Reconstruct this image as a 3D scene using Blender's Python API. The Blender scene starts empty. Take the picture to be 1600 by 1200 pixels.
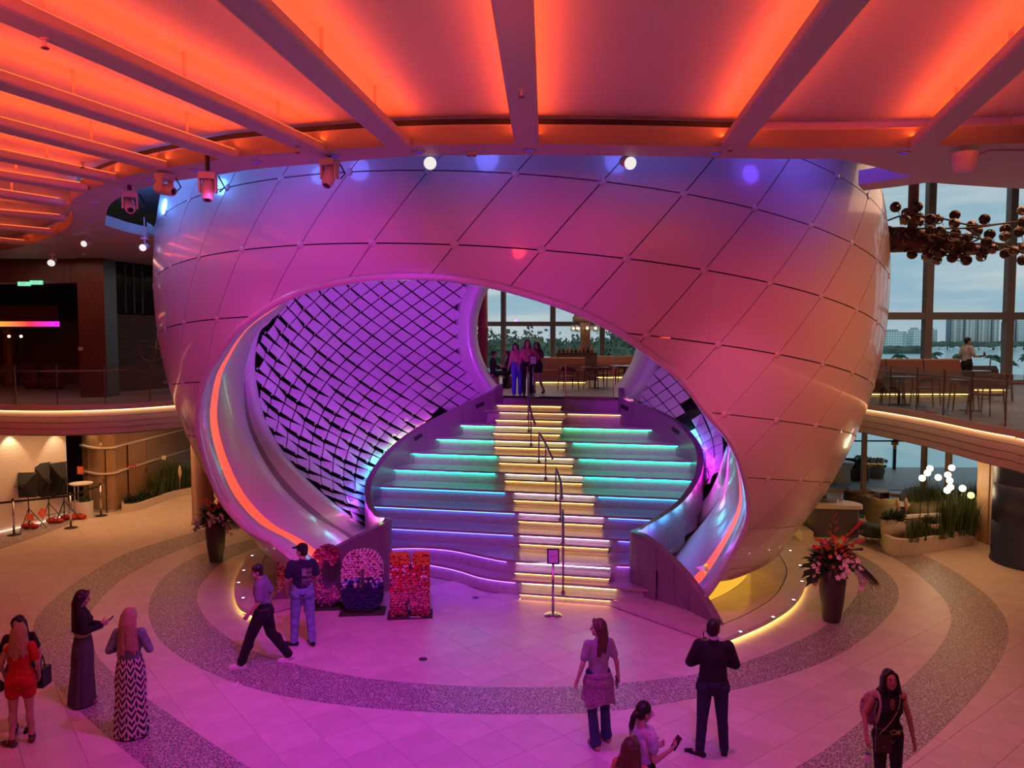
import bpy, bmesh, math, random
import numpy as np
from mathutils import Vector, Matrix
R0 = random.Random(7)
S = bpy.context.scene
COL = S.collection
pi = math.pi
rad = math.radians

# ------------------------------------------------------------------ camera
EYE = 5.45                      # camera height above the lower floor
FPX = 1200.0                    # focal length for a 1600 px wide frame
TILT = math.atan2(70, 1200)
cam_d = bpy.data.cameras.new('camera')
cam_d.sensor_width = 36.0
cam_d.lens = FPX / 1600 * 36
cam_d.clip_start = 0.1
cam_d.clip_end = 8000
cam = bpy.data.objects.new('camera', cam_d)
COL.objects.link(cam)
cam.location = (0, 0, EYE)
cam.rotation_euler = (pi / 2 - TILT, 0, 0)
S.camera = cam
S.view_settings.view_transform = 'Standard'
S.view_settings.look = 'None'
S.view_settings.exposure = 0.0
S.view_settings.gamma = 1.0
S.view_settings.use_curve_mapping = False

# ------------------------------------------------------------------ sky
W = bpy.data.worlds.new('dusk_sky')
S.world = W
W.use_nodes = True
nt = W.node_tree
nt.nodes.clear()
def wn(t, **k):
    n = nt.nodes.new(t)
    for a, b in k.items():
        setattr(n, a, b)
    return n
tc = wn('ShaderNodeTexCoord')
sep = wn('ShaderNodeSeparateXYZ')
nt.links.new(tc.outputs['Generated'], sep.inputs[0])
rampz = wn('ShaderNodeValToRGB')
nt.links.new(sep.outputs['Z'], rampz.inputs[0])
cr = rampz.color_ramp
cr.elements[0].position = 0.0
cr.elements[0].color = (0.40, 0.52, 0.60, 1)
cr.elements[1].position = 0.5
cr.elements[1].color = (0.36, 0.52, 0.60, 1)
e = cr.elements.new(0.05); e.color = (0.33, 0.51, 0.62, 1)
mp = wn('ShaderNodeMapping')
mp.inputs['Scale'].default_value = (4, 4, 26)
nt.links.new(tc.outputs['Generated'], mp.inputs[0])
nz = wn('ShaderNodeTexNoise')
nz.inputs['Scale'].default_value = 1.6
nz.inputs['Detail'].default_value = 7
nt.links.new(mp.outputs[0], nz.inputs['Vector'])
rc = wn('ShaderNodeValToRGB')
rc.color_ramp.elements[0].position = 0.42
rc.color_ramp.elements[0].color = (0, 0, 0, 1)
rc.color_ramp.elements[1].position = 0.72
rc.color_ramp.elements[1].color = (1, 1, 1, 1)
nt.links.new(nz.outputs['Fac'], rc.inputs[0])
mx = wn('ShaderNodeMixRGB')
nt.links.new(rc.outputs[0], mx.inputs[0])
nt.links.new(rampz.outputs[0], mx.inputs[1])
mx.inputs[2].default_value = (0.62, 0.68, 0.70, 1)
bgn = wn('ShaderNodeBackground')
bgn.inputs['Strength'].default_value = 0.95
nt.links.new(mx.outputs[0], bgn.inputs[0])
wo = wn('ShaderNodeOutputWorld')
nt.links.new(bgn.outputs[0], wo.inputs[0])

# ------------------------------------------------------------------ room lights
def light(kind, name, loc, target, color, power, **k):
    d = bpy.data.lights.new(name, kind)
    d.color = color
    d.energy = power
    for a, b in k.items():
        setattr(d, a, b)
    o = bpy.data.objects.new(name, d)
    COL.objects.link(o)
    o.location = loc
    if target is not None:
        v = Vector(target) - Vector(loc)
        o.rotation_euler = v.to_track_quat('-Z', 'Y').to_euler()
    return o
MAG = (0.50, 0.012, 1.0)
PINK = (1.0, 0.10, 0.55)
RED = (1.0, 0.082, 0.014)
WARM = (1.0, 0.46, 0.17)
# magenta stage wash thrown on the floor from the moving heads in the soffit
light('SPOT', 'wash_spot', (-1.5, 9.0, 7.6), (-1.8, 12.2, 0), MAG, 1300, spot_size=rad(85), spot_blend=0.9, shadow_soft_size=0.12)
light('SPOT', 'wash_spot', (1.5, 3.0, 7.6), (0.0, 9.6, 0), MAG, 1250, spot_size=rad(64), spot_blend=1.0, shadow_soft_size=0.15)
light('SPOT', 'wash_spot', (-3.6, 9.6, 7.6), (-5.5, 13.5, 0), PINK, 420, spot_size=rad(75), spot_blend=1.0, shadow_soft_size=0.12)
light('SPOT', 'wash_spot', (3.0, 9.0, 7.6), (5.2, 12.0, 0), (1.0, 0.14, 0.5), 640, spot_size=rad(75), spot_blend=1.0, shadow_soft_size=0.12)
# magenta spots on the sphere
light('SPOT', 'sphere_spot', (-4.0, 1.0, 3.4), (-2.9, 11.9, 6.3), (0.62, 0.004, 0.95), 2500, spot_size=rad(24), spot_blend=1.0, shadow_soft_size=0.2)
light('SPOT', 'sphere_spot', (1.0, 1.0, 3.4), (0.4, 11.2, 6.3), (0.62, 0.004, 0.90), 1000, spot_size=rad(20), spot_blend=1.0, shadow_soft_size=0.2)
light('SPOT', 'sphere_spot', (-7.0, 4.5, 4.0), (-6.3, 14.4, 6.0), (0.66, 0.006, 0.80), 800, spot_size=rad(40), spot_blend=1.0, shadow_soft_size=0.2)
light('SPOT', 'sphere_spot', (3.2, 1.5, 3.6), (3.1, 12.0, 5.2), (0.9, 0.03, 0.36), 700, spot_size=rad(24), spot_blend=1.0, shadow_soft_size=0.2)
# blue lamps above the soffit ring, grazing the crown of the sphere
for x_, y_, z_, t_, p_ in ((-6.6, 12.6, 8.9, (-6.0, 14.2, 8.2), 60), (-3.6, 10.4, 8.85, (-2.8, 12.0, 8.3), 60), (-0.6, 9.9, 8.85, (-0.4, 11.4, 8.4), 60), (2.2, 10.0, 8.85, (2.0, 11.6, 8.4), 55), (5.0, 11.3, 8.85, (4.6, 13.0, 8.4), 40)):
    light('SPOT', 'crown_spot', (x_, y_, z_), t_, (0.13, 0.16, 1.0), p_ * 0.8, spot_size=rad(120), spot_blend=1.0, shadow_soft_size=0.25)
light('POINT', 'recess_lamp', (-6.9, 13.2, 8.7), None, (0.10, 0.32, 1.0), 75, shadow_soft_size=0.2)
light('POINT', 'recess_lamp', (-4.6, 10.9, 8.8), None, (0.10, 0.22, 1.0), 30, shadow_soft_size=0.2)
light('POINT', 'recess_lamp', (5.2, 11.4, 8.7), None, (0.16, 0.06, 1.0), 30, shadow_soft_size=0.2)
light('POINT', 'recess_lamp', (-8.7, 17.0, 8.6), None, (0.10, 0.30, 1.0), 60, shadow_soft_size=0.2)
# added red spots on the sphere's brow, standing in for the cove glow
for x_ in (-4.5, 0.0, 4.0):
    light('SPOT', 'brow_fill', (x_ * .8, 4.5, 7.6), (x_, 11.6, 7.3), (1.0, 0.03, 0.04), 190, spot_size=rad(52), spot_blend=1.0, shadow_soft_size=0.3)
# amber on the right flank
light('SPOT', 'amber_spot', (11.5, 8.5, 7.4), (6.6, 15.0, 5.4), (1.0, 0.30, 0.13), 1250, spot_size=rad(60), spot_blend=1.0, shadow_soft_size=0.25)
light('SPOT', 'amber_spot', (6.0, 6.0, 7.4), (4.8, 13.0, 4.5), (1.0, 0.11, 0.05), 560, spot_size=rad(50), spot_blend=1.0, shadow_soft_size=0.25)
# added violet spots inside the sphere, brightening the tiled wall
light('SPOT', 'tile_fill', (0.4, 13.2, 7.3), (-4.2, 21.5, 5.2), (0.55, 0.025, 1.0), 3000, spot_size=rad(64), spot_blend=0.8, shadow_soft_size=0.2)
light('SPOT', 'tile_fill', (-1.0, 13.2, 7.3), (5.2, 20.5, 3.6), (0.55, 0.025, 1.0), 1500, spot_size=rad(46), spot_blend=0.8, shadow_soft_size=0.2)
# warm down-lighting of the lower side rooms and the upper terraces
def area(name, loc, sx, sy, color, power):
    return light('AREA', name, loc, (loc[0], loc[1] + 1e-4, loc[2] - 1), color, power, shape='RECTANGLE', size=sx, size_y=sy)
area('left_room_light', (-10.8, 22.8, 2.9), 3.5, 2.0, WARM, 58)
area('left_room_light', (-12.4, 21.6, 2.9), 2.0, 1.0, WARM, 40)
area('left_room_light', (-10.4, 25.6, 2.9), 2.0, 2.0, WARM, 45)
area('right_room_light', (11.6, 20.0, 2.9), 2.5, 5.0, WARM, 80)
area('right_room_light', (10.8, 15.5, 2.9), 1.0, 4.0, WARM, 28)
area('rear_terrace_light', (1.5, 32, 9.0), 8, 8, (1.0, 0.62, 0.42), 260)
area('right_terrace_light', (14, 21, 10.5), 6, 8, (1.0, 0.60, 0.40), 260)
area('left_terrace_light', (-12.5, 21.3, 7.7), 4, 1.0, (1.0, 0.45, 0.35), 30)
for x_, y_ in ((-14.35, 21.75), (-13.75, 23.1)):
    light('SPOT', 'wall_washer', (x_ + .25, y_ - .1, 2.9), (x_ - .05, y_ + .05, 1.2), (1.0, 0.62, 0.3), 45, spot_size=rad(75), spot_blend=0.5, shadow_soft_size=0.03)
light('SPOT', 'wall_washer', (-13.3, 23.9, 2.9), (-13.35, 24.2, 1.0), (1.0, 0.6, 0.25), 40, spot_size=rad(80), spot_blend=0.5, shadow_soft_size=0.03)
# ------------------------------------------------------------------ measuring helpers
_c, _s = math.cos(TILT), math.sin(TILT)
def ray(px, py):
    a = (px - 800) / FPX
    b = (600 - py) / FPX
    return np.array([a, _c + b * _s, -_s + b * _c])
def fl(px, py, z=0.0):
    r = ray(px, py)
    t = (z - EYE) / r[2]
    return (t * r[0], t * r[1], z)
def at(px, py, Y):
    r = ray(px, py)
    t = Y / r[1]
    return (t * r[0], Y, EYE + t * r[2])
def onell(px, py, C, R, far=False):
    r = ray(px, py) / R
    o = (np.array([0, 0, EYE]) - C) / R
    A = r @ r; B = 2 * r @ o; D = max(0.0, B * B - 4 * A * (o @ o - 1))
    t = (-B + (1 if far else -1) * math.sqrt(D)) / (2 * A)
    return np.array([0, 0, EYE]) + t * ray(px, py)
def spline(P, n, closed=False):
    P = [np.array(p, float) for p in P]
    m = len(P)
    out = []
    segs = m if closed else m - 1
    per = max(1, n // segs)
    for i in range(segs):
        if closed:
            p0, p1, p2, p3 = P[(i - 1) % m], P[i], P[(i + 1) % m], P[(i + 2) % m]
        else:
            p1, p2 = P[i], P[i + 1]
            p0 = P[i - 1] if i > 0 else 2 * p1 - p2
            p3 = P[i + 2] if i + 2 < m else 2 * p2 - p1
        for k in range(per):
            t = k / per
            out.append(0.5 * ((2 * p1) + (-p0 + p2) * t + (2 * p0 - 5 * p1 + 4 * p2 - p3) * t * t + (-p0 + 3 * p1 - 3 * p2 + p3) * t ** 3))
    if not closed:
        out.append(P[-1])
    return out
def lerp(a, b, t):
    return tuple(x + (y - x) * t for x, y in zip(a, b))

# ------------------------------------------------------------------ mesh builder
class MB:
    def __init__(s):
        s.v = []; s.f = []; s.m = []; s.cur = 0
    def add(s, vs, fs):
        o = len(s.v)
        s.v += [tuple(map(float, p)) for p in vs]
        s.f += [tuple(i + o for i in q) for q in fs]
        s.m += [s.cur] * len(fs)
        return s
    def mat(s, i):
        s.cur = i
        return s
    def box(s, c, d, rz=0, M=None):
        x, y, z = d[0] / 2, d[1] / 2, d[2] / 2
        vs = [(sx * x, sy * y, sz * z) for sz in (-1, 1) for sy in (-1, 1) for sx in (-1, 1)]
        ca, sa = math.cos(rz), math.sin(rz)
        if M is not None:
            vs = [tuple(M @ Vector(p)) for p in vs]
        else:
            vs = [(a * ca - b * sa, a * sa + b * ca, q) for a, b, q in vs]
        vs = [(a + c[0], b + c[1], q + c[2]) for a, b, q in vs]
        return s.add(vs, [(0, 2, 3, 1), (4, 5, 7, 6), (0, 1, 5, 4), (2, 6, 7, 3), (0, 4, 6, 2), (1, 3, 7, 5)])
    def bar(s, p0, p1, w, h):
        p0 = Vector(p0); p1 = Vector(p1)
        d = (p1 - p0)
        L = d.length
        q = d.to_track_quat('X', 'Z').to_matrix()
        c = (p0 + p1) / 2
        return s.box(c, (L, w, h), M=q)
    def tube(s, pts, r, n=8, cap=True, closed=False):
        pts = [Vector(tuple(map(float, p))) for p in pts]
        m = len(pts)
        rs = r if isinstance(r, (list, tuple)) else [r] * m
        up = None
        vs = []
        for i in range(m):
            a = pts[(i - 1) % m] if (closed or i > 0) else pts[i]
            b = pts[(i + 1) % m] if (closed or i < m - 1) else pts[i]
            t = b - a
            if t.length < 1e-9:
                t = Vector((0, 0, 1))
            t.normalize()
            if up is None:
                up = Vector((0, 0, 1)) if abs(t.z) < 0.9 else Vector((1, 0, 0))
            x = t.cross(up)
            if x.length < 1e-6:
                x = t.orthogonal()
            x.normalize()
            y = x.cross(t); y.normalize()
            up = y
            for k in range(n):
                g = 2 * pi * k / n
                vs.append(pts[i] + (x * math.cos(g) + y * math.sin(g)) * rs[i])
        fs = []
        for i in range(m if closed else m - 1):
            for k in range(n):
                a = i * n + k; b = i * n + (k + 1) % n
                c = ((i + 1) % m) * n + (k + 1) % n; d = ((i + 1) % m) * n + k
                fs.append((a, b, c, d))
        if cap and not closed:
            fs.append(tuple(range(n - 1, -1, -1)))
            fs.append(tuple((m - 1) * n + k for k in range(n)))
        return s.add(vs, fs)
    def sph(s, c, r, nu=10, nv=7, M=None):
        r = (r, r, r) if not isinstance(r, (list, tuple)) else r
        vs = [(0, 0, -r[2])]
        for j in range(1, nv):
            f = -pi / 2 + pi * j / nv
            for i in range(nu):
                t = 2 * pi * i / nu
                vs.append((r[0] * math.cos(f) * math.cos(t), r[1] * math.cos(f) * math.sin(t), r[2] * math.sin(f)))
        vs.append((0, 0, r[2]))
        fs = []
        for i in range(nu):
            fs.append((0, 1 + (i + 1) % nu, 1 + i))
        for j in range(nv - 2):
            for i in range(nu):
                a = 1 + j * nu + i; b = 1 + j * nu + (i + 1) % nu
                fs.append((a, b, b + nu, a + nu))
        l = len(vs) - 1
        for i in range(nu):
            fs.append((l, 1 + (nv - 2) * nu + i, 1 + (nv - 2) * nu + (i + 1) % nu))
        if M is not None:
            vs = [tuple(M @ Vector(p)) for p in vs]
        return s.add([(a + c[0], b + c[1], q + c[2]) for a, b, q in vs], fs)
    def lathe(s, prof, c=(0, 0, 0), n=24, a0=0.0, a1=2 * pi, cap=True):
        full = abs(a1 - a0 - 2 * pi) < 1e-6
        m = n if full else n + 1
        vs = []
        for r, z in prof:
            for i in range(m):
                t = a0 + (a1 - a0) * i / n
                vs.append((c[0] + r * math.cos(t), c[1] + r * math.sin(t), c[2] + z))
        fs = []
        for j in range(len(prof) - 1):
            for i in range(n):
                a = j * m + i; b = j * m + (i + 1) % m
                fs.append((a, b, b + m, a + m))
        if cap and full:
            if prof[0][0] > 1e-5: fs.append(tuple(range(m - 1, -1, -1)))
            if prof[-1][0] > 1e-5: fs.append(tuple((len(prof) - 1) * m + i for i in range(m)))
        return s.add(vs, fs)
    def prism(s, poly, z0, z1, top=None):
        n = len(poly)
        t = top or poly
        vs = [(p[0], p[1], z0) for p in poly] + [(p[0], p[1], z1) for p in t]
        fs = [tuple(range(n - 1, -1, -1)), tuple(range(n, 2 * n))]
        fs += [(i, (i + 1) % n, n + (i + 1) % n, n + i) for i in range(n)]
        return s.add(vs, fs)
    def loft(s, rows, closed=False, wrap=False):
        n = len(rows[0])
        vs = [p for r in rows for p in r]
        fs = []
        J = len(rows)
        for j in range(J if wrap else J - 1):
            for i in range(n if closed else n - 1):
                a = j * n + i; b = j * n + (i + 1) % n
                k = ((j + 1) % J) * n
                fs.append((a, b, k + (i + 1) % n, k + i))
        return s.add(vs, fs)
    def slab(s, A, B, z0, z1):
        """band between two plan polylines, given thickness"""
        rows = [[(p[0], p[1], z1) for p in A], [(p[0], p[1], z1) for p in B], [(p[0], p[1], z0) for p in B], [(p[0], p[1], z0) for p in A]]
        o = len(s.v)
        s.loft(rows, wrap=True)
        n = len(A)
        s.add([rows[k][0] for k in range(4)] + [rows[k][-1] for k in range(4)], [(0, 1, 2, 3), (7, 6, 5, 4)])
        return s

def mesh(name, mb, mats, smooth=False):
    me = bpy.data.meshes.new(name)
    me.from_pydata(mb.v, [], mb.f)
    for m in (mats if isinstance(mats, (list, tuple)) else [mats]):
        me.materials.append(m)
    if any(mb.m):
        me.polygons.foreach_set('material_index', mb.m)
    if smooth:
        me.polygons.foreach_set('use_smooth', [True] * len(me.polygons))
    me.update()
    return me
def attach(o, parent):
    o.parent = parent
    o.matrix_parent_inverse = WORLD[parent.name].inverted()
WORLD = {}
def obj(name, mb, mats, parent=None, smooth=False, kind=None, label=None):
    me = mb if isinstance(mb, bpy.types.Mesh) else mesh(name, mb, mats, smooth)
    o = bpy.data.objects.new(name, me)
    COL.objects.link(o)
    WORLD[o.name] = Matrix.Identity(4)
    if parent is not None:
        attach(o, parent)
    if kind: o['kind'] = kind
    if label: o['label'] = label
    return o
def tag(o, label=None, cat=None, group=None, kind=None):
    if label: o['label'] = label
    if cat: o['category'] = cat
    if group: o['group'] = group
    if kind: o['kind'] = kind
    return o
def thing(name, label, cat, loc=(0, 0, 0), rz=0.0, group=None):
    o = bpy.data.objects.new(name, None)
    o.empty_display_size = 0.1
    COL.objects.link(o)
    loc = tuple(map(float, loc))
    o.location = loc
    o.rotation_euler = (0, 0, rz)
    WORLD[o.name] = Matrix.Translation(loc) @ Matrix.Rotation(rz, 4, 'Z')
    return tag(o, label, cat, group)
def struct(name, mb, mats, smooth=False):
    return obj(name, mb, mats, smooth=smooth, kind='structure')
def dup(root, loc, rz=0.0, label=None, scale=None):
    r = root.copy(); COL.objects.link(r)
    r.location = loc; r.rotation_euler = (0, 0, rz)
    if scale: r.scale = (scale,) * 3
    if label: r['label'] = label
    def rec(a, b):
        for ch in list(a.children):
            c = ch.copy(); COL.objects.link(c); c.parent = b
            rec(ch, c)
    rec(root, r)
    return r

# ------------------------------------------------------------------ materials
MATS = {}
def mat(name, rgb, rough=0.5, metal=0.0, spec=0.5, emit=None, es=0.0, coat=0.0, noise=0.0, nscale=8.0, bump=0.0, bscale=60.0, trans=0.0, alpha=1.0, stretch=(1, 1, 1), rgb2=None):
    if name in MATS: return MATS[name]
    m = bpy.data.materials.new(name)
    m.use_nodes = True
    t = m.node_tree
    b = t.nodes['Principled BSDF']
    b.inputs['Base Color'].default_value = (*rgb, 1)
    b.inputs['Roughness'].default_value = rough
    b.inputs['Metallic'].default_value = metal
    b.inputs['Specular IOR Level'].default_value = spec
    b.inputs['Coat Weight'].default_value = coat
    b.inputs['Coat Roughness'].default_value = 0.06
    b.inputs['Transmission Weight'].default_value = trans
    b.inputs['Alpha'].default_value = alpha
    if emit:
        b.inputs['Emission Color'].default_value = (*emit, 1)
        b.inputs['Emission Strength'].default_value = es
    if noise or bump:
        tcn = t.nodes.new('ShaderNodeTexCoord')
        mpn = t.nodes.new('ShaderNodeMapping')
        mpn.inputs['Scale'].default_value = stretch
        t.links.new(tcn.outputs['Object'], mpn.inputs[0])
    if noise:
        n = t.nodes.new('ShaderNodeTexNoise')
        n.inputs['Scale'].default_value = nscale
        n.inputs['Detail'].default_value = 5
        t.links.new(mpn.outputs[0], n.inputs['Vector'])
        r = t.nodes.new('ShaderNodeValToRGB')
        r.color_ramp.elements[0].position = 0.3
        r.color_ramp.elements[1].position = 0.7
        d = rgb2 or tuple(max(0, c * (1 - noise)) for c in rgb)
        r.color_ramp.elements[0].color = (*d, 1)
        r.color_ramp.elements[1].color = (*(rgb if rgb2 else tuple(min(1, c * (1 + noise * 0.6)) for c in rgb)), 1)
        t.links.new(n.outputs['Fac'], r.inputs[0])
        t.links.new(r.outputs[0], b.inputs['Base Color'])
    if bump:
        n2 = t.nodes.new('ShaderNodeTexNoise')
        n2.inputs['Scale'].default_value = bscale
        n2.inputs['Detail'].default_value = 3
        t.links.new(mpn.outputs[0], n2.inputs['Vector'])
        bp = t.nodes.new('ShaderNodeBump')
        bp.inputs['Strength'].default_value = bump
        bp.inputs['Distance'].default_value = 0.02
        t.links.new(n2.outputs['Fac'], bp.inputs['Height'])
        t.links.new(bp.outputs[0], b.inputs['Normal'])
    MATS[name] = m
    return m
def glow(name, rgb, s):
    return mat(name, (0.02, 0.02, 0.02), emit=rgb, es=s)
def glass(name, tint=(1, 1, 1), refl=0.06):
    if name in MATS: return MATS[name]
    m = bpy.data.materials.new(name); m.use_nodes = True
    t = m.node_tree; t.nodes.clear()
    a = t.nodes.new('ShaderNodeBsdfTransparent'); a.inputs[0].default_value = (*tint, 1)
    g = t.nodes.new('ShaderNodeBsdfGlossy'); g.inputs['Roughness'].default_value = 0.02
    fr = t.nodes.new('ShaderNodeLayerWeight'); fr.inputs[0].default_value = 0.25
    mm = t.nodes.new('ShaderNodeMath'); mm.operation = 'MULTIPLY_ADD'
    mm.inputs[1].default_value = 0.35; mm.inputs[2].default_value = refl
    mixs = t.nodes.new('ShaderNodeMixShader')
    o = t.nodes.new('ShaderNodeOutputMaterial')
    t.links.new(fr.outputs['Fresnel'], mm.inputs[0])
    t.links.new(mm.outputs[0], mixs.inputs[0])
    t.links.new(a.outputs[0], mixs.inputs[1]); t.links.new(g.outputs[0], mixs.inputs[2])
    t.links.new(mixs.outputs[0], o.inputs[0])
    MATS[name] = m
    return m
def brick_mat(name, c1, c2, rough, scale, squash=(1, 1, 1), mode='voronoi', lo=0.0, hi=0.12, bump=0.3):
    """crazed stone mosaic: pale joints between dark cells, as flat relief"""
    m = bpy.data.materials.new(name); m.use_nodes = True
    t = m.node_tree; b = t.nodes['Principled BSDF']
    tcn = t.nodes.new('ShaderNodeTexCoord')
    v = t.nodes.new('ShaderNodeTexVoronoi'); v.feature = 'DISTANCE_TO_EDGE'
    v.inputs['Scale'].default_value = scale
    t.links.new(tcn.outputs['Object'], v.inputs['Vector'])
    r = t.nodes.new('ShaderNodeValToRGB')
    r.color_ramp.elements[0].position = lo; r.color_ramp.elements[0].color = (*c1, 1)
    r.color_ramp.elements[1].position = hi; r.color_ramp.elements[1].color = (*c2, 1)
    t.links.new(v.outputs['Distance'], r.inputs[0])
    t.links.new(r.outputs[0], b.inputs['Base Color'])
    b.inputs['Roughness'].default_value = rough
    MATS[name] = m
    return m
WHITE = mat('white_paint', (0.72, 0.70, 0.69), 0.5)
PEARL = mat('pearl_lacquer', (0.60, 0.54, 0.51), 0.30, coat=0.5, spec=0.5)
DARK = mat('dark_backing', (0.008, 0.007, 0.008), 0.6)
STONE = mat('beige_stone', (0.62, 0.54, 0.48), 0.42, noise=0.16, nscale=1.6, spec=0.4)
STONE2 = mat('beige_stone_polished', (0.55, 0.47, 0.43), 0.12, noise=0.12, nscale=2.0, spec=0.5)
MOSAIC = brick_mat('crazed_mosaic', (0.56, 0.50, 0.50), (0.13, 0.10, 0.11), 0.4, 21.0, lo=0.03, hi=0.16)
CHROME = mat('brushed_steel', (0.60, 0.58, 0.58), 0.25, 1.0)
BLACK = mat('black_plastic', (0.012, 0.012, 0.014), 0.4)
CEIL = mat('ceiling_paint', (0.66, 0.62, 0.60), 0.6)
# ================================================================== SHELL
DECK = 3.75
# ---- floor
FLOORM = mat('floor_stone', (0.66, 0.57, 0.52), 0.36, noise=0.10, nscale=2.2, spec=0.45)
floor = struct('floor', MB().box((0, 14.5, -0.17), (48, 33, 0.3)), mat('floor_joint', (0.50, 0.43, 0.40), 0.7))
def inpoly(x, y, P):
    c = False
    n = len(P)
    for i in range(n):
        x1, y1 = P[i][0], P[i][1]; x2, y2 = P[i - 1][0], P[i - 1][1]
        if (y1 > y) != (y2 > y) and x < (x2 - x1) * (y - y1) / (y2 - y1) + x1:
            c = not c
    return c
TS, TA = 0.66, rad(38)
cells = []
for i in range(-60, 60):
    for j in range(-60, 60):
        x = TS * (i * math.cos(TA) - j * math.sin(TA)); y = 16 + TS * (i * math.sin(TA) + j * math.cos(TA))
        if not (-19 < x < 19 and 7.0 < y < 30): continue
        if abs(x) > 0.70 * y + 1.2: continue
        if (x - 0.2) ** 2 + (y - 19.6) ** 2 < 3.3 ** 2: continue
        cells.append((y + abs(x) * 0.2, x, y))
cells.sort()
tile_me = []
for k in range(4):
    h = TS / 2 - 0.0015
    v = [(-h, -h), (h, -h), (h, h), (-h, h)]
    b = MB()
    b.add([(x, y, -0.02) for x, y in v] + [(x, y, -0.002) for x, y in v] + [(x * .992, y * .992, 0) for x, y in v],
          [(8, 9, 10, 11)] + [(i, (i + 1) % 4, 4 + (i + 1) % 4, 4 + i) for i in range(4)] + [(4 + i, 4 + (i + 1) % 4, 8 + (i + 1) % 4, 8 + i) for i in range(4)])
    g = 1 + (k - 1.5) * 0.035
    tile_me.append(mesh('tile', b, mat('floor_stone_%d' % k, (0.64 * g, 0.555 * g, 0.51 * g), 0.36 + 0.02 * k, noise=0.10, nscale=2.0 + k * .3, spec=0.45)))
rest = MB()
for n, (d, x, y) in enumerate(cells):
    if n < 300:
        o = bpy.data.objects.new('tile', tile_me[(n * 7 + int(x * 3)) % 4])
        COL.objects.link(o)
        o.parent = floor
        o.location = (x, y, 0); o.rotation_euler = (0, 0, TA)
    else:
        h = TS / 2 - 0.0015
        ca, sa = math.cos(TA), math.sin(TA)
        v = [(x + a * ca - b * sa, y + a * sa + b * ca) for a, b in ((-h, -h), (h, -h), (h, h), (-h, h))]
        rest.add([(p[0], p[1], 0) for p in v] + [(p[0], p[1], -.02) for p in v], [(0, 1, 2, 3)] + [(4 + i, 4 + (i + 1) % 4, (i + 1) % 4, i) for i in range(4)])
obj('far_tiles', rest, FLOORM, floor, kind='stuff')
# ---- mosaic bands laid in the floor (plan outlines measured on the floor plane)
def floorpts(L): return [fl(x, y)[:2] for x, y in L]
bandB_out = [(420, 836), (372, 848), (310, 868), (258, 900), (233, 942), (240, 985), (272, 1020), (330, 1052), (400, 1077), (500, 1097), (640, 1111), (800, 1116), (950, 1111), (1080, 1092), (1200, 1064), (1300, 1028), (1365, 985), (1400, 945), (1402, 915), (1380, 890), (1345, 868), (1300, 850)]
bandB_in = [(440, 846), (410, 853), (355, 875), (322, 903), (308, 930), (316, 958), (340, 984), (382, 1011), (450, 1035), (560, 1058), (680, 1070), (800, 1074), (925, 1071), (1080, 1055), (1180, 1029), (1260, 995), (1305, 968), (1332, 940), (1342, 915), (1332, 893), (1305, 872), (1270, 858)]
bandA_out = [(390, 800), (330, 823), (264, 843), (192, 867), (120, 909), (70, 949), (51, 985), (66, 1040), (114, 1100), (168, 1150), (222, 1195), (300, 1255), (420, 1320), (620, 1375), (830, 1392), (1050, 1375), (1230, 1310), (1410, 1194), (1520, 1090), (1568, 1020), (1575, 980), (1552, 940), (1500, 898), (1440, 866), (1380, 845)]
bandA_in = [(400, 815), (360, 828), (310, 848), (250, 872), (190, 905), (147, 948), (135, 978), (150, 1020), (178, 1052), (234, 1094), (300, 1140), (384, 1196), (460, 1235), (580, 1272), (700, 1290), (830, 1298), (1000, 1285), (1140, 1245), (1250, 1196), (1330, 1140), (1425, 1058), (1475, 1000), (1486, 960), (1466, 925), (1425, 890), (1388, 868), (1340, 850)]
def band(a, b):
    A = spline(floorpts(a), 140); B = spline(floorpts(b), 140)
    n = 150
    def rs(P):
        d = [0]
        for i in range(1, len(P)): d.append(d[-1] + float(np.linalg.norm(P[i] - P[i - 1])))
        o = []
        for k in range(n):
            t = d[-1] * k / (n - 1)
            i = max(1, min(len(P) - 1, int(np.searchsorted(d, t))))
            f = (t - d[i - 1]) / max(1e-9, d[i] - d[i - 1])
            o.append(P[i - 1] + (P[i] - P[i - 1]) * f)
        return o
    m = MB(); m.slab(rs(A), rs(B), -0.01, 0.004)
    return m
struct('trim_1', band(bandA_out, bandA_in), MOSAIC)
struct('trim_2', band(bandB_out, bandB_in), MOSAIC)
c3 = floorpts([(-60, 846), (0, 834), (70, 815), (108, 803), (124, 806), (112, 818), (60, 838), (0, 858), (-60, 876)])
m = MB(); m.prism(c3, -0.01, 0.004)
struct('trim_3', m, MOSAIC)

# ---- upper deck slab with the opening for the hall
def dk(px, py): return fl(px, py, DECK)[:2]
edge_right = [(9.9, -4.0), (9.75, 6.0), dk(1640, 680), dk(1600, 672), dk(1540, 662), dk(1450, 645), dk(1365, 632), (9.0, 21.6), (8.0, 23.4), (6.4, 24.8)]
edge_right = [tuple(p) for p in spline(edge_right, 60)]
edge_left = [(-7.2, 24.4), (-8.4, 22.4), dk(262, 626), dk(200, 630), dk(130, 632.5), dk(60, 633), dk(0, 632), dk(-120, 628), (-22, 20.6)]
edge_left = [tuple(p) for p in spline(edge_left, 60)]
n12 = (math.sin(rad(12)), math.cos(rad(12))); w12 = (math.cos(rad(12)), -math.sin(rad(12)))
def SW(s, w): return (s * n12[0] + w * w12[0], s * n12[1] + w * w12[1])
S_K = [15.3, 15.95, 16.42, 16.97, 17.68, 18.40, 19.10, 19.78, 20.33, 20.82, 21.35, 21.9]
RISE = DECK / 11
land = [(3.5, 25.4), SW(21.9, -1.15), SW(21.9, -5.35), (-.5, 25.6)]
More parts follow.
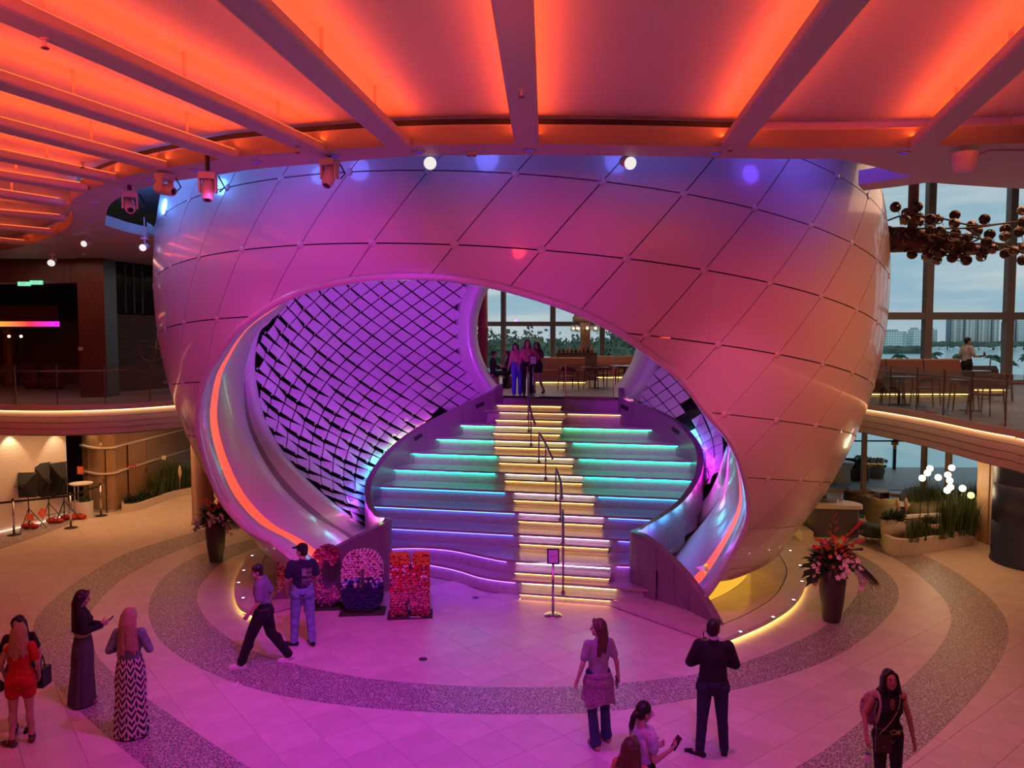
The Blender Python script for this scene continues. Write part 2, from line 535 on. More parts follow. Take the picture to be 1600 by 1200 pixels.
deckpoly = edge_right + land + edge_left + [(-24, 20.6), (-24, 46.2), (13.2, 46.2), (13.2, 29.2), (26, 29.2), (26, -4)]
DECKM = mat('deck_stone', (0.42, 0.38, 0.36), 0.42, noise=0.2, nscale=1.0)
d = MB(); d.prism(deckpoly, 2.95, DECK)
struct('floor_upper', d, DECKM)
# ---- curved fascias with cove light and slats
FAS = mat('fascia_paint', (0.70, 0.60, 0.56), 0.45)
def offset(L, d):
    o = []
    for i, p in enumerate(L):
        a = L[max(0, i - 1)]; b = L[min(len(L) - 1, i + 1)]
        tx, ty = b[0] - a[0], b[1] - a[1]
        l = math.hypot(tx, ty) or 1
        o.append((p[0] - ty / l * d, p[1] + tx / l * d))
    return o
COVE = glow('cove_led', (1.0, 0.50, 0.20), 7.0)
def fascia(name, E, sg):
    # sg: side on which the hall lies
    cap = MB(); A = offset(E, 0.12 * sg); B = offset(E, -0.02 * sg)
    cap.slab(A, B, 3.61, 3.752)
    t = struct(name, cap, FAS)
    a = offset(E, 0.075 * sg); b = offset(E, 0.035 * sg)
    m = MB(); m.slab(a, b, 3.592, 3.608)
    obj('led_strip', m, COVE, t)
    z = 3.585
    for k in range(4):
        o1 = 0.03 + 0.025 * k; h = 0.15
        m = MB(); m.loft([[(p[0], p[1], z) for p in offset(E, (o1) * sg)], [(p[0], p[1], z - h + .012) for p in offset(E, (o1 + 0.02) * sg)],
                          [(p[0], p[1], z - h + .012) for p in offset(E, (-0.03) * sg)]])
        obj('slat', m, FAS, t)
        z -= h
    return t
fascia('trim_4', edge_right, 1)
fascia('trim_5', edge_left, 1)
# ---- walls round the hall
WOODD = mat('dark_walnut', (0.10, 0.035, 0.025), 0.35, noise=0.5, nscale=3, stretch=(14, 14, 0.5))
WOODM = mat('mid_oak', (0.34, 0.21, 0.12), 0.4, noise=0.35, nscale=4, stretch=(16, 16, 0.4))
PLASTER = mat('textured_plaster', (0.10, 0.055, 0.07), 0.5, noise=0.6, nscale=5, stretch=(0.5, 0.5, 7), bump=0.6, bscale=6)
struct('wall_near', MB().box((0, -4.1, 6), (50, 0.2, 13)), mat('wall_dark', (0.25, 0.15, 0.14), 0.7))
struct('wall_side_left', MB().box((-24, 22, 6), (0.2, 52, 13)), MATS['wall_dark'])
struct('wall_rear_lower', MB().box((-4, 33.5, 1.47), (24.4, .2, 2.95)), MATS['wall_dark'])
struct('wall_side_right', MB().box((26.0, 12, 6), (0.2, 32, 13)), MATS['wall_dark'])
# ---- ceilings
CZ = 7.8
def cl(px, py, z=CZ): return fl(px, py, z)[:2]
co = [(-24, 20.6), cl(-60, 393), cl(0, 392), cl(37, 384), cl(75, 372), cl(100, 360), cl(112, 346), cl(114, 335), cl(110, 325), cl(115, 312), cl(135, 299), cl(187, 279), cl(242, 266), cl(337, 250), cl(375, 245), cl(470, 237), cl(600, 229), cl(700, 226), cl(820, 225), cl(1000, 227), cl(1147, 230), cl(1300, 231), cl(1450, 228), cl(1600, 224), cl(1900, 216), (26, 11.2)]
co = [tuple(p) for p in spline(co, 120)]
ci = [cl(1317, 248), cl(1200, 248), cl(1050, 244.5), cl(911, 243), cl(800, 242), cl(667, 243.5), cl(600, 247), cl(520, 254), cl(400, 264), cl(330, 275), cl(287, 281), cl(250, 287), cl(200, 302), cl(177, 315), cl(168, 327), cl(166, 338), cl(164, 352)]
ci = [tuple(p) for p in spline(ci, 90)]
far_r = [(26, 12.6), cl(1600, 295), cl(1560, 293), cl(1500, 289), cl(1450, 285), cl(1400, 292), cl(1349, 298), cl(1341, 289), cl(1426, 276)]
far_l = [cl(200, 363), cl(235, 371), (-8.0, 17.0), (-8.75, 20), (-8.6, 24), (-7, 26.5), (-24, 26.5)]
soffit = MB(); soffit.prism(co + far_r + ci + far_l, CZ, CZ + 0.22)
SOF = mat('soffit_paint', (0.60, 0.55, 0.54), 0.5)
ceil_ring = struct('ceiling_ring', soffit, SOF)
# fascia at the end of the cove, facing the viewer, with the black slot over it
m = MB(); m.loft([[(p[0], p[1], CZ) for p in co], [(p[0], p[1], 8.03) for p in co]])
m.loft([[(p[0], p[1], 8.03) for p in co], [(p[0], p[1] + .25, 8.03) for p in co], [(p[0], p[1] + .25, 8.2) for p in co]])
struct('trim_6', m, SOF)
sl = [p for p in co if -9.2 < p[0] < 3.1 and p[1] < 12.6]
m = MB(); m.loft([[(p[0], p[1] - .012, 8.035) for p in sl], [(p[0], p[1] - .012, 8.10) for p in sl]])
struct('trim_7', m, DARK)
up = MB(); up.prism([(p[0], p[1] + 0.12) for p in co] + [(26, -4), (-24, -4)], 8.16, 8.3)
CUP = mat('cove_ceiling', (0.62, 0.55, 0.55), 0.6, bump=0.15, bscale=40)
struct('ceiling_cove', up, CUP)
ch = MB(); ch.prism([(-24, -4), (26, -4), (26, 29.3), (13.2, 29.3), (13.2, 46.3), (-24, 46.3)], 11.5, 11.7)
struct('ceiling_high', ch, mat('ceiling_high_paint', (0.55, 0.52, 0.52), 0.7))
rp_ = MB(); rp_.prism([(-10.5, 25.0), (-10.5, 12.5), (-7.2, 10.8), (-4, 9.2), (0, 8.9), (4, 9.2), (6.6, 10.6), (7.4, 12.2), (7.4, 14.5), (4, 13.2), (0, 12.6), (-4, 13.2), (-6.5, 15.0), (-7.6, 17.5), (-8.3, 20.0), (-7.9, 25.0)], 9.1, 9.2)
struct('ceiling_recess', rp_, SOF)
# ---- fins under the cove with their up-lights
FIN = mat('fin_paint', (0.60, 0.53, 0.53), 0.5)
fins = [((823, 228), (800, 0)), ((622, 228), (372, 0)), ((497, 239), (0, 18)), ((362, 248), (0, 132)), ((258, 266), (0, 200)), ((180, 284), (0, 247)), ((128, 297), (0, 278)), ((94, 320), (0, 306)), ((99, 344), (0, 336)), ((82, 365), (0, 358)), ((40, 382), (0, 378)), ((1142, 234), (1327, 0)), ((1440, 231), (1626, 60)), ((1690, 226), (1990, 90))]
fin_prof = [(-.15, .03), (-.14, .01), (-.11, 0), (.11, 0), (.14, .01), (.15, .03), (.15, .10), (-.15, .10)]
for k, (a, b) in enumerate(fins):
    p0 = Vector((*cl(*a), 0)); p1 = Vector((*cl(*b), 0))
    dv = (p1 - p0).normalized()
    L = 1.0
    while L < 22 and -3.8 < (p0 + dv * L).y and abs((p0 + dv * L).x) < 23: L += 0.5
    p0 = p0 - dv * 0.02
    nx = Vector((-dv.y, dv.x, 0))
    rows = []
    for t in (0, L):
        c = p0 + dv * t
        rows.append([tuple(c + nx * u + Vector((0, 0, CZ - .02 + z))) for u, z in fin_prof])
    m = MB(); m.loft(rows, closed=True)
    m.add(rows[0], [tuple(range(8))]); m.add(rows[1], [tuple(range(7, -1, -1))])
    f = struct('beam', m, FIN)
    t = 0.75 + (k * 0.37) % 0.5
    while t < min(L, 13):
        c = p0 + dv * t + nx * 0.06
        q = MB(); q.tube([(c.x, c.y, CZ + .07), (c.x, c.y, 8.17)], 0.018, 6)
        obj('hanger', q, FIN, f)
        t += 1.55
    for sg in (-1, 1):
        q = MB()
        a_ = p0 + dv * .1 + nx * (.11 * sg); b_ = p0 + dv * (L - .1) + nx * (.11 * sg)
        q.bar((a_.x, a_.y, CZ + .092), (b_.x, b_.y, CZ + .092), .03, .012)
        obj('led_strip', q, glow('fin_led', (1.0, 0.12, 0.02), 2.0), f)
        LL = min(L, 14.0) - 0.2
        mid = p0 + dv * (0.1 + LL / 2) + nx * (0.13 * sg)
        lo = light('AREA', 'fin_uplight', (mid.x, mid.y, CZ + 0.13), None, RED, 3.3 * LL, shape='RECTANGLE', size=LL, size_y=0.05)
        zax = (Vector((0, 0, -1)) - nx * sg * 0.55).normalized()   # light shines along -local z
        xax = dv
        yax = zax.cross(xax)
        lo.rotation_euler = Matrix((xax, yax, zax)).transposed().to_euler()
# ================================================================== THE SPHERE
PC = np.array([0.2, 19.5, 6.6]); PR = np.array([8.4, 8.4, 8.82])
nT = np.array([math.tan(rad(4)), math.tan(rad(8)), 1.0]); nT /= np.linalg.norm(nT)
e1 = np.cross([0, 1, 0], nT); e1 /= np.linalg.norm(e1)
e2 = np.cross(nT, e1)
def lat_pt(i, j, k=1.0):
    lo = rad(-1.598 + 8.6236 * i - 5.5624 * j); la = rad(-0.0877 - 6.970 * j)
    q = nT * math.sin(la) + math.cos(la) * (e1 * math.sin(lo) - e2 * math.cos(lo))
    return PC + q * PR * k
def chart(P):
    return (math.degrees(math.atan2(P[0] - PC[0], -(P[1] - PC[1]))), math.degrees(math.asin(max(-1, min(1, (P[2] - PC[2]) / PR[2])))))
rim_px = [(445, 862), (400, 830), (352, 778), (325, 720), (312, 660), (320, 600), (340, 560), (380, 510), (450, 465), (540, 440), (640, 432), (740, 440), (850, 468), (950, 510), (1050, 580), (1100, 640), (1140, 690), (1160, 740), (1168, 800), (1150, 850), (1112, 915)]
rimP = [onell(x, y, PC, PR) for x, y in rim_px]
rimP[0] = np.array([-4.55, 14.75, 1.45]); rimP[1] = np.array([-5.25, 15.0, 1.75]); rimP[2] = np.array([-5.80, 15.25, 2.25]); rimP[3] = np.array([-5.93, 14.85, 3.06])
rimP = [np.array([-3.95, 14.6, 1.05])] + rimP + [np.array([3.55, 14.75, 0.25])]
rimC = spline(rimP, 132)
op = np.array([(-34, -62)] + [chart(p) for p in rimC] + [(33, -62)])
opA = op; opB = np.roll(op, -1, axis=0)
def sdist(Q):
    """signed distance (degrees) to the opening outline, negative inside"""
    Q = np.asarray(Q)
    d = np.full(len(Q), 1e9); ins = np.zeros(len(Q), bool)
    for a, b in zip(opA, opB):
        ab = b - a
        t = np.clip(((Q - a) @ ab) / (ab @ ab + 1e-12), 0, 1)
        d = np.minimum(d, np.linalg.norm(Q - (a + t[:, None] * ab), axis=1))
        c = (a[1] > Q[:, 1]) != (b[1] > Q[:, 1])
        with np.errstate(divide='ignore', invalid='ignore'):
            xx = (b[0] - a[0]) * (Q[:, 1] - a[1]) / (b[1] - a[1]) + a[0]
        ins ^= c & (Q[:, 0] < xx)
    return np.where(ins, -d, d)
pearl = thing('sphere_pavilion', 'huge glossy pearl-white panelled sphere with a wide swooping front opening around the stairs', 'pavilion', (PC[0], PC[1], 0))
PEARL_SH = 0.004
def panel(i, j):
    N = 9
    g = 0.0075
    P = []; 
    for b in range(N + 1):
        for a in range(N + 1):
            u = i + g + (1 - 2 * g) * a / N; v = j + g * 1.2 + (1 - 2.4 * g) * b / N
            P.append(lat_pt(u, v))
    if max(p[2] for p in P) < 0.92: return None
    s = sdist([chart(p) for p in P])
    if (s < 0).all(): return None
    tris = []
    for b in range(N):
        for a in range(N):
            q = [b * (N + 1) + a, b * (N + 1) + a + 1, (b + 1) * (N + 1) + a + 1, (b + 1) * (N + 1) + a]
            m = s[q]
            if max(P[k][2] for k in q) < 0.88: continue
            if (m >= 0).all(): tris.append([P[k] for k in q])
            elif (m < 0).all(): continue
            else:
                poly = []
                for t in range(4):
                    A, B = q[t], q[(t + 1) % 4]
                    if s[A] >= 0: poly.append(P[A])
                    if (s[A] >= 0) != (s[B] >= 0):
                        f = s[A] / (s[A] - s[B]); x = P[A] + (P[B] - P[A]) * f
                        poly.append(x)
                if len(poly) >= 3: tris.append(poly)
    if not tris: return None
    bm = bmesh.new()
    for q in tris:
        vs = [bm.verts.new(p) for p in q]
        try: bm.faces.new(vs)
        except ValueError: pass
    bmesh.ops.remove_doubles(bm, verts=bm.verts, dist=1e-4)
    bmesh.ops.recalc_face_normals(bm, faces=bm.faces)
    for f in bm.faces:
        f.smooth = True
        c = f.calc_center_median()
        if f.normal.dot(c - Vector(PC)) < 0: f.normal_flip()
    be = [e for e in bm.edges if len(e.link_faces) == 1]
    r = bmesh.ops.extrude_edge_only(bm, edges=be)
    for v in r['geom']:
        if isinstance(v, bmesh.types.BMVert):
            d = (v.co - Vector(PC)); v.co = v.co - d.normalized() * 0.03
    for e in be: e.smooth = False
    me = bpy.data.meshes.new('panel'); bm.to_mesh(me); bm.free()
    me.materials.append(PEARL)
    return me
for j in range(-4, 7):
    for i in range(-14, 18):
        lo = -1.598 + 8.6236 * (i + .5) - 5.5624 * (j + .5)
        if -108 < lo < 100:
            me = panel(i, j)
            if me: obj('panel', me, None, pearl)
# round caps where the joints meet
cap = MB(); cap.lathe([(0.0, .012), (.055, .011), (.062, .004), (.062, -.03)], n=14)
cap_me = mesh('node_cap', cap, PEARL, True)
for j in range(-2, 5):
    for i in range(-9, 13):
        P = lat_pt(i, j); a = chart(P)
        if abs(a[0]) > 75 or sdist([a])[0] < 0.7 or P[2] < .4 or P[2] > 8.4: continue
        nrm = Vector((P - PC) / PR ** 2).normalized()
        o = bpy.data.objects.new('node_cap', cap_me); COL.objects.link(o)
        attach(o, pearl)
        o.matrix_basis = Matrix.Translation(Vector(P)) @ nrm.to_track_quat('Z', 'Y').to_matrix().to_4x4()
# dark structure behind the joints (open where the front opening is)
bk = MB()
NA, NB = 110, 60
gp = [[PC + np.array([math.cos(f) * math.sin(t), -math.cos(f) * math.cos(t), math.sin(f)]) * PR * 0.992 for t in np.linspace(rad(-120), rad(120), NA + 1)] for f in np.linspace(rad(-40.5), rad(46), NB + 1)]
flat = [p for r in gp for p in r]
sd = sdist([chart(PC + (p - PC) / 0.992) for p in flat])
keep = []
for b in range(NB):
    for a in range(NA):
        q = (b * (NA + 1) + a, b * (NA + 1) + a + 1, (b + 1) * (NA + 1) + a + 1, (b + 1) * (NA + 1) + a)
        if all(sd[k] > 0.3 for k in q): keep.append(q)
bk.add(flat, keep)
# closed rear of the sphere
bk.add([p for r in [[PC + np.array([math.cos(f) * math.sin(t), -math.cos(f) * math.cos(t), math.sin(f)]) * PR for t in np.linspace(rad(100), rad(150), 11)] for f in np.linspace(rad(-40.5), rad(46), 20)] for p in r],
       [(b * 11 + a, b * 11 + a + 1, (b + 1) * 11 + a + 1, (b + 1) * 11 + a) for b in range(19) for a in range(10)])
bk.add([p for r in [[PC + np.array([math.cos(f) * math.sin(t), -math.cos(f) * math.cos(t), math.sin(f)]) * PR for t in np.linspace(rad(-150), rad(-100), 11)] for f in np.linspace(rad(-40.5), rad(46), 20)] for p in r],
       [(b * 11 + a, b * 11 + a + 1, (b + 1) * 11 + a + 1, (b + 1) * 11 + a) for b in range(19) for a in range(10)])
obj('inner_shell', bk, DARK, pearl, True)
# ---- lip and funnel between the outer opening and the tiled wall
CI = np.array([0.3, 19.2, 5.8]); RI = np.array([6.8, 6.8, 6.4])
def wmid(P): return P[0] * w12[0] + P[1] * w12[1]
def smid(P): return P[0] * n12[0] + P[1] * n12[1]
def stair_z(s): return float(np.interp(s, S_K, [RISE * k for k in range(12)]))
def on_slope(px, py, h):
    r = ray(px, py); lo, hi = 8.0, 26.0
    f = lambda Y: EYE + r[2] / r[1] * Y - (stair_z(r[0] / r[1] * Y * n12[0] + Y * n12[1]) + h)
    a, b = lo, hi
    for _ in range(60):
        m_ = (a + b) / 2
        if f(m_) > 0: a = m_
        else: b = m_
    return np.array([r[0] / r[1] * a, a, EYE + r[2] / r[1] * a])
wallL = [(786, 600, .42), (770, 611, .42), (735, 628, .45), (700, 645, .5), (665, 663, .5), (637, 682, .5), (613, 704, .5), (597, 724, .5), (583, 748, .5), (580, 768, .5), (584, 790, .5), (597, 806, .5)]
wallR = [(966, 606, .42), (972, 622, .45), (1000, 632, .5), (1030, 644, .5), (1056, 660, .5), (1075, 680, .5), (1087, 702, .5), (1088, 728, .5), (1078, 755, .5), (1055, 785, .5), (1020, 810, .5), (994, 825, .5)]
WL = [on_slope(*p) for p in wallL]; WR = [on_slope(*p) for p in wallR]
# flared ends run out and down to the floor
cLx = WL[-1]; cRx = WR[-1]
WL += [np.array([-2.62, 16.55, 1.55]), np.array(at(585, 826, 16.2)), np.array(at(545, 846, 15.9)), np.array(at(505, 868, 15.65)), np.array(at(460, 903, 15.45)), np.array(at(420, 940, 15.35))]
WR += [np.array([2.48, 15.95, 1.42]), np.array(at(1005, 838, 15.55)), np.array(at(1040, 866, 15.1)), np.array(at(1072, 900, 14.7)), np.array(at(1100, 940, 14.3)), np.array(at(1124, 985, 13.85))]
WLc = spline(WL, 100); WRc = spline(WR, 100)
# the tiled wall bulges out like a bowl and comes in at the foot to meet the parapets
def _pp(Wc):
    L = sorted((math.atan2(p[0] - CI[0], p[1] - CI[1]), math.hypot(p[0] - CI[0], p[1] - CI[1]), p[2]) for p in Wc[:64])
    return np.array(L)
ppL, ppR = _pp(WLc), _pp(WRc)
def par_at(az):
    L = ppL if az < 0.35 else ppR
    return float(np.interp(az, L[:, 0], L[:, 1])), float(np.interp(az, L[:, 0], L[:, 2]))
def sm(x): x = max(0., min(1., x)); return x * x * (3 - 2 * x)
def wall_rho(az, z):
    re = RI[0] * math.sqrt(max(.02, 1 - ((z - CI[2]) / RI[2]) ** 2))
    rp, zp = par_at(az)
    w = sm((-az - rad(16)) / rad(34)) if az < .35 else sm((az - rad(50)) / rad(25))
    w *= (1 - .85 * sm((-az - rad(98)) / rad(24))) if az < .35 else (1 - .85 * sm((az - rad(112)) / rad(22)))
    H = 2.6
    t = max(0., min(1., (z - zp + .12) / H))
    f = (1 - (1 - t) ** 2) ** .62
    return re + w * (min(re, rp + .24) - re) * (1 - f)
def onI(px, py, fall=True):
    r = ray(px, py); last = None; was = False
    for k in range(330):
        Y = 13.5 + k * .04; P = np.array([0, 0, EYE]) + r * Y / r[1]
        az = math.atan2(P[0] - CI[0], P[1] - CI[1]); ins = math.hypot(P[0] - CI[0], P[1] - CI[1]) < wall_rho(az, P[2]) and abs(P[2] - CI[2]) < RI[2]
        if was and not ins: last = P
        was = ins
    return last if last is not None or not fall else onell(px, py, CI, RI, True)
ct = [onI(590, 838), onI(575, 828), onI(545, 806), onI(495, 765), onI(450, 718), onI(415, 660), onI(400, 600), onI(397, 560), onI(402, 520), onI(420, 488),
      np.array([-5.7, 16.6, 8.0]), np.array([-4.0, 15.4, 9.0]), np.array([-1.5, 15.0, 9.3]), np.array([0.6, 15.0, 9.2]), np.array([2.4, 15.2, 8.8]), np.array([4.2, 15.8, 7.6]),
      np.array([5.6, 17.0, 6.0]), onI(1165, 660), onI(1138, 700), onI(1122, 745), onI(1100, 783), onI(1062, 815), onI(1022, 843)]
assert len(ct) == len(rimP)
ctC = spline(ct, 132)
n_u = min(len(ctC), len(rimC))
def sect(f, bulge=0.0, u0=0, u1=None):
    o = []
    for k in range(u0, u1 or n_u):
        p = rimC[k] * (1 - f) + ctC[k] * f
        if bulge:
            d = PC - p; d = d / np.linalg.norm(d)
            p = p + d * bulge
        o.append(p)
    return o
FLANGE = mat('flange_lacquer', (0.70, 0.66, 0.70), 0.32, coat=0.3)
lip = MB()
ring = [PC + (p - PC) * 1.004 for p in rimC]
lip.tube(ring, 0.055, 8)
obj('opening_rim', lip, PEARL, pearl, True)
m = MB(); m.loft([sect(0.0, -0.02), sect(0.02, .07), sect(.075, .085), sect(.085, 0.03)])
obj('rim_band', m, FLANGE, pearl, True)
ledA = 6; ledB = n_u - 4
def led_sect(f, bulge):
    return sect(f, bulge)
m = MB(); m.loft([sect(0.105, .03), sect(0.15, -0.01), sect(.205, .03)])
obj('led_strip', m, glow('rim_led', (1.0, 0.085, 0.045), 1.25), pearl, True, label='glowing red light line set in the rim of the sphere opening')
m = MB(); m.loft([sect(.205, .03), sect(.225, .11), sect(.40, .20), sect(.56, .14), sect(.62, .04), sect(.64, -.10)])
obj('outer_flange', m, FLANGE, pearl, True)
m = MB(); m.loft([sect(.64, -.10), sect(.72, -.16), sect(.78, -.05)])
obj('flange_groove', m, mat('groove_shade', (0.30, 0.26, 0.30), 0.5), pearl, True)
m = MB(); m.loft([sect(.78, -.05), sect(.80, .05), sect(.9, .09), sect(1.0, .02), sect(1.01, -.08)])
obj('inner_flange', m, FLANGE, pearl, True)
# ---- tiled inner wall
def ichart(P):
    return (math.atan2(P[0] - CI[0], P[1] - CI[1]), math.asin(max(-1, min(1, (P[2] - CI[2]) / RI[2]))))
def ipt(az, la, k=1.0):
    z = CI[2] + math.sin(la) * RI[2]
    r = wall_rho(az, z) * k
    return np.array([CI[0] + r * math.sin(az), CI[1] + r * math.cos(az), z])
cL = sorted([ichart(p)[::-1] for p in ctC[:66]]); cR = sorted([ichart(p)[::-1] for p in ctC[n_u - 40:]])
cLa = np.array(cL); cRa = np.array(cR)
rc = np.array(at(872, 515, 25.0)); rr = 137 / 1200 * 25.0
TILE = mat('white_tile', (0.72, 0.68, 0.74), 0.32, coat=0.15)
# the tile lattice, fitted to the joints measured on the photograph and laid on the wall surface
CL = [[588.9, 571.01], [-116.39, 106.16], [29.53, 7.71], [8.63, 2.47], [-1.45, -1.35], [134.67, 91.57], [1.96, -9.14], [-0.53, -6.96], [3.57, 1.25], [1.83, -7.65], [-1.61, -4.65], [-3.8, -1.52], [-5.18, 1.49], [-2.72, 2.78], [2.54, -1.0]]
CR = [[1086.85, 668.26], [-31.3, 18.59], [4.18, -4.18], [4.49, -3.41], [40.2, 74.02], [9.25, -8.87], [7.26, -4.86], [-19.95, 1.55], [6.9, -4.91], [-4.08, 0.84]]
def poly(Cf, x, y, deg):
    k = 0; o = np.zeros(2)
    for i in range(deg + 1):
        for j in range(deg + 1 - i):
            o += np.array(Cf[k]) * x ** i * y ** j; k += 1
    return o
node_cache = {}
def node(side, m, n):
    key = (side, m, n)
    if key not in node_cache:
        q = poly(CL, (m - 5) / 8., (n - 9) / 9., 4) if side == 0 else poly(CR, (m - 6) / 6., (n - 1) / 2., 3)
        node_cache[key] = onI(*q, False) if -50 < q[0] < 1650 else None
    return node_cache[key]
def lens(side, m, n):
    if side == 0:
        c = (1.5 - .33 * (n - 4)) if n % 2 == 0 else (3.5 - .33 * (n - 5))
        d = abs((m - c + 2) % 4 - 2)
        return max(0., min(1., (1.75 - d) / 1.1))
    return (0.35 if (m // 2 + n) % 2 else 0.0) * (1 if m > 2 else .4)
cand = []
for side, MR, NR in ((0, range(-8, 14), range(-3, 28)), (1, range(-3, 13), range(-2, 4))):
    for m in MR:
        for n in NR:
            Q = [node(side, m, n), node(side, m + 1, n), node(side, m + 1, n + 1), node(side, m, n + 1)]
            if any(q is None for q in Q): continue
            P = sum(Q) / 4
            az, la = ichart(P)
            if max(np.linalg.norm(Q[0] - Q[2]), np.linalg.norm(Q[1] - Q[3])) > 2.2: continue
            if P[2] > 8.6 or P[2] < par_at(az)[1] - 1.0 or P[2] < .5: continue
            if az < np.interp(la, cLa[:, 0], cLa[:, 1]) + 0.03: continue
            if az > np.interp(la, cRa[:, 0], cRa[:, 1]) - 0.02: continue
            if P[1] > 21 and math.hypot(P[0] - rc[0], P[2] - rc[2]) < rr + .36: continue
            d = P - np.array([0, 0, EYE]); o = (np.array([0, 0, EYE]) - PC) / PR; r = d / PR
            A = r @ r; B = 2 * r @ o; D = B * B - 4 * A * (o @ o - 1)
            if D <= 0: continue
            if sdist([chart(np.array([0, 0, EYE]) + (-B - math.sqrt(D)) / (2 * A) * d)])[0] > 5: continue
            cand.append((P[1], side, m, n, Q, P))
cand.sort(key=lambda c: c[0])
fly = MB(); arcs = MB()
for idx, (_, side, m, n, Q, P) in enumerate(cand):
    Q = [Vector(q) for q in Q]; c = Vector(P)
    nrm = (Q[1] - Q[0]).cross(Q[3] - Q[0]).normalized()
    if nrm.dot(Vector(CI - P)) < 0: nrm = -nrm
    near = min(1.0, max(0.25, (25.5 - P[1]) / 5.0))
    L = [lens(side, m, n), lens(side, m + 1, n), 0, 0]
    T = []
    for q, l in zip(Q, L):
        p = c + (q - c) * .915 - nrm * (.10 * l * near)
        T.append(p)
    # corners at a lens draw back from the row above as well
    T[0] = T[0] + (T[3] - T[0]) * (.13 * L[0] * near); T[1] = T[1] + (T[2] - T[1]) * (.13 * L[1] * near)
    vs = T + [p - nrm * .022 for p in T]
    fs = [(0, 1, 2, 3), (7, 6, 5, 4)] + [(i, 4 + i, 4 + (i + 1) % 4, (i + 1) % 4) for i in range(4)]
    if idx < 300:
        b_ = MB(); b_.add(vs, fs); obj('tile', b_, TILE, pearl)
    else: fly.add(vs, fs)
    for e_ in (0, 1):
        if side == 0 and L[e_] > .8 and P[1] < 24.5:
            o_ = T[e_] + nrm * .10; u = (T[1] - T[0]).normalized(); w_ = (T[0] - T[3]).normalized()
            arcs.tube([o_ + u * (-.03 - .07 * math.sin(g)) + w_ * (.075 * math.cos(g) + .03) for g in (0, .5, 1.0, 1.57, 2.1, 2.6)], .012, 4)
            break
if fly.v: obj('more_tiles', fly, TILE, pearl, kind='stuff')
obj('tile_motors', arcs, mat('motor_plastic', (0.75, 0.72, 0.62), 0.4), pearl, True, kind='stuff')
bw = MB()
na, nb = 120, 60
pts = []; ok = []
for q in range(nb + 1):
    la = -0.95 + 1.75 * q / nb
    for p in range(na + 1):
        t = p / na
        l_ = np.interp(la, cLa[:, 0], cLa[:, 1]) - .0; r_ = np.interp(la, cRa[:, 0], cRa[:, 1])
        az_ = l_ + (r_ - l_) * t; P = ipt(az_, la)
        nb_ = np.cross(ipt(az_ + .01, la) - P, ipt(az_, la + .01) - P); nb_ = nb_ / (np.linalg.norm(nb_) + 1e-9)
        if nb_ @ (CI - P) > 0: nb_ = -nb_
        P = P + nb_ * .28
        pts.append(P); ok.append(not (P[1] > 21 and math.hypot(P[0] - rc[0], P[2] - rc[2]) < rr + 0.02) and P[2] < 9.3)
bw.add(pts, [q for q in ((j * (na + 1) + i, j * (na + 1) + i + 1, (j + 1) * (na + 1) + i + 1, (j + 1) * (na + 1) + i) for j in range(nb) for i in range(na)) if all(ok[k] for k in q)])
obj('tile_backing', bw, DARK, pearl, True)
# ---- rear opening ring
def circ(r, y, n=72): return [(rc[0] + r * math.cos(2 * pi * k / n), y, rc[2] + r * math.sin(2 * pi * k / n)) for k in range(n)]
def surfcirc(r, k=1.0, n=72):
    o = []
    for q in range(n):
        x = rc[0] + r * math.cos(2 * pi * q / n); z = rc[2] + r * math.sin(2 * pi * q / n)
        t = 1 - ((x - CI[0]) / RI[0]) ** 2 - ((z - CI[2]) / RI[2]) ** 2
        o.append((x, CI[1] + RI[1] * k * math.sqrt(max(.02, t)), z))
    return o
m = MB(); m.loft([surfcirc(rr + .62, 1.07), surfcirc(rr + .40, .985), surfcirc(rr + .08, .98)], closed=True)
obj('rear_flange', m, TILE, pearl, True)
m = MB(); m.loft([surfcirc(rr + .08, .98), surfcirc(rr, .985), surfcirc(rr - .12, 1.05), surfcirc(rr - .14, 1.16)], closed=True)
obj('rear_reveal', m, mat('reveal_white', (0.78, 0.77, 0.76), 0.45), pearl, True)
# ---- glowing drum under the sphere
m = MB(); m.lathe([(5.68, .165), (5.68, .95)], (PC[0], PC[1], 0), 48, rad(-50), rad(40), cap=False)
obj('base_drum', m, glow('drum_led', (1.0, 0.50, 0.04), 0.95), pearl, True, label='glowing yellow drum under the sphere')
m = MB(); m.lathe([(6.45, .86), (5.6, .90)], (PC[0], PC[1], 0), 48, rad(-52), rad(60), cap=False); obj('underside', m, PEARL, pearl, True)

# ================================================================== POOL PLATFORM ROUND THE BASE
PZ = 0.16
po = [(1131, 998), (1200, 968), (1243, 938), (1260, 906), (1258, 885), (1240, 862), (1215, 846), (1190, 834)]
pr = [fl(x, y, PZ)[:2] for x, y in po] + [(7.1, 23), (5.5, 26), (0.2, 27.6), (-5.2, 26)]
pl = [(400, 850), (395, 862), (378, 885), (368, 905), (366, 925), (374, 945), (394, 956)]
pl = [fl(455, 838, PZ)[:2]] + [fl(x, y, PZ)[:2] for x, y in pl[1:]]
outl = [tuple(p) for p in spline(pr + [(-6.3, 23)] + pl, 110)]
def inset(L, d):
    o = []
    for i, p in enumerate(L):
        a = L[max(0, i - 1)]; b = L[min(len(L) - 1, i + 1)]
        tx, ty = b[0] - a[0], b[1] - a[1]; l = math.hypot(tx, ty) or 1
        o.append((p[0] - ty / l * d, p[1] + tx / l * d))
    return o
plat = thing('round_platform', 'low polished stone platform with rim lights, curving round the foot of the sphere', 'platform', (0.2, 20, 0))
kerb_in = inset(outl, 0.42)
m = MB(); m.slab(outl, kerb_in, 0.07, PZ)
obj('kerb', m, mat('kerb_stone', (0.64, 0.57, 0.54), 0.3, noise=.08, nscale=3), plat)
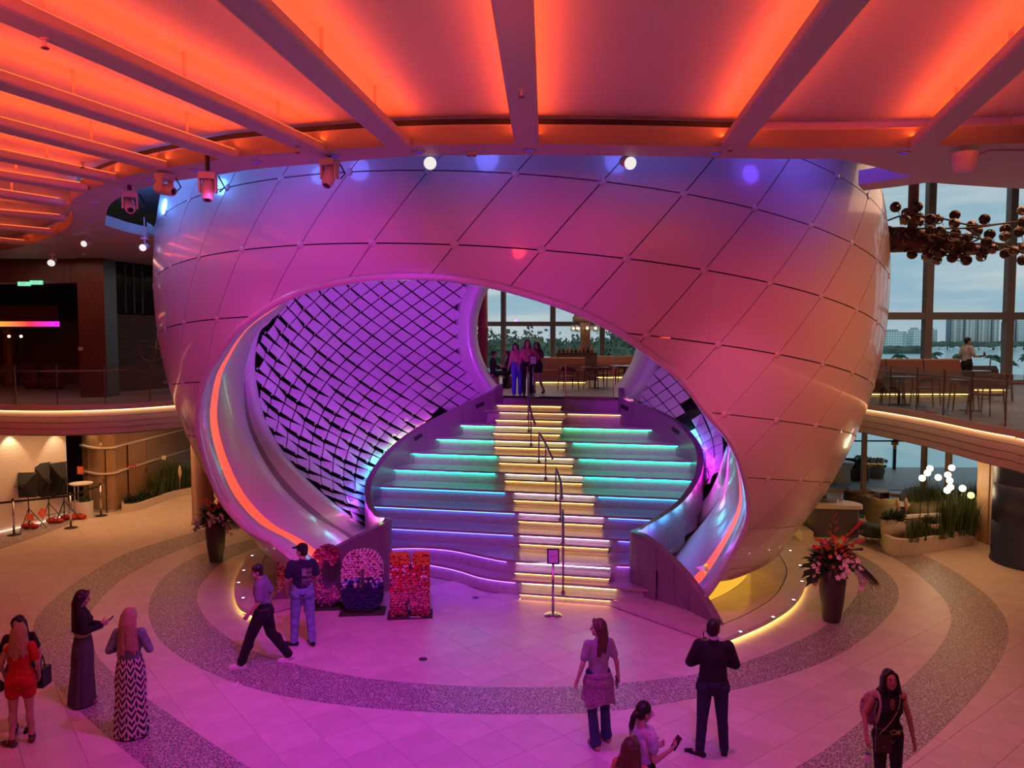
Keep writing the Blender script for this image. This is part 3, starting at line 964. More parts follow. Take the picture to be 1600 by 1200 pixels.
m = MB(); m.slab(kerb_in, inset(outl, 0.445), 0.02, PZ - 0.01)
obj('drain_slot', m, BLACK, plat)
m = MB(); m.slab(inset(outl, 0.445), inset(outl, 2.9), 0.02, PZ - .002)
obj('polished_top', m, STONE2, plat)
m = MB(); m.slab(inset(outl, .06), inset(outl, .1), 0.008, 0.07)
obj('led_strip', m, glow('kerb_led', (1.0, 0.60, 0.14), 5.0), plat)
lm = MB(); lm.lathe([(.055, 0), (.055, .012), (.03, .014), (0, .014)], n=12); lm_me = mesh('uplight', lm, CHROME, True)
le = MB(); le.lathe([(.03, .0145), (.0, .02)], n=10); le_me = mesh('lens', le, glow('uplight_lens', (0.75, 0.82, 1.0), 6.0))
for x, y in [(1157, 988), (1208, 965), (1240, 938), (1253, 909), (1250, 884), (1235, 861), (1209, 849), (394, 869), (381, 892), (373, 911), (380, 935)]:
    p = fl(x, y, PZ)
    o = bpy.data.objects.new('uplight', lm_me); COL.objects.link(o); attach(o, plat); o.matrix_basis = Matrix.Translation(p)
    q = bpy.data.objects.new('lens', le_me); COL.objects.link(q); WORLD[o.name] = Matrix.Translation(p); q.parent = o
# ================================================================== STAIRCASE
stairs = thing('staircase', 'broad pale stone staircase with rainbow riser lights and a brighter narrow flight up its middle', 'staircase', (*SW(16, 0), 0))
bL = sorted([(smid(p), wmid(p)) for p in WLc[:66]]); bR = sorted([(smid(p), wmid(p)) for p in WRc[:66]])
bLa = np.array(bL); bRa = np.array(bR)
def wl(s): return float(np.interp(s, bLa[:, 0], bLa[:, 1]))
def wr(s): return float(np.interp(s, bRa[:, 0], bRa[:, 1]))
STEP = mat('step_stone', (0.40, 0.335, 0.32), 0.3, noise=0.10, nscale=4)
RISER = mat('riser_stone', (0.46, 0.43, 0.41), 0.5, noise=0.12, nscale=9)
LEDC = {10: (1.0, .42, .16), 9: (0.03, 0.85, 0.30), 8: (0.02, 0.85, 0.40), 7: (0.01, 0.80, 0.48), 6: (0.01, 0.75, 0.60), 5: (0.03, 0.38, 0.95), 4: (0.07, 0.16, 1.0), 3: (0.10, 0.10, 1.0), 2: (0.26, 0.07, 1.0), 1: (0.32, 0.08, 1.0)}
LEDM = {10: (1.0, .50, .20), 9: (1.0, .86, .30), 8: (1.0, .86, .30), 7: (1.0, .88, .48), 6: (1.0, .90, .62), 5: (1.0, .78, .85), 4: (1.0, .60, .95), 3: (1.0, .60, .95), 2: (1.0, .58, .95), 1: (1.0, .66, .26), 11: (1.0, .5, .2)}
blk_px = {11: (772, 880, 632), 10: (770, 881, 655), 9: (766, 878, 676), 8: (768, 886, 698), 7: (775, 898, 723), 6: (784, 913, 751), 5: (798, 931, 782), 4: (805, 945, 815), 3: (806, 954, 851), 2: (803, 957, 890), 1: (806, 965, 931)}
blk_w = {}
for k, (a, b, y) in blk_px.items():
    z = RISE * (k - 1) + 0.165
    blk_w[k] = (wmid(fl(a, y, z)), wmid(fl(b, y, z)), smid(fl((a + b) / 2, y, z)))
# outlines of the front edges (the two lowest sweep back on the left)
def front(k):
    if k == 1:
        L = [(600, 874), (640, 875), (670, 879), (715, 888), (750, 899), (800, 906), (880, 911), (964, 917), (1086, 927)]
        return [fl(x, y, RISE)[:2] for x, y in L]
    if k == 2:
        L = [(590, 855), (645, 853), (700, 856), (750, 866), (800, 875), (880, 878), (957, 881), (1045, 884)]
        return [fl(x, y, 2 * RISE)[:2] for x, y in L]
    s = S_K[k]
    a, b = wl(s) - .12, wr(s) + .12
    return [SW(s, a + (b - a) * t / 8) for t in range(9)]
FR = {k: [tuple(p) for p in spline(front(k), 24)] for k in range(1, 12)}
def back(k):
    if k >= 10:
        return FR[11] if k == 10 else [(p[0] + n12[0] * .6, p[1] + n12[1] * .6) for p in FR[11]]
    return FR[k + 1]
def shift(L, d): return [(p[0] + n12[0] * d, p[1] + n12[1] * d) for p in L]
def resample(L, n):
    L = [np.array(p, float) for p in L]
    d = [0]
    for i in range(1, len(L)): d.append(d[-1] + np.linalg.norm(L[i] - L[i - 1]))
    return [tuple(np.array([np.interp(d[-1] * k / (n - 1), d, [q[c] for q in L]) for c in range(len(L[0]))])) for k in range(n)]
for k in range(1, 12):
    z1 = RISE * k; z0 = RISE * (k - 1)
    f = resample(FR[k], 32); bkk = resample(shift(back(k), .10) if k < 11 else back(11), 32)
    m = MB(); m.slab(f, bkk, z1 - 0.055, z1)
    tread = obj('tread', m, STEP, stairs)
    m = MB(); m.slab(shift(f, .07), shift(bkk, -.0), max(0, z0 - .05), z1 - 0.055)
    obj('riser', m, RISER, stairs)
    if k in LEDC and k <= 10:
        q = MB()
        if k == 10:
            seg = [p for p in f if wmid(p) > blk_w[10][1] + .02]
        else:
            seg = f
        if len(seg) > 2 and k != 10:
            a0, a1 = blk_w[k][0], blk_w[k][1]
            left = [p for p in seg if wmid(p) < a0 - .02]
            right = [p for p in seg if wmid(p) > a1 + .02]
            groups = (left, right) if k > 1 else (left,)
        else:
            groups = (seg,)
        for gsg in groups:
            if len(gsg) > 1:
                q = MB(); q.slab(shift(gsg, .022), shift(gsg, .052), z1 - .075, z1 - .056)
                obj('led_strip', q, glow('stair_led_%d' % k, LEDC[k], (16.0 if k > 5 else 9.0) if k != 10 else 5), stairs)
    # middle flight: half step standing on the tread below
    w0, w1, sb = blk_w[k]
    s0 = sb if k > 2 else min([smid(p) for p in FR[k] if w0 - .1 < wmid(p) < w1 + .1] + [sb + .2]) - .2
    s1 = S_K[k] + .12
    zt = z0 + RISE / 2
    P = [SW(s0, w0), SW(s0, w1), SW(s1 + .0, w1), SW(s1, w0)]
    m = MB(); m.prism(P, zt - .05, zt); b_ = obj('half_step', m, STEP, stairs)
    P = [SW(s0 + .05, w0 + .04), SW(s0 + .05, w1 - .04), SW(s1, w1 - .04), SW(s1, w0 + .04)]
    m = MB(); m.prism(P, max(0.0, z0 - .03), zt - .05); obj('half_riser', m, RISER, stairs)
    q = MB(); q.slab([SW(s0 + .015, w0 + .03), SW(s0 + .015, w1 - .03)], [SW(s0 + .04, w0 + .03), SW(s0 + .04, w1 - .03)], zt - .062, zt - .05)
    obj('led_strip', q, glow('half_led', (1.0, 0.52, 0.12), 9.0), stairs)
    q = MB(); sk = S_K[k]
    if k in (1, 2): sk = min(smid(p) for p in FR[k] if w0 - .1 < wmid(p) < w1 + .1) - .01
    q.slab([SW(sk + .02, w0 + .03), SW(sk + .02, w1 - .03)], [SW(sk + .05, w0 + .03), SW(sk + .05, w1 - .03)], z1 - .07, z1 - .056)
    obj('led_strip', q, glow('mid_led_%d' % k, LEDM[k], 7.0 if k < 10 else 5), stairs)
q = MB(); w0, w1, sb = blk_w[1]; sb = min([smid(p) for p in FR[1] if w0 - .1 < wmid(p) < w1 + .1] + [sb + .2]) - .2
q.slab([SW(sb + .06, w0 + .03), SW(sb + .06, w1 - .03)], [SW(sb + .09, w0 + .03), SW(sb + .09, w1 - .03)], 0.004, .016)
obj('led_strip', q, glow('half_led', (1.0, 0.52, 0.12), 9.0), stairs)
# ---- balustrades: a snaking parapet clad in narrow panels
BAL = mat('parapet_lacquer', (0.21, 0.15, 0.185), 0.4)
BASE = mat('parapet_plinth', (0.22, 0.17, 0.2), 0.5)
def parapet(Wc, sg, label):
    t = thing('parapet', label, 'balustrade', (Wc[0][0], Wc[0][1], 0))
    n = len(Wc)
    top = [np.array(p) for p in Wc]
    tan = []
    for i in range(n):
        d = top[min(n - 1, i + 1)] - top[max(0, i - 1)]; d[2] = 0
        d /= (np.linalg.norm(d) + 1e-9); tan.append(d)
    out = [np.array([-d[1], d[0], 0]) * sg for d in tan]      # towards the tiled wall
    th = 0.16
    step = 4
    for i in range(0, n - 1, step):
        I = list(range(i, min(n, i + step + 1)))
        if len(I) < 2: continue
        m = MB()
        g = 0.004
        fr = [(top[k] + (tan[k] * g if k == I[0] else (-tan[k] * g if k == I[-1] else 0))) for k in I]
        fl_ = i >= 66
        zb = (lambda p: max(0.0, p[2] - .5)) if fl_ else (lambda p: max(0.0, min(p[2] - .5, stair_z(smid(p)) - .35)))
        if fl_:
            lo_ = [p + out[k] * .05 for p, k in zip(fr, I)]
            if max(p[2] for p in lo_) > .5:
                q = MB(); q.loft([[(p[0], p[1], 0) for p in lo_], [(p[0], p[1], max(0.01, p[2] - .49)) for p in lo_], [(p[0] + out[k][0] * .1, p[1] + out[k][1] * .1, max(0.01, p[2] - .49)) for p, k in zip(lo_, I)]])
                obj('plinth', q, BASE, t)
        rows = [[(p[0], p[1], zb(p)) for p in fr], [(p[0], p[1], p[2] - .01) for p in fr], [tuple(p + out[k] * .012) for p, k in zip(fr, I)],
                [tuple(p + out[k] * th) for p, k in zip(fr, I)], [tuple(p + out[k] * th - np.array([0, 0, p[2] - zb(p)])) for p, k in zip(fr, I)]]
        m.loft(rows)
        obj('panel', m, BAL, t)
    return t, top, out
pL, topL, outL = parapet(WLc, -1, 'snaking purple-grey parapet along the left side of the stairs')
pR, topR, outR = parapet(WRc, 1, 'snaking purple-grey parapet along the right side of the stairs')
VENT = mat('vent_slot', (.02, .012, .02), .6)
for t_, Wc, out_, pix in ((pL, topL, outL, [(752, 637), (653, 672), (592, 730)]), (pR, topR, outR, [(978, 638), (1057, 682)])):
    for px, py in pix:
        i_ = min(range(len(Wc)), key=lambda k: abs(800 + FPX * Wc[k][0] / Wc[k][1] - px) + (0 if k < 60 else 999))
        P_ = Wc[i_]; d_ = Wc[i_ + 1] - Wc[i_ - 1]
        d_ = Vector((d_[0], d_[1], d_[2] * .9)).normalized(); n_ = -Vector(out_[i_])
        c_ = Vector(P_) + Vector((0, 0, -.22)) + n_ * .004
        up_ = n_.cross(d_).normalized(); b = MB(); ring_ = []
        for q_ in range(16):
            a_ = 2 * pi * q_ / 16; x_ = .14 * (1 if math.cos(a_) > 0 else -1) * min(1, abs(math.cos(a_)) * 1.5); y_ = .055 * (1 if math.sin(a_) > 0 else -1) * min(1, abs(math.sin(a_)) * 1.5)
            ring_.append(c_ + d_ * x_ + up_ * y_)
        b.add(ring_ + [p + n_ * .012 for p in ring_], [tuple(range(16, 32))] + [(k, (k + 1) % 16, 16 + (k + 1) % 16, 16 + k) for k in range(16)])
        obj('vent', b, VENT, t_)
# small colour lamps standing behind the parapets, washing up the tiled wall
RGBW = [(.25, .05, 1), (.55, .03, 1), (1, .02, .75), (1, .2, .35), (1, .75, .35), (.25, 1, .25), (.02, .9, .5), (.02, .6, 1), (.05, .25, 1), (.2, .06, 1), (.8, .03, .9), (1, .25, .3), (.3, 1, .12)]
RGBR = [(1, .08, .5), (1, .4, .4), (1, .8, .5), (.05, .7, 1), (.03, .35, 1), (.25, .06, 1), (.8, .02, .9), (1, .02, .7), (.1, .7, 1), (.04, .4, 1), (.15, .1, 1), (.8, .02, .8)]
for Wc, out_, cols in ((topL, outL, RGBW), (topR, outR, RGBR)):
    n_ = len(cols)
    for k in range(n_):
        pass
    n2 = 40
    for k in range(n2):
        f = (n_ - 1) * k / (n2 - 1); c_ = lerp(cols[int(f)], cols[min(n_ - 1, int(f) + 1)], f - int(f))
        i_ = int(2 + 60 * k / (n2 - 1)); p_ = Wc[i_] + out_[i_] * .23 + np.array([0, 0, -.07])
        light('POINT', 'tile_washer', tuple(p_), None, c_, 2.6, shadow_soft_size=0.09)
# ================================================================== OUTSIDE
SEA = -15.0
m = MB(); m.add([(-2500, 34, SEA), (2500, 34, SEA), (2500, 5200, SEA), (-2500, 5200, SEA)], [(0, 1, 2, 3)])
struct('sea', m, mat('sea_water', (0.42, 0.68, 0.71), 0.2, spec=0.5, noise=0.12, nscale=.05, bump=0.3, bscale=.4))
def facade(name, base, dark, sx, sz):
    m = bpy.data.materials.new(name); m.use_nodes = True
    t = m.node_tree; b = t.nodes['Principled BSDF']
    tcn = t.nodes.new('ShaderNodeTexCoord'); sp = t.nodes.new('ShaderNodeSeparateXYZ'); t.links.new(tcn.outputs['Object'], sp.inputs[0])
    def fr(axis, k, w):
        a = t.nodes.new('ShaderNodeMath'); a.operation = 'MULTIPLY'; a.inputs[1].default_value = k; t.links.new(sp.outputs[axis], a.inputs[0])
        f = t.nodes.new('ShaderNodeMath'); f.operation = 'FRACT'; t.links.new(a.outputs[0], f.inputs[0])
        g = t.nodes.new('ShaderNodeMath'); g.operation = 'LESS_THAN'; g.inputs[1].default_value = w; t.links.new(f.outputs[0], g.inputs[0]); return g
    gx, gz = fr('X', sx, .55), fr('Z', sz, .5)
    mm = t.nodes.new('ShaderNodeMath'); mm.operation = 'MULTIPLY'; t.links.new(gx.outputs[0], mm.inputs[0]); t.links.new(gz.outputs[0], mm.inputs[1])
    mx_ = t.nodes.new('ShaderNodeMixRGB'); t.links.new(mm.outputs[0], mx_.inputs[0])
    mx_.inputs[1].default_value = (*base, 1); mx_.inputs[2].default_value = (*dark, 1)
    t.links.new(mx_.outputs[0], b.inputs['Base Color']); b.inputs['Roughness'].default_value = .7
    return m
F1 = facade('facade_white', (0.85, 0.88, 0.85), (0.30, 0.40, 0.42), .2, .22)
F2 = facade('facade_stripe', (0.85, 0.82, 0.76), (0.10, 0.15, 0.22), .12, .3)
F3 = facade('facade_grey', (0.68, 0.72, 0.72), (0.30, 0.38, 0.42), .16, .25)
ROOFM = mat('roof_grey', (0.55, 0.56, 0.56), .7)
def tower(x0, x1, yt, D, m_, label, bays=1, pent=True):
    X0, X1 = (x0 - 800) / 1200 * D, (x1 - 800) / 1200 * D
    zt = at(800, yt, D)[2]
    t = thing('apartment_tower', label, 'building', ((X0 + X1) / 2, D, SEA))
    wd = (X1 - X0) / bays
    for k in range(bays):
        b = MB(); b.box((X0 + wd * (k + .5), D + (k % 2) * 6, (SEA + zt) / 2), (wd * .9, 22, zt - SEA))
        obj('wing', b, m_, t)
        if bays > 1:
            b = MB(); b.box((X0 + wd * k + wd * .02, D + 2, (SEA + zt) / 2 - 1), (wd * .14, 16, zt - SEA - 2)); obj('recess', b, mat('recess_glass', (0.14, 0.19, 0.26), .3), t)
    b = MB(); b.box(((X0 + X1) / 2, D + 3, zt + 2), ((X1 - X0) * .55, 12, 4)); obj('roof_house', b, ROOFM, t)
tower(1379, 1407, 518, 1500, F1, 'wide white apartment block, first from the sphere across the water')
tower(1408, 1416, 521, 1560, F3, 'narrow pale slab beside the wide white block across the water')
tower(1421, 1435, 515, 1500, F1, 'slim white tower just left of a window post across the water')
tower(1446, 1459, 515, 1600, F3, 'grey tower just right of a window post across the water')
tower(1481, 1555, 496, 1600, F2, 'broad striped tower cluster behind the waiter, tallest on the far shore', bays=7)
tower(1567, 1582, 502, 1600, F3, 'grey gridded tower right of the striped cluster on the far shore', bays=2)
tower(1583, 1622, 497, 1600, F1, 'pale tower at the edge of the view on the far shore', bays=3)
LEAFD = mat('tree_leaf', (0.10, 0.15, 0.105), .9, noise=.5, nscale=.5)
LEAFM = mat('mangrove_leaf', (0.09, 0.14, 0.11), .9, noise=.5, nscale=.05)
def strip(name, x0, x1, yb, yt, D, n, label):
    b = MB(); r = random.Random(5)
    for k in range(n):
        px = x0 + (x1 - x0) * (k + r.random()) / n
        h = at(800, yt, D)[2] - SEA
        b.sph(((px - 800) / 1200 * D, D + r.uniform(0, 40), SEA + h * .1), (h * r.uniform(1.2, 2.2), 18, h * r.uniform(.6, .95)), 8, 5)
    o = obj(name, b, LEAFM, None, True); tag(o, label, 'trees', None, 'stuff')
strip('mangroves', 1366, 1437, 552, 540, 1100, 34, 'low dark mangrove bank on the water, seen just right of the sphere')
strip('shore_greenery', 1440, 1620, 545, 533, 1560, 80, 'hazy green belt along the far shore below the towers')
bw_ = MB(); r = random.Random(9)
for k in range(40):
    px = 1445 + k * 4.4 + r.uniform(-1.5, 1.5); D = 1490; w = r.uniform(3, 9); h = r.uniform(3, 7)
    bw_.box(((px - 800) / 1200 * D, D, SEA + h / 2), (w, 8, h))
tag(obj('waterfront_houses', bw_, mat('house_white', (0.8, 0.82, 0.8), .7)), 'row of tiny white waterfront houses and boats on the far shore', 'houses', None, 'stuff')
# quay with palms
m = MB(); m.box((85, 196, -14.6), (240, 14, .8)); struct('terrain_quay', m, mat('quay_grass', (0.18, 0.22, 0.14), .9))
PALM = mat('palm_leaf', (0.05, 0.10, 0.06), .7)
TRUNK = mat('palm_trunk', (0.20, 0.16, 0.12), .8)
def palm(px, py, D, r, seed):
    nm_ = 'first second third fourth fifth sixth'.split()[seed]
    c = at(px, py, D)
    t = thing('palm_tree', 'wind-blown palm beyond the right windows, %s from the sphere' % nm_, 'palm', (c[0], D, -14.2), 0, 'palms on the quay')
    b = MB(); b.tube([(c[0] - .6, D, -14.2), (c[0] - .3, D, -8), (c[0], D, c[2])], [.28, .2, .16], 7); obj('trunk', b, TRUNK, t)
    q = random.Random(seed)
    for k in range(15):
        a = 2 * pi * k / 15 + q.uniform(-.2, .2); L = r * q.uniform(.85, 1.15); el = q.uniform(.1, 1.0)
        dx, dy = math.cos(a) * math.cos(el) + .35, math.sin(a) * math.cos(el)
        b = MB(); rows = []
        for s_ in range(7):
            f = s_ / 6; w = .55 * math.sin(pi * min(1, f * .9 + .1)) + .05
            p = Vector((c[0] + dx * L * f, D + dy * L * f, c[2] + math.sin(el) * L * f - L * .75 * f * f))
            n = Vector((-dy, dx, 0)).normalized()
            rows.append([p + n * w + Vector((0, 0, -w * .7)), p, p - n * w + Vector((0, 0, -w * .7))])
        b.loft(rows); obj('frond', b, PALM, t)
for k, (px, py, r_) in enumerate([(1402, 556, 2.4), (1455, 553, 2.6), (1498, 555, 2.6), (1548, 558, 3.0), (1572, 566, 2.4), (1603, 556, 2.6)]): palm(px, py, 190, r_, k)
# tree line beyond the rear glazing
m = MB(); m.box((-25, 170, -14.5), (120, 110, 1)); struct('terrain_park', m, mat('park_grass', (0.10, 0.14, 0.08), .9))
ORD = 'first second third fourth fifth sixth seventh eighth ninth tenth eleventh twelfth thirteenth fourteenth fifteenth sixteenth seventeenth eighteenth nineteenth twentieth'.split()
def nth(k): return ORD[k] if k < 20 else 'twenty-' + ORD[k - 20] if k < 29 else 'thirtieth' if k == 29 else 'thirty-' + ORD[k - 30]
def tree(px, yt, D, w, seed, kind='round', lab_=None):
    c = at(px, yt, D); q = random.Random(seed)
    X, zt = c[0], c[2]
    lab = {'round': 'bushy dark green tree in the tree line beyond the rear windows', 'pine': 'tall dark conifer rising above the tree line beyond the rear windows', 'big': 'broad tree crown seen past the red column through the rear opening'}[kind]
    t = thing('tree', lab_ or lab, 'tree', (X, D, -14), 0, 'trees beyond the rear windows' if kind == 'round' else None)
    b = MB(); b.tube([(X, D, -14), (X, D, zt - 4)], [.5, .25], 7); obj('trunk', b, TRUNK, t)
    b = MB()
    for k in range(30):
        if kind == 'pine':
            f = q.random(); rr_ = w * (1 - f) * .5 + .5
            p = (X + q.uniform(-1, 1) * rr_, D + q.uniform(-1, 1) * rr_, zt - 1 - (1 - f) * 13); s_ = q.uniform(.7, 1.3)
        else:
            a = q.uniform(0, 2 * pi); e_ = q.uniform(-.4, 1); rr_ = w * .5 * math.sqrt(1 - abs(e_) ** 2 * .8)
            p = (X + math.cos(a) * rr_, D + math.sin(a) * rr_, zt - w * .42 + e_ * w * .3); s_ = q.uniform(.8, 1.5) * w / 9
        for n_ in range(26):
            d = Vector((q.gauss(0, 1), q.gauss(0, 1), q.gauss(0, 1))) * s_ * .95
            a = Vector((q.gauss(0, 1), q.gauss(0, 1), q.gauss(0, 1))).normalized() * s_ * .34; c2 = a.orthogonal().normalized() * s_ * .26
            o = Vector(p) + d
            b.add([o - a, o + c2, o + a, o - c2], [(0, 1, 2, 3)])
        b.sph(p, s_ * 1.15, 7, 5)
    obj('crown', b, LEAFD, t)
q = random.Random(3)
for k in range(26):
    tree(742 + k * 11.5 + q.uniform(-4, 4), 538 + q.uniform(-9, 8), 150 + q.uniform(-20, 50), 10 + q.uniform(-2, 3), 40 + k, 'round', 'taller dark tree beyond the rear windows, %s of its row from the left' % nth(k))
for k in range(12):
    tree(745 + k * 26 + q.uniform(-4, 4), 556 + q.uniform(-4, 6), 118 + q.uniform(-8, 8), 8 + q.uniform(-1, 2), 140 + k, 'round', 'lower bushy tree in the front row beyond the rear windows, %s from the left' % nth(k))
tree(768, 524, 120, 11, 91, 'big')
tree(966, 511, 120, 8, 92, 'pine')
c = at(890, 560, 105)
t = thing('park_house', 'low white house roof among the trees beyond the rear windows', 'building', (c[0], 105, -14))
b = MB(); b.box((c[0], 105, (-14 + c[2]) / 2 - .3), (6.5, 5, c[2] + 13.4)); obj('wall', b, mat('house_white', (0.8, .82, .8)), t)
b = MB(); b.box((c[0], 105, c[2]), (7.2, 5.6, .4)); obj('roof', b, MATS['house_white'], t)

# ================================================================== GLAZING OF THE UPPER DECK
FRM = mat('window_frame', (0.30, 0.22, 0.19), 0.45)
GLS = glass('window_glass', (0.93, 0.97, 0.97), 0.02)
def glazing(n, xs, Y, z0, z1, rows, w=.2):
    t = struct('window_%d' % n, MB().box(((xs[0] + xs[-1]) / 2, Y, z0 + .08), (xs[-1] - xs[0], .3, .16)), FRM)
    for x in xs:
        m = MB(); m.box((x, Y, (z0 + z1) / 2), (w, .3, z1 - z0)); obj('mullion', m, FRM, t)
        m = MB(); m.box((x + w * .5 + .03, Y + .05, (z0 + z1) / 2), (.05, .2, z1 - z0)); obj('mullion_bead', m, WHITE, t)
    for z in rows:
        m = MB(); m.box(((xs[0] + xs[-1]) / 2, Y, z), (xs[-1] - xs[0], .26, w)); obj('transom', m, FRM, t)
    zs = [z0] + list(rows) + [z1]
    for a, b in zip(xs[:-1], xs[1:]):
        for c_, d_ in zip(zs[:-1], zs[1:]):
            m = MB(); m.add([(a + w / 2, Y + .02, c_ + .08), (b - w / 2, Y + .02, c_ + .08), (b - w / 2, Y + .02, d_ - .08), (a + w / 2, Y + .02, d_ - .08)], [(0, 1, 2, 3)]); obj('pane', m, GLS, t)
xr = [(1440 - 800) / 1200 * 29.3 + 3.05 * k for k in range(-1, 4)]
glazing(1, xr, 29.0, DECK, 11.5, (6.32, 8.9), .27)
xb = [(863 - 800) / 1200 * 46 + 2.95 * k for k in range(-5, 6)]
glazing(2, xb, 46.0, DECK, 11.5, (6.36,), .27)
struct('wall_rear_left', MB().box((-18.5, 46, 7.6), (13, .3, 7.8)), MATS['wall_dark'])
struct('wall_rear_right', MB().box((13.2, 37.7, 7.6), (.3, 16.6, 7.8)), MATS['wall_dark'])

# ---- glass guard rails along the deck edges
RAILM = mat('rail_bronze', (0.26, 0.17, 0.16), .3, .8)
GGL = glass('guard_glass', (0.90, 0.93, 0.93), 0.05)
def guard(E, sg, label, step=1.12):
    E = [np.array(p) for p in E]
    d = [0]
    for i in range(1, len(E)): d.append(d[-1] + np.linalg.norm(E[i] - E[i - 1]))
    n = int(d[-1] / step)
    P = [np.array([np.interp(step * k, d, [e[0] for e in E]), np.interp(step * k, d, [e[1] for e in E])]) for k in range(n + 1)]
    P = [tuple(p) for p in P]; P = offset(P, .02 * sg)
    t = thing('guard_rail', label, 'railing', (P[0][0], P[0][1], DECK))
    for a, b in zip(P[:-1], P[1:]):
        a = Vector((*a, 0)); b = Vector((*b, 0)); u = (b - a).normalized() * .012
        m = MB(); m.bar(a + u + Vector((0, 0, DECK + .52)), b - u + Vector((0, 0, DECK + .52)), .014, 1.03); obj('glass_panel', m, GGL, t)
    m = MB(); pin = offset(P, -.06 * sg); m.tube([(p[0], p[1], 4.62) for p in pin], .024, 8); obj('handrail', m, RAILM, t, True)
    for p, q in zip(P, pin):
        m = MB(); m.tube([(p[0], p[1], 4.59), (q[0], q[1], 4.6)], .014, 6); obj('bracket', m, RAILM, t)
        m = MB(); m.box((p[0], p[1], DECK + .52), (.02, .02, 1.03)); obj('seam', m, RAILM, t)
    return t
guard([p for p in edge_right if p[1] > 10.5 and p[1] < 22.6], 1, 'glass guard rail with bronze handrail along the right-hand terrace')
guard([p for p in edge_left if p[0] > -19], 1, 'glass guard rail with bronze handrail before the dark wood walls')
# guard at the head of the stairs
a = Vector((*SW(21.95, blk_w[11][1] + .05), 0)); b = Vector((*SW(21.95, wr(21.8) - .15), 0))
t = thing('landing_glass', 'short frameless glass guard at the head of the stairs', 'railing', (a.x, a.y, DECK))
m = MB(); m.bar(a + Vector((0, 0, DECK + .5)), b + Vector((0, 0, DECK + .5)), .02, .98); obj('glass_panel', m, GGL, t)
m = MB(); m.bar(a + Vector((0, 0, DECK + .02)), b + Vector((0, 0, DECK + .02)), .06, .08); obj('shoe', m, RAILM, t)
for p in (a, b):
    m = MB(); m.box((p.x, p.y, DECK + .5), (.025, .025, 1.0)); obj('post', m, RAILM, t)

# ================================================================== DARK WOOD WALLS, UPPER LEFT
struct('wall_header', MB().box((-17.3, 22.9, 7.45), (9.6, .5, .7)), WOODD)
pil = MB(); pil.box((-12.25, 22.8, 5.77), (.78, .7, 4.04)); struct('wall_pier', pil, WOODD)
m = MB()
p0 = Vector((*fl(157, 620, DECK)[:2], 0)); p1 = Vector((*fl(275, 610, DECK)[:2], 0))
p1 = p0 + (p1 - p0) * 2.2
def wallseg(a, b, z0, z1, th, back=True):
    q = MB(); d = (b - a).normalized(); n = Vector((-d.y, d.x, 0)) * th
    q.prism([(a.x, a.y), (b.x, b.y), (b.x + n.x, b.y + n.y), (a.x + n.x, a.y + n.y)], z0, z1); return q
struct('wall_plaster', wallseg(p0, p1, DECK, 6.2, .3), PLASTER)
struct('wall_dark_glass', wallseg(p0, p1, 6.2, 7.8, .3), mat('black_glass', (0.006, 0.006, 0.008), 0.12))
m = MB()
for k in range(3):
    c_ = p0 + (p1 - p0) * (.16 + .05 * k) - Vector((0, .03, 0)); m.box((c_.x, c_.y - .02, 7.0), (.05, .04, 1.5))
cur = obj('curtain_edge', m, mat('curtain_teal', (0.06, 0.10, 0.12), .6)); tag(cur, 'narrow grey-teal curtain edge in the dark glass above the plaster wall', 'curtain', None, 'stuff')
q = MB(); d_ = (p1 - p0).normalized()
for k in range(2):
    pass
sk = MB(); sk.bar(p0 + Vector((0, -.02, DECK + .05)), p1 + Vector((0, -.02, DECK + .05)), .04, .10); struct('baseboard_left', sk, mat('skirting_pale', (0.45, .38, .35), .5))
struct('wall_lounge_back', MB().box((-18, 29.5, 5.8), (13, .2, 4.2)), mat('lounge_wall', (0.06, 0.02, 0.02), .6))
struct('wall_lounge_side', MB().box((-12.7, 26.2, 5.8), (.2, 6.4, 4.2)), PLASTER)
for k, z in ((0, 4.4), (1, 4.3)):
    pt = p0 + (p1 - p0) * (.06 if k == 0 else .38)
    b = MB(); b.box((pt.x, pt.y - .02, z - .25), (.09 + .1 * k, .03, .09), rz=.4); tag(obj('wall_socket', b, mat('socket_pale', (.5, .42, .45), .5)), ['single pale socket low on the purple plaster wall', 'double pale socket low on the plaster wall near the sphere'][k], 'socket')
pt = at(126, 545, 22.42); b = MB(); b.box(pt, (.12, .03, .1)); tag(obj('wall_switch', b, MATS['socket_pale']), 'small pale switch plate on the dark wood pier', 'switch')
# wall sculpture: looping brass line figure
def loopfig():
    c_ = at(238, 553, 23.6)
    pts = []
    for k in range(22):
        g = 2 * pi * k / 22
        pts.append((c_[0] + .42 * math.cos(g) * .8, c_[1] - .05, c_[2] + .22 * math.sin(g)))
    t = thing('wall_sculpture', 'looping brass line sculpture on the plaster wall beside the sphere', 'sculpture', c_)
    b = MB(); b.tube(pts, .018, 6, closed=True); obj('loop', b, mat('old_brass', (.35, .26, .12), .35, .9), t, True)
    b = MB(); b.tube([(c_[0] + .18, c_[1] - .06, c_[2] + .5), (c_[0] + .12, c_[1] - .06, c_[2]), (c_[0] - .02, c_[1] - .06, c_[2] - .35), (c_[0] - .2, c_[1] - .06, c_[2] - .5), (c_[0] - .34, c_[1] - .06, c_[2] - .42)], .022, 6); obj('stem', b, MATS['old_brass'], t, True)
loopfig()
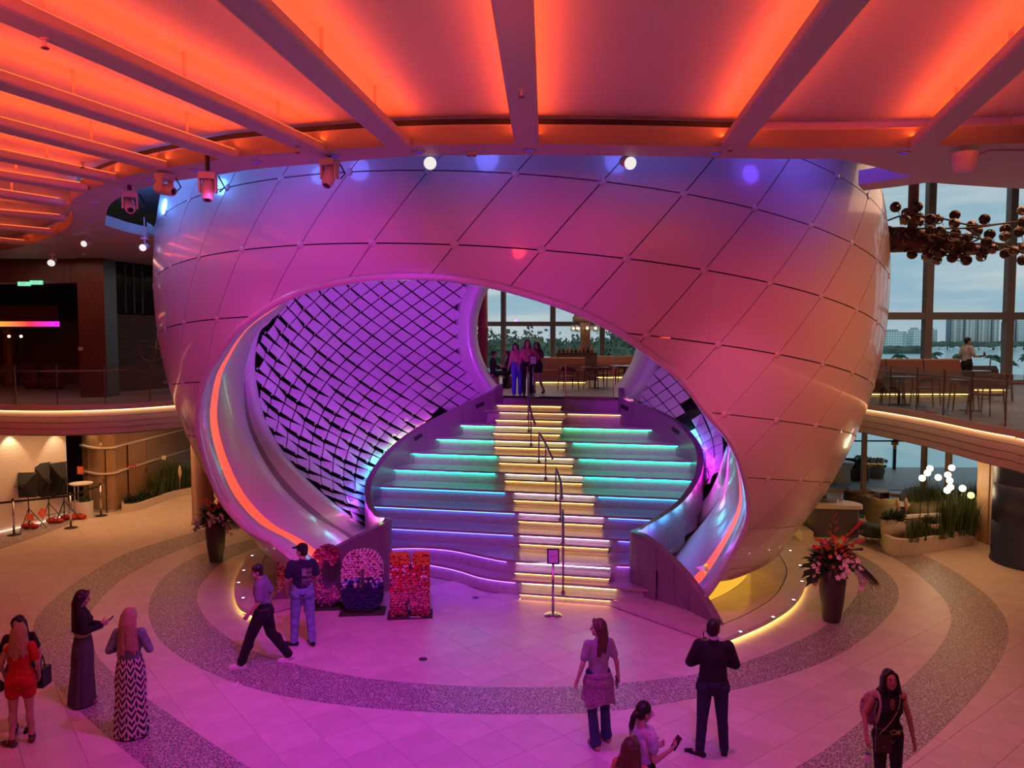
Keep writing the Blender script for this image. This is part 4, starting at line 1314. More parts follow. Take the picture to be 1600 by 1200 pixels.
# exit signs
for k, (px, py) in enumerate(((38, 443.5), (57, 441.5))):
    c_ = at(px, py, 22.4)
    t = thing('exit_sign', ['lower glowing green exit sign under the wood header', 'upper glowing green exit sign under the wood header'][k], 'sign', c_)
    b = MB(); b.box(c_, (.36, .05, .12)); obj('light_box', b, glow('exit_green', (0.10, 0.75, 0.42), 1.0), t)
    b = MB(); b.box((c_[0], c_[1] - .03, c_[2]), (.34, .006, .10)); obj('face', b, glow('exit_face', (0.25, 0.95, 0.62), 1.0), t)
    b = MB(); b.tube([(c_[0], c_[1], c_[2]), (c_[0], c_[1] + .3, 7.2), (c_[0], c_[1] + .3, 7.3)], .01, 6); obj('hanger', b, BLACK, t)
    cu = bpy.data.curves.new('lettering', 'FONT'); cu.body = 'EXIT'; cu.size = .09; cu.align_x = 'CENTER'; cu.align_y = 'CENTER'; cu.extrude = .001
    o = bpy.data.objects.new('tmp', cu); COL.objects.link(o)
    me_ = bpy.data.meshes.new_from_object(o.evaluated_get(bpy.context.evaluated_depsgraph_get())); bpy.data.objects.remove(o)
    me_.transform(Matrix.Translation((c_[0], c_[1] - .035, c_[2])) @ Matrix.Rotation(pi / 2, 4, 'X')); me_.materials.clear(); me_.materials.append(mat('sign_white', (.9, .95, .9), .5)); me_.name = 'lettering'
    obj('lettering', me_, None, t)
# bar canopy with running colour light
c_ = at(8, 504, 26.5)
t = thing('bar_canopy', 'dark lounge canopy with an orange to magenta light band', 'canopy', (c_[0], 26.5, 5.95))
b = MB(); b.box((c_[0] - .6, 27.4, 6.35), (5.0, 2.0, .5)); obj('hood', b, mat('hood_dark', (.10, .05, .05), .5), t)
lm_ = bpy.data.materials.new('band_light'); lm_.use_nodes = True
tt = lm_.node_tree; bb = tt.nodes['Principled BSDF']; tcn = tt.nodes.new('ShaderNodeTexCoord'); spx = tt.nodes.new('ShaderNodeSeparateXYZ'); rp = tt.nodes.new('ShaderNodeValToRGB')
tt.links.new(tcn.outputs['Generated'], spx.inputs[0]); tt.links.new(spx.outputs['X'], rp.inputs[0])
rp.color_ramp.elements[0].color = (1, .45, .05, 1); rp.color_ramp.elements[0].position = .55; rp.color_ramp.elements[1].color = (.85, .02, .9, 1); e_ = rp.color_ramp.elements.new(.8); e_.color = (1, .03, .06, 1)
tt.links.new(rp.outputs[0], bb.inputs['Emission Color']); bb.inputs['Emission Strength'].default_value = 1.3
b = MB(); b.box((c_[0] - .6, 26.42, 5.97), (5.0, .06, .17)); obj('light_band', b, lm_, t)
for k in range(3):
    b = MB(); b.sph((c_[0] - .5 + .42 * k, 26.8, 5.55), .05, 8, 6); obj('bulb', b, glow('bulb_warm', (1, .6, .3), 4), t)
    b = MB(); b.tube([(c_[0] - .5 + .42 * k, 26.8, 5.55), (c_[0] - .5 + .42 * k, 26.8, 6.12)], .01, 5); obj('cord', b, BLACK, t)
t = thing('lounge_column', 'round dark column in the lounge under the canopy', 'column', (*at(17, 590, 28)[:2], DECK))
b = MB(); b.lathe([(.3, 0), (.3, .1), (.22, .16), (.22, 1.9), (.34, 2.1)], (at(17, 590, 28)[0], 28, DECK), 18); obj('shaft', b, WOODD, t, True)
# ================================================================== LOWER LEVEL, LEFT
q = MB(); bdp = [fl(-70, 850), fl(0, 832), fl(60, 818), fl(107, 805)]
bd = MB(); bd.loft([[(p[0], p[1], 0.02) for p in bdp], [(p[0], p[1], 2.94) for p in bdp], [(p[0] - .2, p[1] + .2, 2.94) for p in bdp]])
t = thing('photo_backdrop', 'white brick-patterned photo backdrop wall lit by two downlights', 'backdrop', (bdp[1][0], bdp[1][1], 0))
brick = bpy.data.materials.new('white_brick'); brick.use_nodes = True
tt = brick.node_tree; bb = tt.nodes['Principled BSDF']; bb.inputs['Base Color'].default_value = (.75, .68, .66, 1); bb.inputs['Roughness'].default_value = .6
tcn = tt.nodes.new('ShaderNodeTexCoord'); mpn = tt.nodes.new('ShaderNodeMapping'); mpn.inputs['Rotation'].default_value = (pi / 2, 0, 0); bt = tt.nodes.new('ShaderNodeTexBrick'); bt.inputs['Scale'].default_value = 2.2; bt.inputs['Mortar Size'].default_value = .03
tt.links.new(tcn.outputs['Object'], mpn.inputs[0]); tt.links.new(mpn.outputs[0], bt.inputs['Vector']); bp_ = tt.nodes.new('ShaderNodeBump'); bp_.inputs['Strength'].default_value = .35; bp_.inputs['Distance'].default_value = .02; bp_.invert = True
tt.links.new(bt.outputs['Fac'], bp_.inputs['Height']); tt.links.new(bp_.outputs[0], bb.inputs['Normal'])
obj('sheet', bd, brick, t)
b = MB(); b.tube([(p[0] + .05, p[1] - .05, 2.9) for p in bdp], .03, 8); obj('top_bar', b, CHROME, t)
b = MB(); b.tube([(p[0] + .04, p[1] - .04, .03) for p in bdp], .012, 5); obj('floor_light', b, glow('floor_glow', (1, .6, .4), 3.0), t)
wp = [(131, 794), (150, 800), (166, 801), (181, 799), (191, 794), (215, 784), (260, 766), (310, 746)]
wpl = [np.array(fl(*p)[:2]) for p in wp]
wpl = [tuple(p) for p in spline(wpl, 42)]
wpl += [(wpl[-1][0] + .5, 34.0)]
m = MB(); m.loft([[(p[0], p[1], 0) for p in wpl], [(p[0], p[1], 2.95) for p in wpl]])
ww = struct('wall_wood', m, WOODM, True)
for z in (1.24, 2.05, 2.78):
    m = MB(); m.slab(offset(wpl, -.075), offset(wpl, .01), z - .025, z + .025); obj('band', m, mat('pale_band', (.66, .58, .55), .5), ww)
m = MB(); m.slab(offset(wpl, -.02), offset(wpl, .01), 0, .09); obj('skirting', m, CHROME, ww)
struct('wall_niche', MB().box((-14.2, 25.6, 1.47), (1.6, .2, 2.95)), DARK)
def along(L, t):
    i = min(len(L) - 2, int(t * (len(L) - 1))); f = t * (len(L) - 1) - i
    return lerp(L[i], L[i + 1], f)
def walldoor(n, pxl, pxr, ytop):
    a = min(wpl[:-1], key=lambda p: abs(800 + FPX * p[0] / p[1] - pxl)); b = min(wpl[:-1], key=lambda p: abs(800 + FPX * p[0] / p[1] - pxr))
    a = Vector((*a, 0)); b = Vector((*b, 0)); h = 2.03
    d = (b - a).normalized(); n_ = Vector((d.y, -d.x, 0)) * .03
    m = MB(); m.bar(a + n_ + Vector((0, 0, h / 2)), b + n_ + Vector((0, 0, h / 2)), .03, h)
    t = struct('door_%d' % n, m, WOODM)
    for s_, e_ in ((a, a), (b, b)):
        q = MB(); q.box((s_.x + n_.x * 1.2, s_.y + n_.y * 1.2, h / 2), (.014, .04, h)); obj('door_gap', q, DARK, t)
    q = MB(); q.bar(a + n_ * 1.2 + Vector((0, 0, h)), b + n_ * 1.2 + Vector((0, 0, h)), .04, .014); obj('door_gap', q, DARK, t)
    h_ = b + (a - b) * .08 + n_ * 2; q = MB(); q.box((h_.x, h_.y, 1.0), (.05, .05, .16)); obj('handle', q, CHROME, t)
walldoor(1, 194, 224, 723); walldoor(2, 133, 161, 697)
REDS = mat('sign_red', (.45, .03, .03), .5)
def redsign(px, py, Y, w, h, label, body):
    c_ = at(px, py, Y); t = thing('wall_sign', label, 'sign', c_)
    b = MB(); b.box(c_, (w, .03, h)); obj('plate', b, REDS, t)
    for k in range(3):
        q = MB(); q.box((c_[0] - w * .3 + w * .3 * k, c_[1] - .02, c_[2]), (w * .16, .01, h * .55)); obj('pictogram', q, mat('sign_pale', (.75, .6, .55), .5), t)
redsign(149.5, 723.5, 24.15, .15, .13, 'square red pictogram sign on the curved wood wall', '')
redsign(206, 729, 24.9, .26, .09, 'long red pictogram sign over the flush wood door', '')
c_ = at(256, 715, 25.9); b = MB(); b.box(c_, (.12, .06, .13)); tag(obj('wall_alarm', b, mat('alarm_pale', (.75, .7, .62), .5)), 'small pale alarm box on the wood wall', 'alarm')
c_ = at(158, 694, 23.9); b = MB(); b.box(c_, (.07, .05, .08)); tag(obj('wall_sensor', b, MATS['alarm_pale']), 'tiny pale sensor high on the curved wood wall', 'sensor')
b = MB(); c_ = fl(318, 817); b.lathe([(.34, 0), (.34, .05), (.31, .06), (.31, 2.95)], (c_[0], c_[1], 0), 24); struct('column_left', b, mat('column_brown', (.32, .14, .09), .4), True)
# ================================================================== PLANTS
GRASS = mat('grass_blade', (0.06, 0.10, 0.035), .6)
GRASS2 = mat('dark_leaf', (0.025, 0.055, 0.03), .5)
PLUME = mat('grass_plume', (.62, .48, .36), .8)
def tuft(b, c, h, n, spread, q, w=.012):
    for k in range(n):
        a = q.uniform(0, 2 * pi); r0 = q.uniform(0, spread * .5); L = h * q.uniform(.6, 1.05); le = q.uniform(.05, .35)
        p = Vector((c[0] + math.cos(a) * r0, c[1] + math.sin(a) * r0, c[2]))
        t = Vector((math.cos(a), math.sin(a), 0)); n_ = Vector((-t.y, t.x, 0)) * w
        q1 = p + t * L * le * .35 + Vector((0, 0, L * .55)); q2 = p + t * L * le + Vector((0, 0, L))
        b.add([p - n_, p + n_, q1 + n_ * .8, q1 - n_ * .8, q2], [(0, 1, 2, 3), (3, 2, 4)])
def bush(b, c, r, n, q):
    for k in range(n):
        d = Vector((q.gauss(0, 1), q.gauss(0, 1), abs(q.gauss(0, 1)))).normalized() * r * q.uniform(.5, 1)
        o = Vector(c) + d; a = d.normalized() * .09 + Vector((q.uniform(-.05, .05), q.uniform(-.05, .05), .02)); s_ = a.orthogonal().normalized() * .03
        b.add([o - a * .5, o + s_, o + a, o - s_], [(0, 1, 2, 3)])
def plant(name, label, c, kind, h, n, spread, seed, group=None):
    q = random.Random(seed); b = MB()
    if kind == 'grass': tuft(b, c, h, n, spread, q)
    else: bush(b, c, h, n, q)
    o = obj(name, b, GRASS if kind == 'grass' else GRASS2); tag(o, label, 'plant', group); return o
# bed by the wood wall, left
lo_ = [fl(*p)[:2] for p in [(190, 800), (212, 799), (240, 790), (270, 779), (304, 772)]]
hi_ = [fl(*p)[:2] for p in [(190, 791), (214, 788), (240, 779), (270, 768), (304, 757)]]
lo_ = resample(spline(lo_, 20), 18); hi_ = resample(spline(hi_, 20), 18)
t = thing('wall_planter', 'low white curved planter bed along the wood wall', 'planter', (*lo_[0], 0))
BEDW = mat('planter_white', (.68, .60, .56), .5)
m = MB(); m.slab(lo_, offset(lo_, .08), 0, .24); obj('kerb', m, BEDW, t)
m = MB(); m.slab([lo_[0], hi_[0]], [(lo_[0][0] + .08, lo_[0][1]), (hi_[0][0] + .08, hi_[0][1])], 0, .24); obj('end', m, BEDW, t)
m = MB(); m.slab(offset(lo_, .08), hi_, 0, .2); obj('soil', m, mat('soil', (.06, .04, .03), .9), t)
for k in range(14):
    f = .06 + .9 * k / 13
    a, b_ = along(lo_, f), along(hi_, f); c_ = lerp(a, b_, .5)
    if f < .4: plant('ground_cover', 'low dark ground cover in the wall planter, %s clump from its near end' % nth(k), (*c_, .2), 'bush', .16 + f * .4, 60, .3, k, 'ground cover in the wall planter')
    else: plant('tall_grass', 'tall upright grass in the wall planter, %s clump from its near end' % nth(k), (*c_, .2), 'grass', .75 + .5 * math.sin(f * 7) ** 2, 110, .5, k, 'tall grasses in the wall planter')
def plume(px, py0, py1, Y, label):
    a = at(px, py1, Y); b_ = at(px, py0, Y); b = MB()
    b.tube([a, (a[0], a[1], .2)], .006, 5)
    q = random.Random(2)
    pts = [lerp(a, b_, k / 6) for k in range(7)]
    b.tube([(p[0] + .01 * math.sin(k), p[1], p[2]) for k, p in enumerate(pts)], [.015, .02, .05, .06, .055, .04, .01], 7)
    tag(obj('pampas_plume', b, PLUME, None, True), label, 'plant')
plume(281, 727, 750, 25.6, 'pale pampas plume above the grasses at the wood wall')
b = MB(); c_ = fl(303, 768); b.lathe([(.4, 0), (.42, .75), (.38, .75), (.36, .66), (0, .66)], (c_[0] + .1, c_[1] + 1.2, 0), 20)
tag(obj('round_planter', b, BEDW, None, True), 'round white planter beside the brown column', 'planter')
plant('small_shrub', 'small green shrub in the round white planter by the brown column', (c_[0] + .1, c_[1] + 1.2, .7), 'bush', .3, 80, .3, 77)
# ---- flower vases
def vase(px, py, h, r, label, big, seed):
    c_ = fl(px, py); q = random.Random(seed)
    t = thing('flower_vase', label, 'vase', c_)
    b = MB(); b.lathe([(r * .62, 0), (r * .66, .03), (r * .86, h * .35), (r * .99, h * .7), (r, h), (r * .9, h), (r * .88, h - .06), (0, h - .06)], c_, 28); obj('planter', b, mat('vase_dark', (.055, .045, .05), .45, noise=.2, nscale=8, stretch=(6, 6, .6)), t, True)
    b = MB(); b.lathe([(r * .86, h - .05), (r * .90, h + .10), (r * .82, h + .10), (r * .8, h - .02)], c_, 24); obj('liner', b, mat('liner_copper', (.42, .24, .18), .35, .4), t, True)
    top = Vector((c_[0], c_[1], h + .08)); S_ = big
    def leaf(kind, mt, d, L, w, droop=.4, name='leaf'):
        d = Vector(d).normalized(); b = MB(); n_ = d.cross(Vector((0, 0, 1)))
        if n_.length < .05: n_ = Vector((1, 0, 0))
        n_.normalize(); rows = []
        N = 9
        for k in range(N):
            f = k / (N - 1)
            p = top + d * L * f + Vector((0, 0, -droop * L * f * f))
            ww_ = w * math.sin(pi * min(1, .08 + f * .92)) ** .8
            if kind == 'monstera' and k % 2: ww_ *= .45
            rows.append([p + n_ * ww_ - Vector((0, 0, ww_ * .15)), p, p - n_ * ww_ - Vector((0, 0, ww_ * .15))])
        if kind == 'palm':
            spine = [r_[1] for r_ in rows]
            b.tube(spine, .008, 4)
            for k in range(1, N):
                for s_ in (-1, 1):
                    for e_ in range(3):
                        p = spine[k - 1].lerp(spine[k], e_ / 3); tip = p + n_ * s_ * w * 1.3 + d * w * .8 - Vector((0, 0, w * 1.1))
                        b.add([p, p + d * .02, tip], [(0, 1, 2)])
        else: b.loft(rows)
        obj(name, b, mt, t)
    for k in range(5): a = pi * .75 + k * .28; leaf('monstera', GRASS2, (math.cos(a) * 1.0, math.sin(a) * .5 - .3, .7 - .22 * k), .74 * S_, .20 * S_, .35, 'monstera_leaf')
    for k in range(9): a = -.9 + k * .25; leaf('palm', GRASS2, (math.cos(a), math.sin(a) * .6 - .2, .45), .85 * S_, .12 * S_, .75, 'palm_frond')
    for k in range(26): a = q.uniform(0, 2 * pi); leaf('x', GRASS2 if k % 3 else GRASS, (math.cos(a), math.sin(a), q.uniform(.6, 1.6)), .6 * S_, .05 * S_, .2)
    b = MB()
    for k in range(260):
        d = Vector((q.gauss(0, 1), q.gauss(0, 1), q.gauss(0, .8) + .5)).normalized(); o = top + d * q.uniform(.12, .42) * S_; a = (d + Vector((q.uniform(-.5, .5), q.uniform(-.5, .5), q.uniform(-.2, .5)))).normalized() * .09 * S_; e_ = a.orthogonal().normalized() * .028
        b.add([o - a, o + e_, o + a, o - e_], [(0, 1, 2, 3)])
    obj('foliage', b, GRASS2, t, kind='stuff')
    OR = mat('flower_orange', (.75, .20, .03), .6); RE = mat('flower_red', (.55, .02, .03), .5); PI = mat('orchid_white', (.85, .72, .74), .5); GR = mat('flower_green', (.2, .3, .05), .6); MG = mat('flower_magenta', (.5, .03, .12), .5)
    def blossom(p, r_, mt, name, n=6):
        b = MB(); p = Vector(p)
        nz_ = Vector((q.uniform(-.6, .6), -1, q.uniform(0, .9))).normalized(); u = nz_.orthogonal().normalized(); v = nz_.cross(u)
        for k in range(n):
            a = 2 * pi * k / n; d = u * math.cos(a) + v * math.sin(a); e_ = nz_.cross(d) * r_ * .45
            b.add([p, p + d * r_ * .55 + e_ + nz_ * r_ * .25, p + d * r_ + nz_ * r_ * .1, p + d * r_ * .55 - e_ + nz_ * r_ * .25], [(0, 1, 2, 3)])
        obj(name, b, mt, t)
    for k in range(64):
        a = q.uniform(0, 2 * pi); r_ = q.uniform(.05, .42) * S_
        p = top + Vector((math.cos(a) * r_, math.sin(a) * r_ * .8, q.uniform(.02, .55) * S_))
        blossom(p, .045 * S_, q.choice([OR, OR, OR, RE, MG, GR]), 'blossom', 7)
    for cx, cy_, cz, n in ((.02, -.36, .05, 11), (-.42, -.2, -.12, 10), (.40, -.26, -.2, 13), (.28, -.34, .0, 8)):
        for k in range(n):
            p = top + Vector(((cx + q.uniform(-.1, .1) + (.12 * k / n if cx > .2 else 0)) * S_, (cy_ + q.uniform(-.05, .05)) * S_, (cz + .15 - .42 * k / n) * S_))
            blossom(p, .06 * S_, PI, 'orchid', 5)
    b = MB(); p = top + Vector((-.02, -.05, 0)); b.tube([p, p + Vector((-.02, -.02, .8 * S_))], .018 * S_, 6); obj('heliconia_stem', b, GRASS, t)
    for k in range(7):
        s_ = 1 if k % 2 else -1; o = p + Vector((-.02, -.02, (.55 + .07 * k) * S_)); b = MB(); tip = o + Vector((s_ * .12 * (1 - k * .08), -.03, .10)) * S_
        b.add([o + Vector((0, -.02, 0)), o + Vector((0, .02, 0)), tip, o + Vector((s_ * .05, 0, .07)) * S_], [(0, 1, 2), (0, 2, 3), (1, 3, 2)]); obj('bract', b, RE, t)
    for k in range(4):
        a = -.3 + .25 * k; p2 = top + Vector((math.cos(a) * .55, -.1, .3 + .18 * k)) * S_; b = MB()
        b.tube([top, (top + p2) / 2 + Vector((0, 0, .12)), p2], [.012, .012, .03], 6); obj('bird_of_paradise', b, RE if k % 2 else GRASS2, t)
vase(1299, 970, 1.06, .25, 'tall dark vase of heliconia and trailing white orchids, right of the sphere', 1.0, 4)
vase(338, 877, 1.02, .24, 'tall dark vase of red flowers and orchids, left of the sphere', .82, 8)
# ================================================================== PHOTO SET
FAB = mat('softbox_fabric', (.004, .004, .0045), .7)
def tripod(t, c_, h, r=.42):
    b = MB(); b.tube([(c_[0], c_[1], .12), (c_[0], c_[1], h)], .016, 7); obj('pole', b, BLACK, t)
    for k in range(3):
        a = .5 + 2 * pi * k / 3
        b = MB(); b.tube([(c_[0], c_[1], .62), (c_[0] + math.cos(a) * r, c_[1] + math.sin(a) * r, .012)], .012, 6)
        b.tube([(c_[0], c_[1], .25), (c_[0] + math.cos(a) * r * .55, c_[1] + math.sin(a) * r * .55, .29)], .008, 5); obj('leg', b, BLACK, t)
def softbox(base, px0, px1, py0, py1, yaw, label):
    c_ = fl(*base); Y = c_[1]
    a = at(px0, py0, Y); b_ = at(px1, py1, Y); cx, cz = (a[0] + b_[0]) / 2, (a[2] + b_[2]) / 2; w, h = abs(a[0] - b_[0]), abs(a[2] - b_[2])
    t = thing('softbox_light', label, 'studio light', (c_[0], c_[1], 0))
    tripod(t, c_, cz)
    W_, D_ = max(.62, w * 1.02), .34
    if yaw != 0: W_ = .50
    Rz = Matrix.Rotation(yaw, 4, 'Z'); o = Vector((cx if yaw < .5 else b_[0] - .03, Y, cz))
    q = [(-W_ / 2, -.02), (W_ / 2, -.02)]
    fr = [Vector((x, .30, z)) for x, z in ((-W_ / 2, -h / 2), (W_ / 2, -h / 2), (W_ / 2, h / 2), (-W_ / 2, h / 2))]
    bk_ = [Vector((x, 0, z)) for x, z in ((-.07, -.07), (.07, -.07), (.07, .07), (-.07, .07))]
    b = MB(); b.add([o + Rz @ p for p in fr + bk_], [(4, 5, 6, 7)] + [(i, (i + 1) % 4, 4 + (i + 1) % 4, 4 + i) for i in range(4)]); obj('hood', b, FAB, t)
    b = MB(); b.add([o + Rz @ (p + Vector((0, .002, 0))) for p in fr], [(3, 2, 1, 0)]); obj('diffuser', b, mat('diffuser_white', (.7, .68, .66), .7), t)
    b = MB()
    for p in fr: b.bar(o + Rz @ Vector((0, -.01, 0)), o + Rz @ (p - Vector((0, .012, 0))), .008, .008)
    obj('rib', b, mat('rib_grey', (.16, .15, .16), .5), t, kind='stuff')
    b = MB(); b.tube([o + Rz @ Vector((0, -.16, 0)), o + Rz @ Vector((0, .02, 0))], .06, 10); obj('lamp_head', b, BLACK, t)
    b = MB(); b.box(tuple(o + Rz @ Vector((W_ * .0, -.012, -.0)) + Vector((-.2, .1, .0))), (.2, .01, .03)); obj('fabric_label', b, MATS['rib_grey'], t)
softbox((46, 828), 13, 57, 741, 781, .15, 'black softbox nearest the belt post, its wide back to the hall')
softbox((77, 818), 54, 76, 725, 779, 1.0, 'middle black softbox on a tripod before the white backdrop')
softbox((101, 814), 79, 102, 724, 776, 1.0, 'black softbox standing closest to the dark niche')
SAND = mat('sandbag_red', (.42, .02, .015), .6)
for k, (px, py) in enumerate(((47, 826), (86, 817), (108, 812), (122, 811))):
    c_ = fl(px, py); b = MB()
    b.sph((c_[0] - .1, c_[1], .08), (.16, .13, .08), 10, 6); b.sph((c_[0] + .12, c_[1] - .02, .075), (.15, .12, .075), 10, 6); b.tube([(c_[0] - .1, c_[1], .13), (c_[0], c_[1], .2), (c_[0] + .12, c_[1], .13)], .018, 6)
    tag(obj('sandbag', b, SAND, None, True), ['red sandbag on the foot of the nearest softbox tripod', 'red sandbag on the foot of the middle softbox tripod', 'red sandbag between the last tripod and the white pedestal', 'red sandbag leaning on the white pedestal'][k], 'sandbag')
ORG = mat('tag_orange', (.85, .10, .03), .5, emit=(.9, .12, .03), es=.15)
for k, (px, py, w, h) in enumerate(((47, 808, .2, .2), (66, 801, .2, .24), (125.5, 735, .2, .25))):
    Y = fl(46, 828)[1] if k < 2 else 24.3; Y = Y - .2 if k == 0 else (Y + .3 if k == 1 else Y)
    c_ = at(px, py, Y)
    t = thing('notice_card', ['orange notice hanging low on the nearest softbox tripod', 'tilted orange notice between the softbox tripods', 'orange notice on the tall pole in the niche'][k], 'sign', c_)
    b = MB(); Mx = Matrix.Rotation(.6 if k == 1 else 0, 3, 'Y'); b.box(c_, (w, .01, h), M=Mx); obj('card', b, ORG, t)
    for j in range(3):
        b = MB(); b.box((c_[0], c_[1] - .008, c_[2] + .06 - .05 * j), (w * .6, .004, .012), M=Mx); obj('text_line', b, mat('tag_text', (.9, .5, .35), .5), t)
c_ = fl(125, 800); b = MB(); b.tube([(c_[0] - .15, 24.6, 0), (c_[0] - .15, 24.6, 2.94)], .03, 8); b.lathe([(.2, 0), (.2, .02), (.03, .04)], (c_[0] - .15, 24.6, 0), 14); tag(obj('tall_pole', b, CHROME, None, True), 'slim steel pole standing in the dark niche', 'pole')
c_ = fl(128, 808); t = thing('cocktail_table', 'white round cocktail table on thin steel legs beside the pedestal', 'table', c_)
b = MB(); b.lathe([(0, 1.02), (.31, 1.02), (.33, 1.04), (.33, 1.06), (0, 1.06)], (c_[0], c_[1], 0), 28); obj('table_top', b, WHITE, t)
for k in range(3):
    a = 2 * pi * k / 3 + .3; b = MB(); b.tube([(c_[0] + math.cos(a) * .27, c_[1] + math.sin(a) * .27, 0), (c_[0] + math.cos(a) * .25, c_[1] + math.sin(a) * .25, 1.02)], .018, 7); obj('leg', b, CHROME, t)
b = MB(); b.lathe([(.29, 0), (.29, .5), (.27, .5), (.27, .46), (0, .46)], (c_[0] + .02, c_[1] + .02, 0), 24); tag(obj('pedestal', b, WHITE, None, False), 'white drum pedestal standing under the cocktail table', 'pedestal')
plant('pot_plant', 'small dark plant in the white drum pedestal', (c_[0] + .1, c_[1] + .05, .46), 'bush', .16, 40, .2, 31)
def stanchion(px, py, label, h=.98):
    c_ = fl(px, py); t = thing('belt_post', label, 'stanchion', c_)
    b = MB(); b.lathe([(.18, 0), (.18, .012), (.12, .03), (.03, .05)], c_, 20); obj('base', b, mat('post_base', (.04, .035, .04), .35, .5), t, True)
    b = MB(); b.tube([(c_[0], c_[1], .04), (c_[0], c_[1], h)], .03, 10); obj('pole', b, CHROME, t, True)
    b = MB(); b.tube([(c_[0], c_[1], h - .02), (c_[0], c_[1], h + .05)], .035, 10); obj('belt_head', b, BLACK, t, True)
    return c_
s1 = stanchion(22, 836, 'steel belt post in front of the nearest softbox'); s2 = stanchion(111, 825, 'steel belt post in front of the cocktail table'); s3 = stanchion(158, 806, 'steel belt post against the curved wood wall')
for k, (a, b_) in enumerate(((fl(-60, 846), s1), (s1, s2), (s2, s3))):
    b = MB(); b.bar((a[0], a[1], .94), (b_[0], b_[1], .94), .006, .06); tag(obj('barrier_belt', b, BLACK), ['black barrier belt running out of view from the first post', 'black barrier belt across the front of the softboxes', 'black barrier belt from the cocktail table to the wood wall'][k], 'belt')
# ================================================================== SIGN STANDS AND STAIR RAIL
def signstand(c_, h, w, hh, label):
    t = thing('sign_stand', label, 'sign', c_)
    b = MB(); b.lathe([(.19, 0), (.19, .012), (.14, .03), (.028, .045)], c_, 24); obj('base', b, CHROME, t, True)
    b = MB(); b.tube([(c_[0], c_[1], c_[2] + .03), (c_[0], c_[1], c_[2] + h)], .026, 10); obj('pole', b, CHROME, t, True)
    z = c_[2] + h + hh / 2
    Mx = Matrix.Rotation(rad(-12), 3, 'X')
    b = MB(); b.box((c_[0], c_[1], z), (w, .02, hh), M=Mx); obj('frame', b, BLACK, t)
    b = MB(); b.box((c_[0], c_[1] - .012, z), (w * .78, .006, hh * .82), M=Mx); obj('sheet', b, mat('sheet_white', (.62, .6, .66), .6), t)
    for j in range(2):
        b = MB(); b.box((c_[0], c_[1] - .017, z + .01 - .03 * j), (w * (.55 - .15 * j), .003, .008), M=Mx); obj('text_line', b, BLACK, t)
signstand(fl(864, 961), 1.03, .24, .30, 'notice on a steel post stand before the lowest step')
signstand(at(833, 619, 22.6)[:2] + (DECK,), .95, .22, .27, 'notice on a steel post stand at the head of the stairs')
RM = mat('rail_metal', (.34, .26, .30), .3, .5)
def stair_pt(k, px):
    w0, w1, sb = blk_w[k]; z = RISE * (k - 1) + RISE / 2; y_ = blk_px[k][2]
    P = fl(px, y_, z); w = wmid(P); return Vector((*SW(sb + .12, w), z))
posts = {11: 823, 10: 823.5, 9: 824.5, 8: 828, 7: 836, 6: 851, 5: 864, 4: 874, 3: 877, 2: 878, 1: 878}
bp = {k: stair_pt(k, x) for k, x in posts.items()}
HR = .92
segs = [([11, 10, 9, 8, 7], 'uppermost curved steel handrail segment on the middle flight'), ([7, 6, 5], 'second steel handrail segment down the middle flight'), ([5, 4, 3], 'third steel handrail segment down the middle flight'), ([3, 2, 1], 'lowest steel handrail segment, ending above the first step')]
for ks, lab in segs:
    t = thing('handrail', lab, 'handrail', bp[ks[0]])
    pts = [bp[k] + Vector((0, 0, HR)) for k in ks]
    off = Vector((n12[0], n12[1], 0)) * .02
    if ks[0] != 11: pts[0] = pts[0] - (pts[0] - pts[1]) * .35
    pts[-1] = pts[-1] + (pts[-2] - pts[-1]) * .18
    b = MB(); b.tube(spline(pts, 16), .032, 8); obj('rail', b, RM, t, True)
    for k in ks[:-1] if ks[-1] != 1 else ks:
        f = bp[k] if k != ks[0] or ks[0] == 11 else bp[k] - (bp[k] - bp[ks[1]]) * .30
        zr = max(p.z for p in pts) if False else None
        for s_ in (-.045, .045):
            p = Vector((f.x, f.y + s_, stair_z(smid(f)) if False else bp[k].z))
            top = np.interp(p.y, sorted([q_.y for q_ in pts]), [q_.z for q_ in sorted(pts, key=lambda v: v.y)])
            b = MB(); b.tube([p, (p.x, p.y, top)], .021, 6); obj('baluster', b, RM, t)
        b = MB(); b.box((f.x, f.y, bp[k].z + .04), (.07, .16, .08)); obj('foot', b, RM, t)
# small floor fittings
for k, (px, py) in enumerate(((661, 1030), (743, 934))):
    c_ = fl(px, py); b = MB(); b.lathe([(.075, .001), (.075, .006), (.06, .008), (0, .008)], c_, 16); tag(obj('floor_outlet', b, mat('outlet_dark', (.05, .04, .05), .4)), ['round dark floor outlet in front of the letter N', 'round dark floor outlet near the foot of the stairs'][k], 'outlet')
c_ = fl(369, 1070); b = MB(); b.box((c_[0], c_[1], .0045), (.2, .03, .003)); b.box((c_[0], c_[1], .0048), (.03, .2, .003)); tag(obj('tape_cross', b, mat('tape_white', (.8, .75, .8), .6)), 'white tape cross stuck on the floor', 'tape')
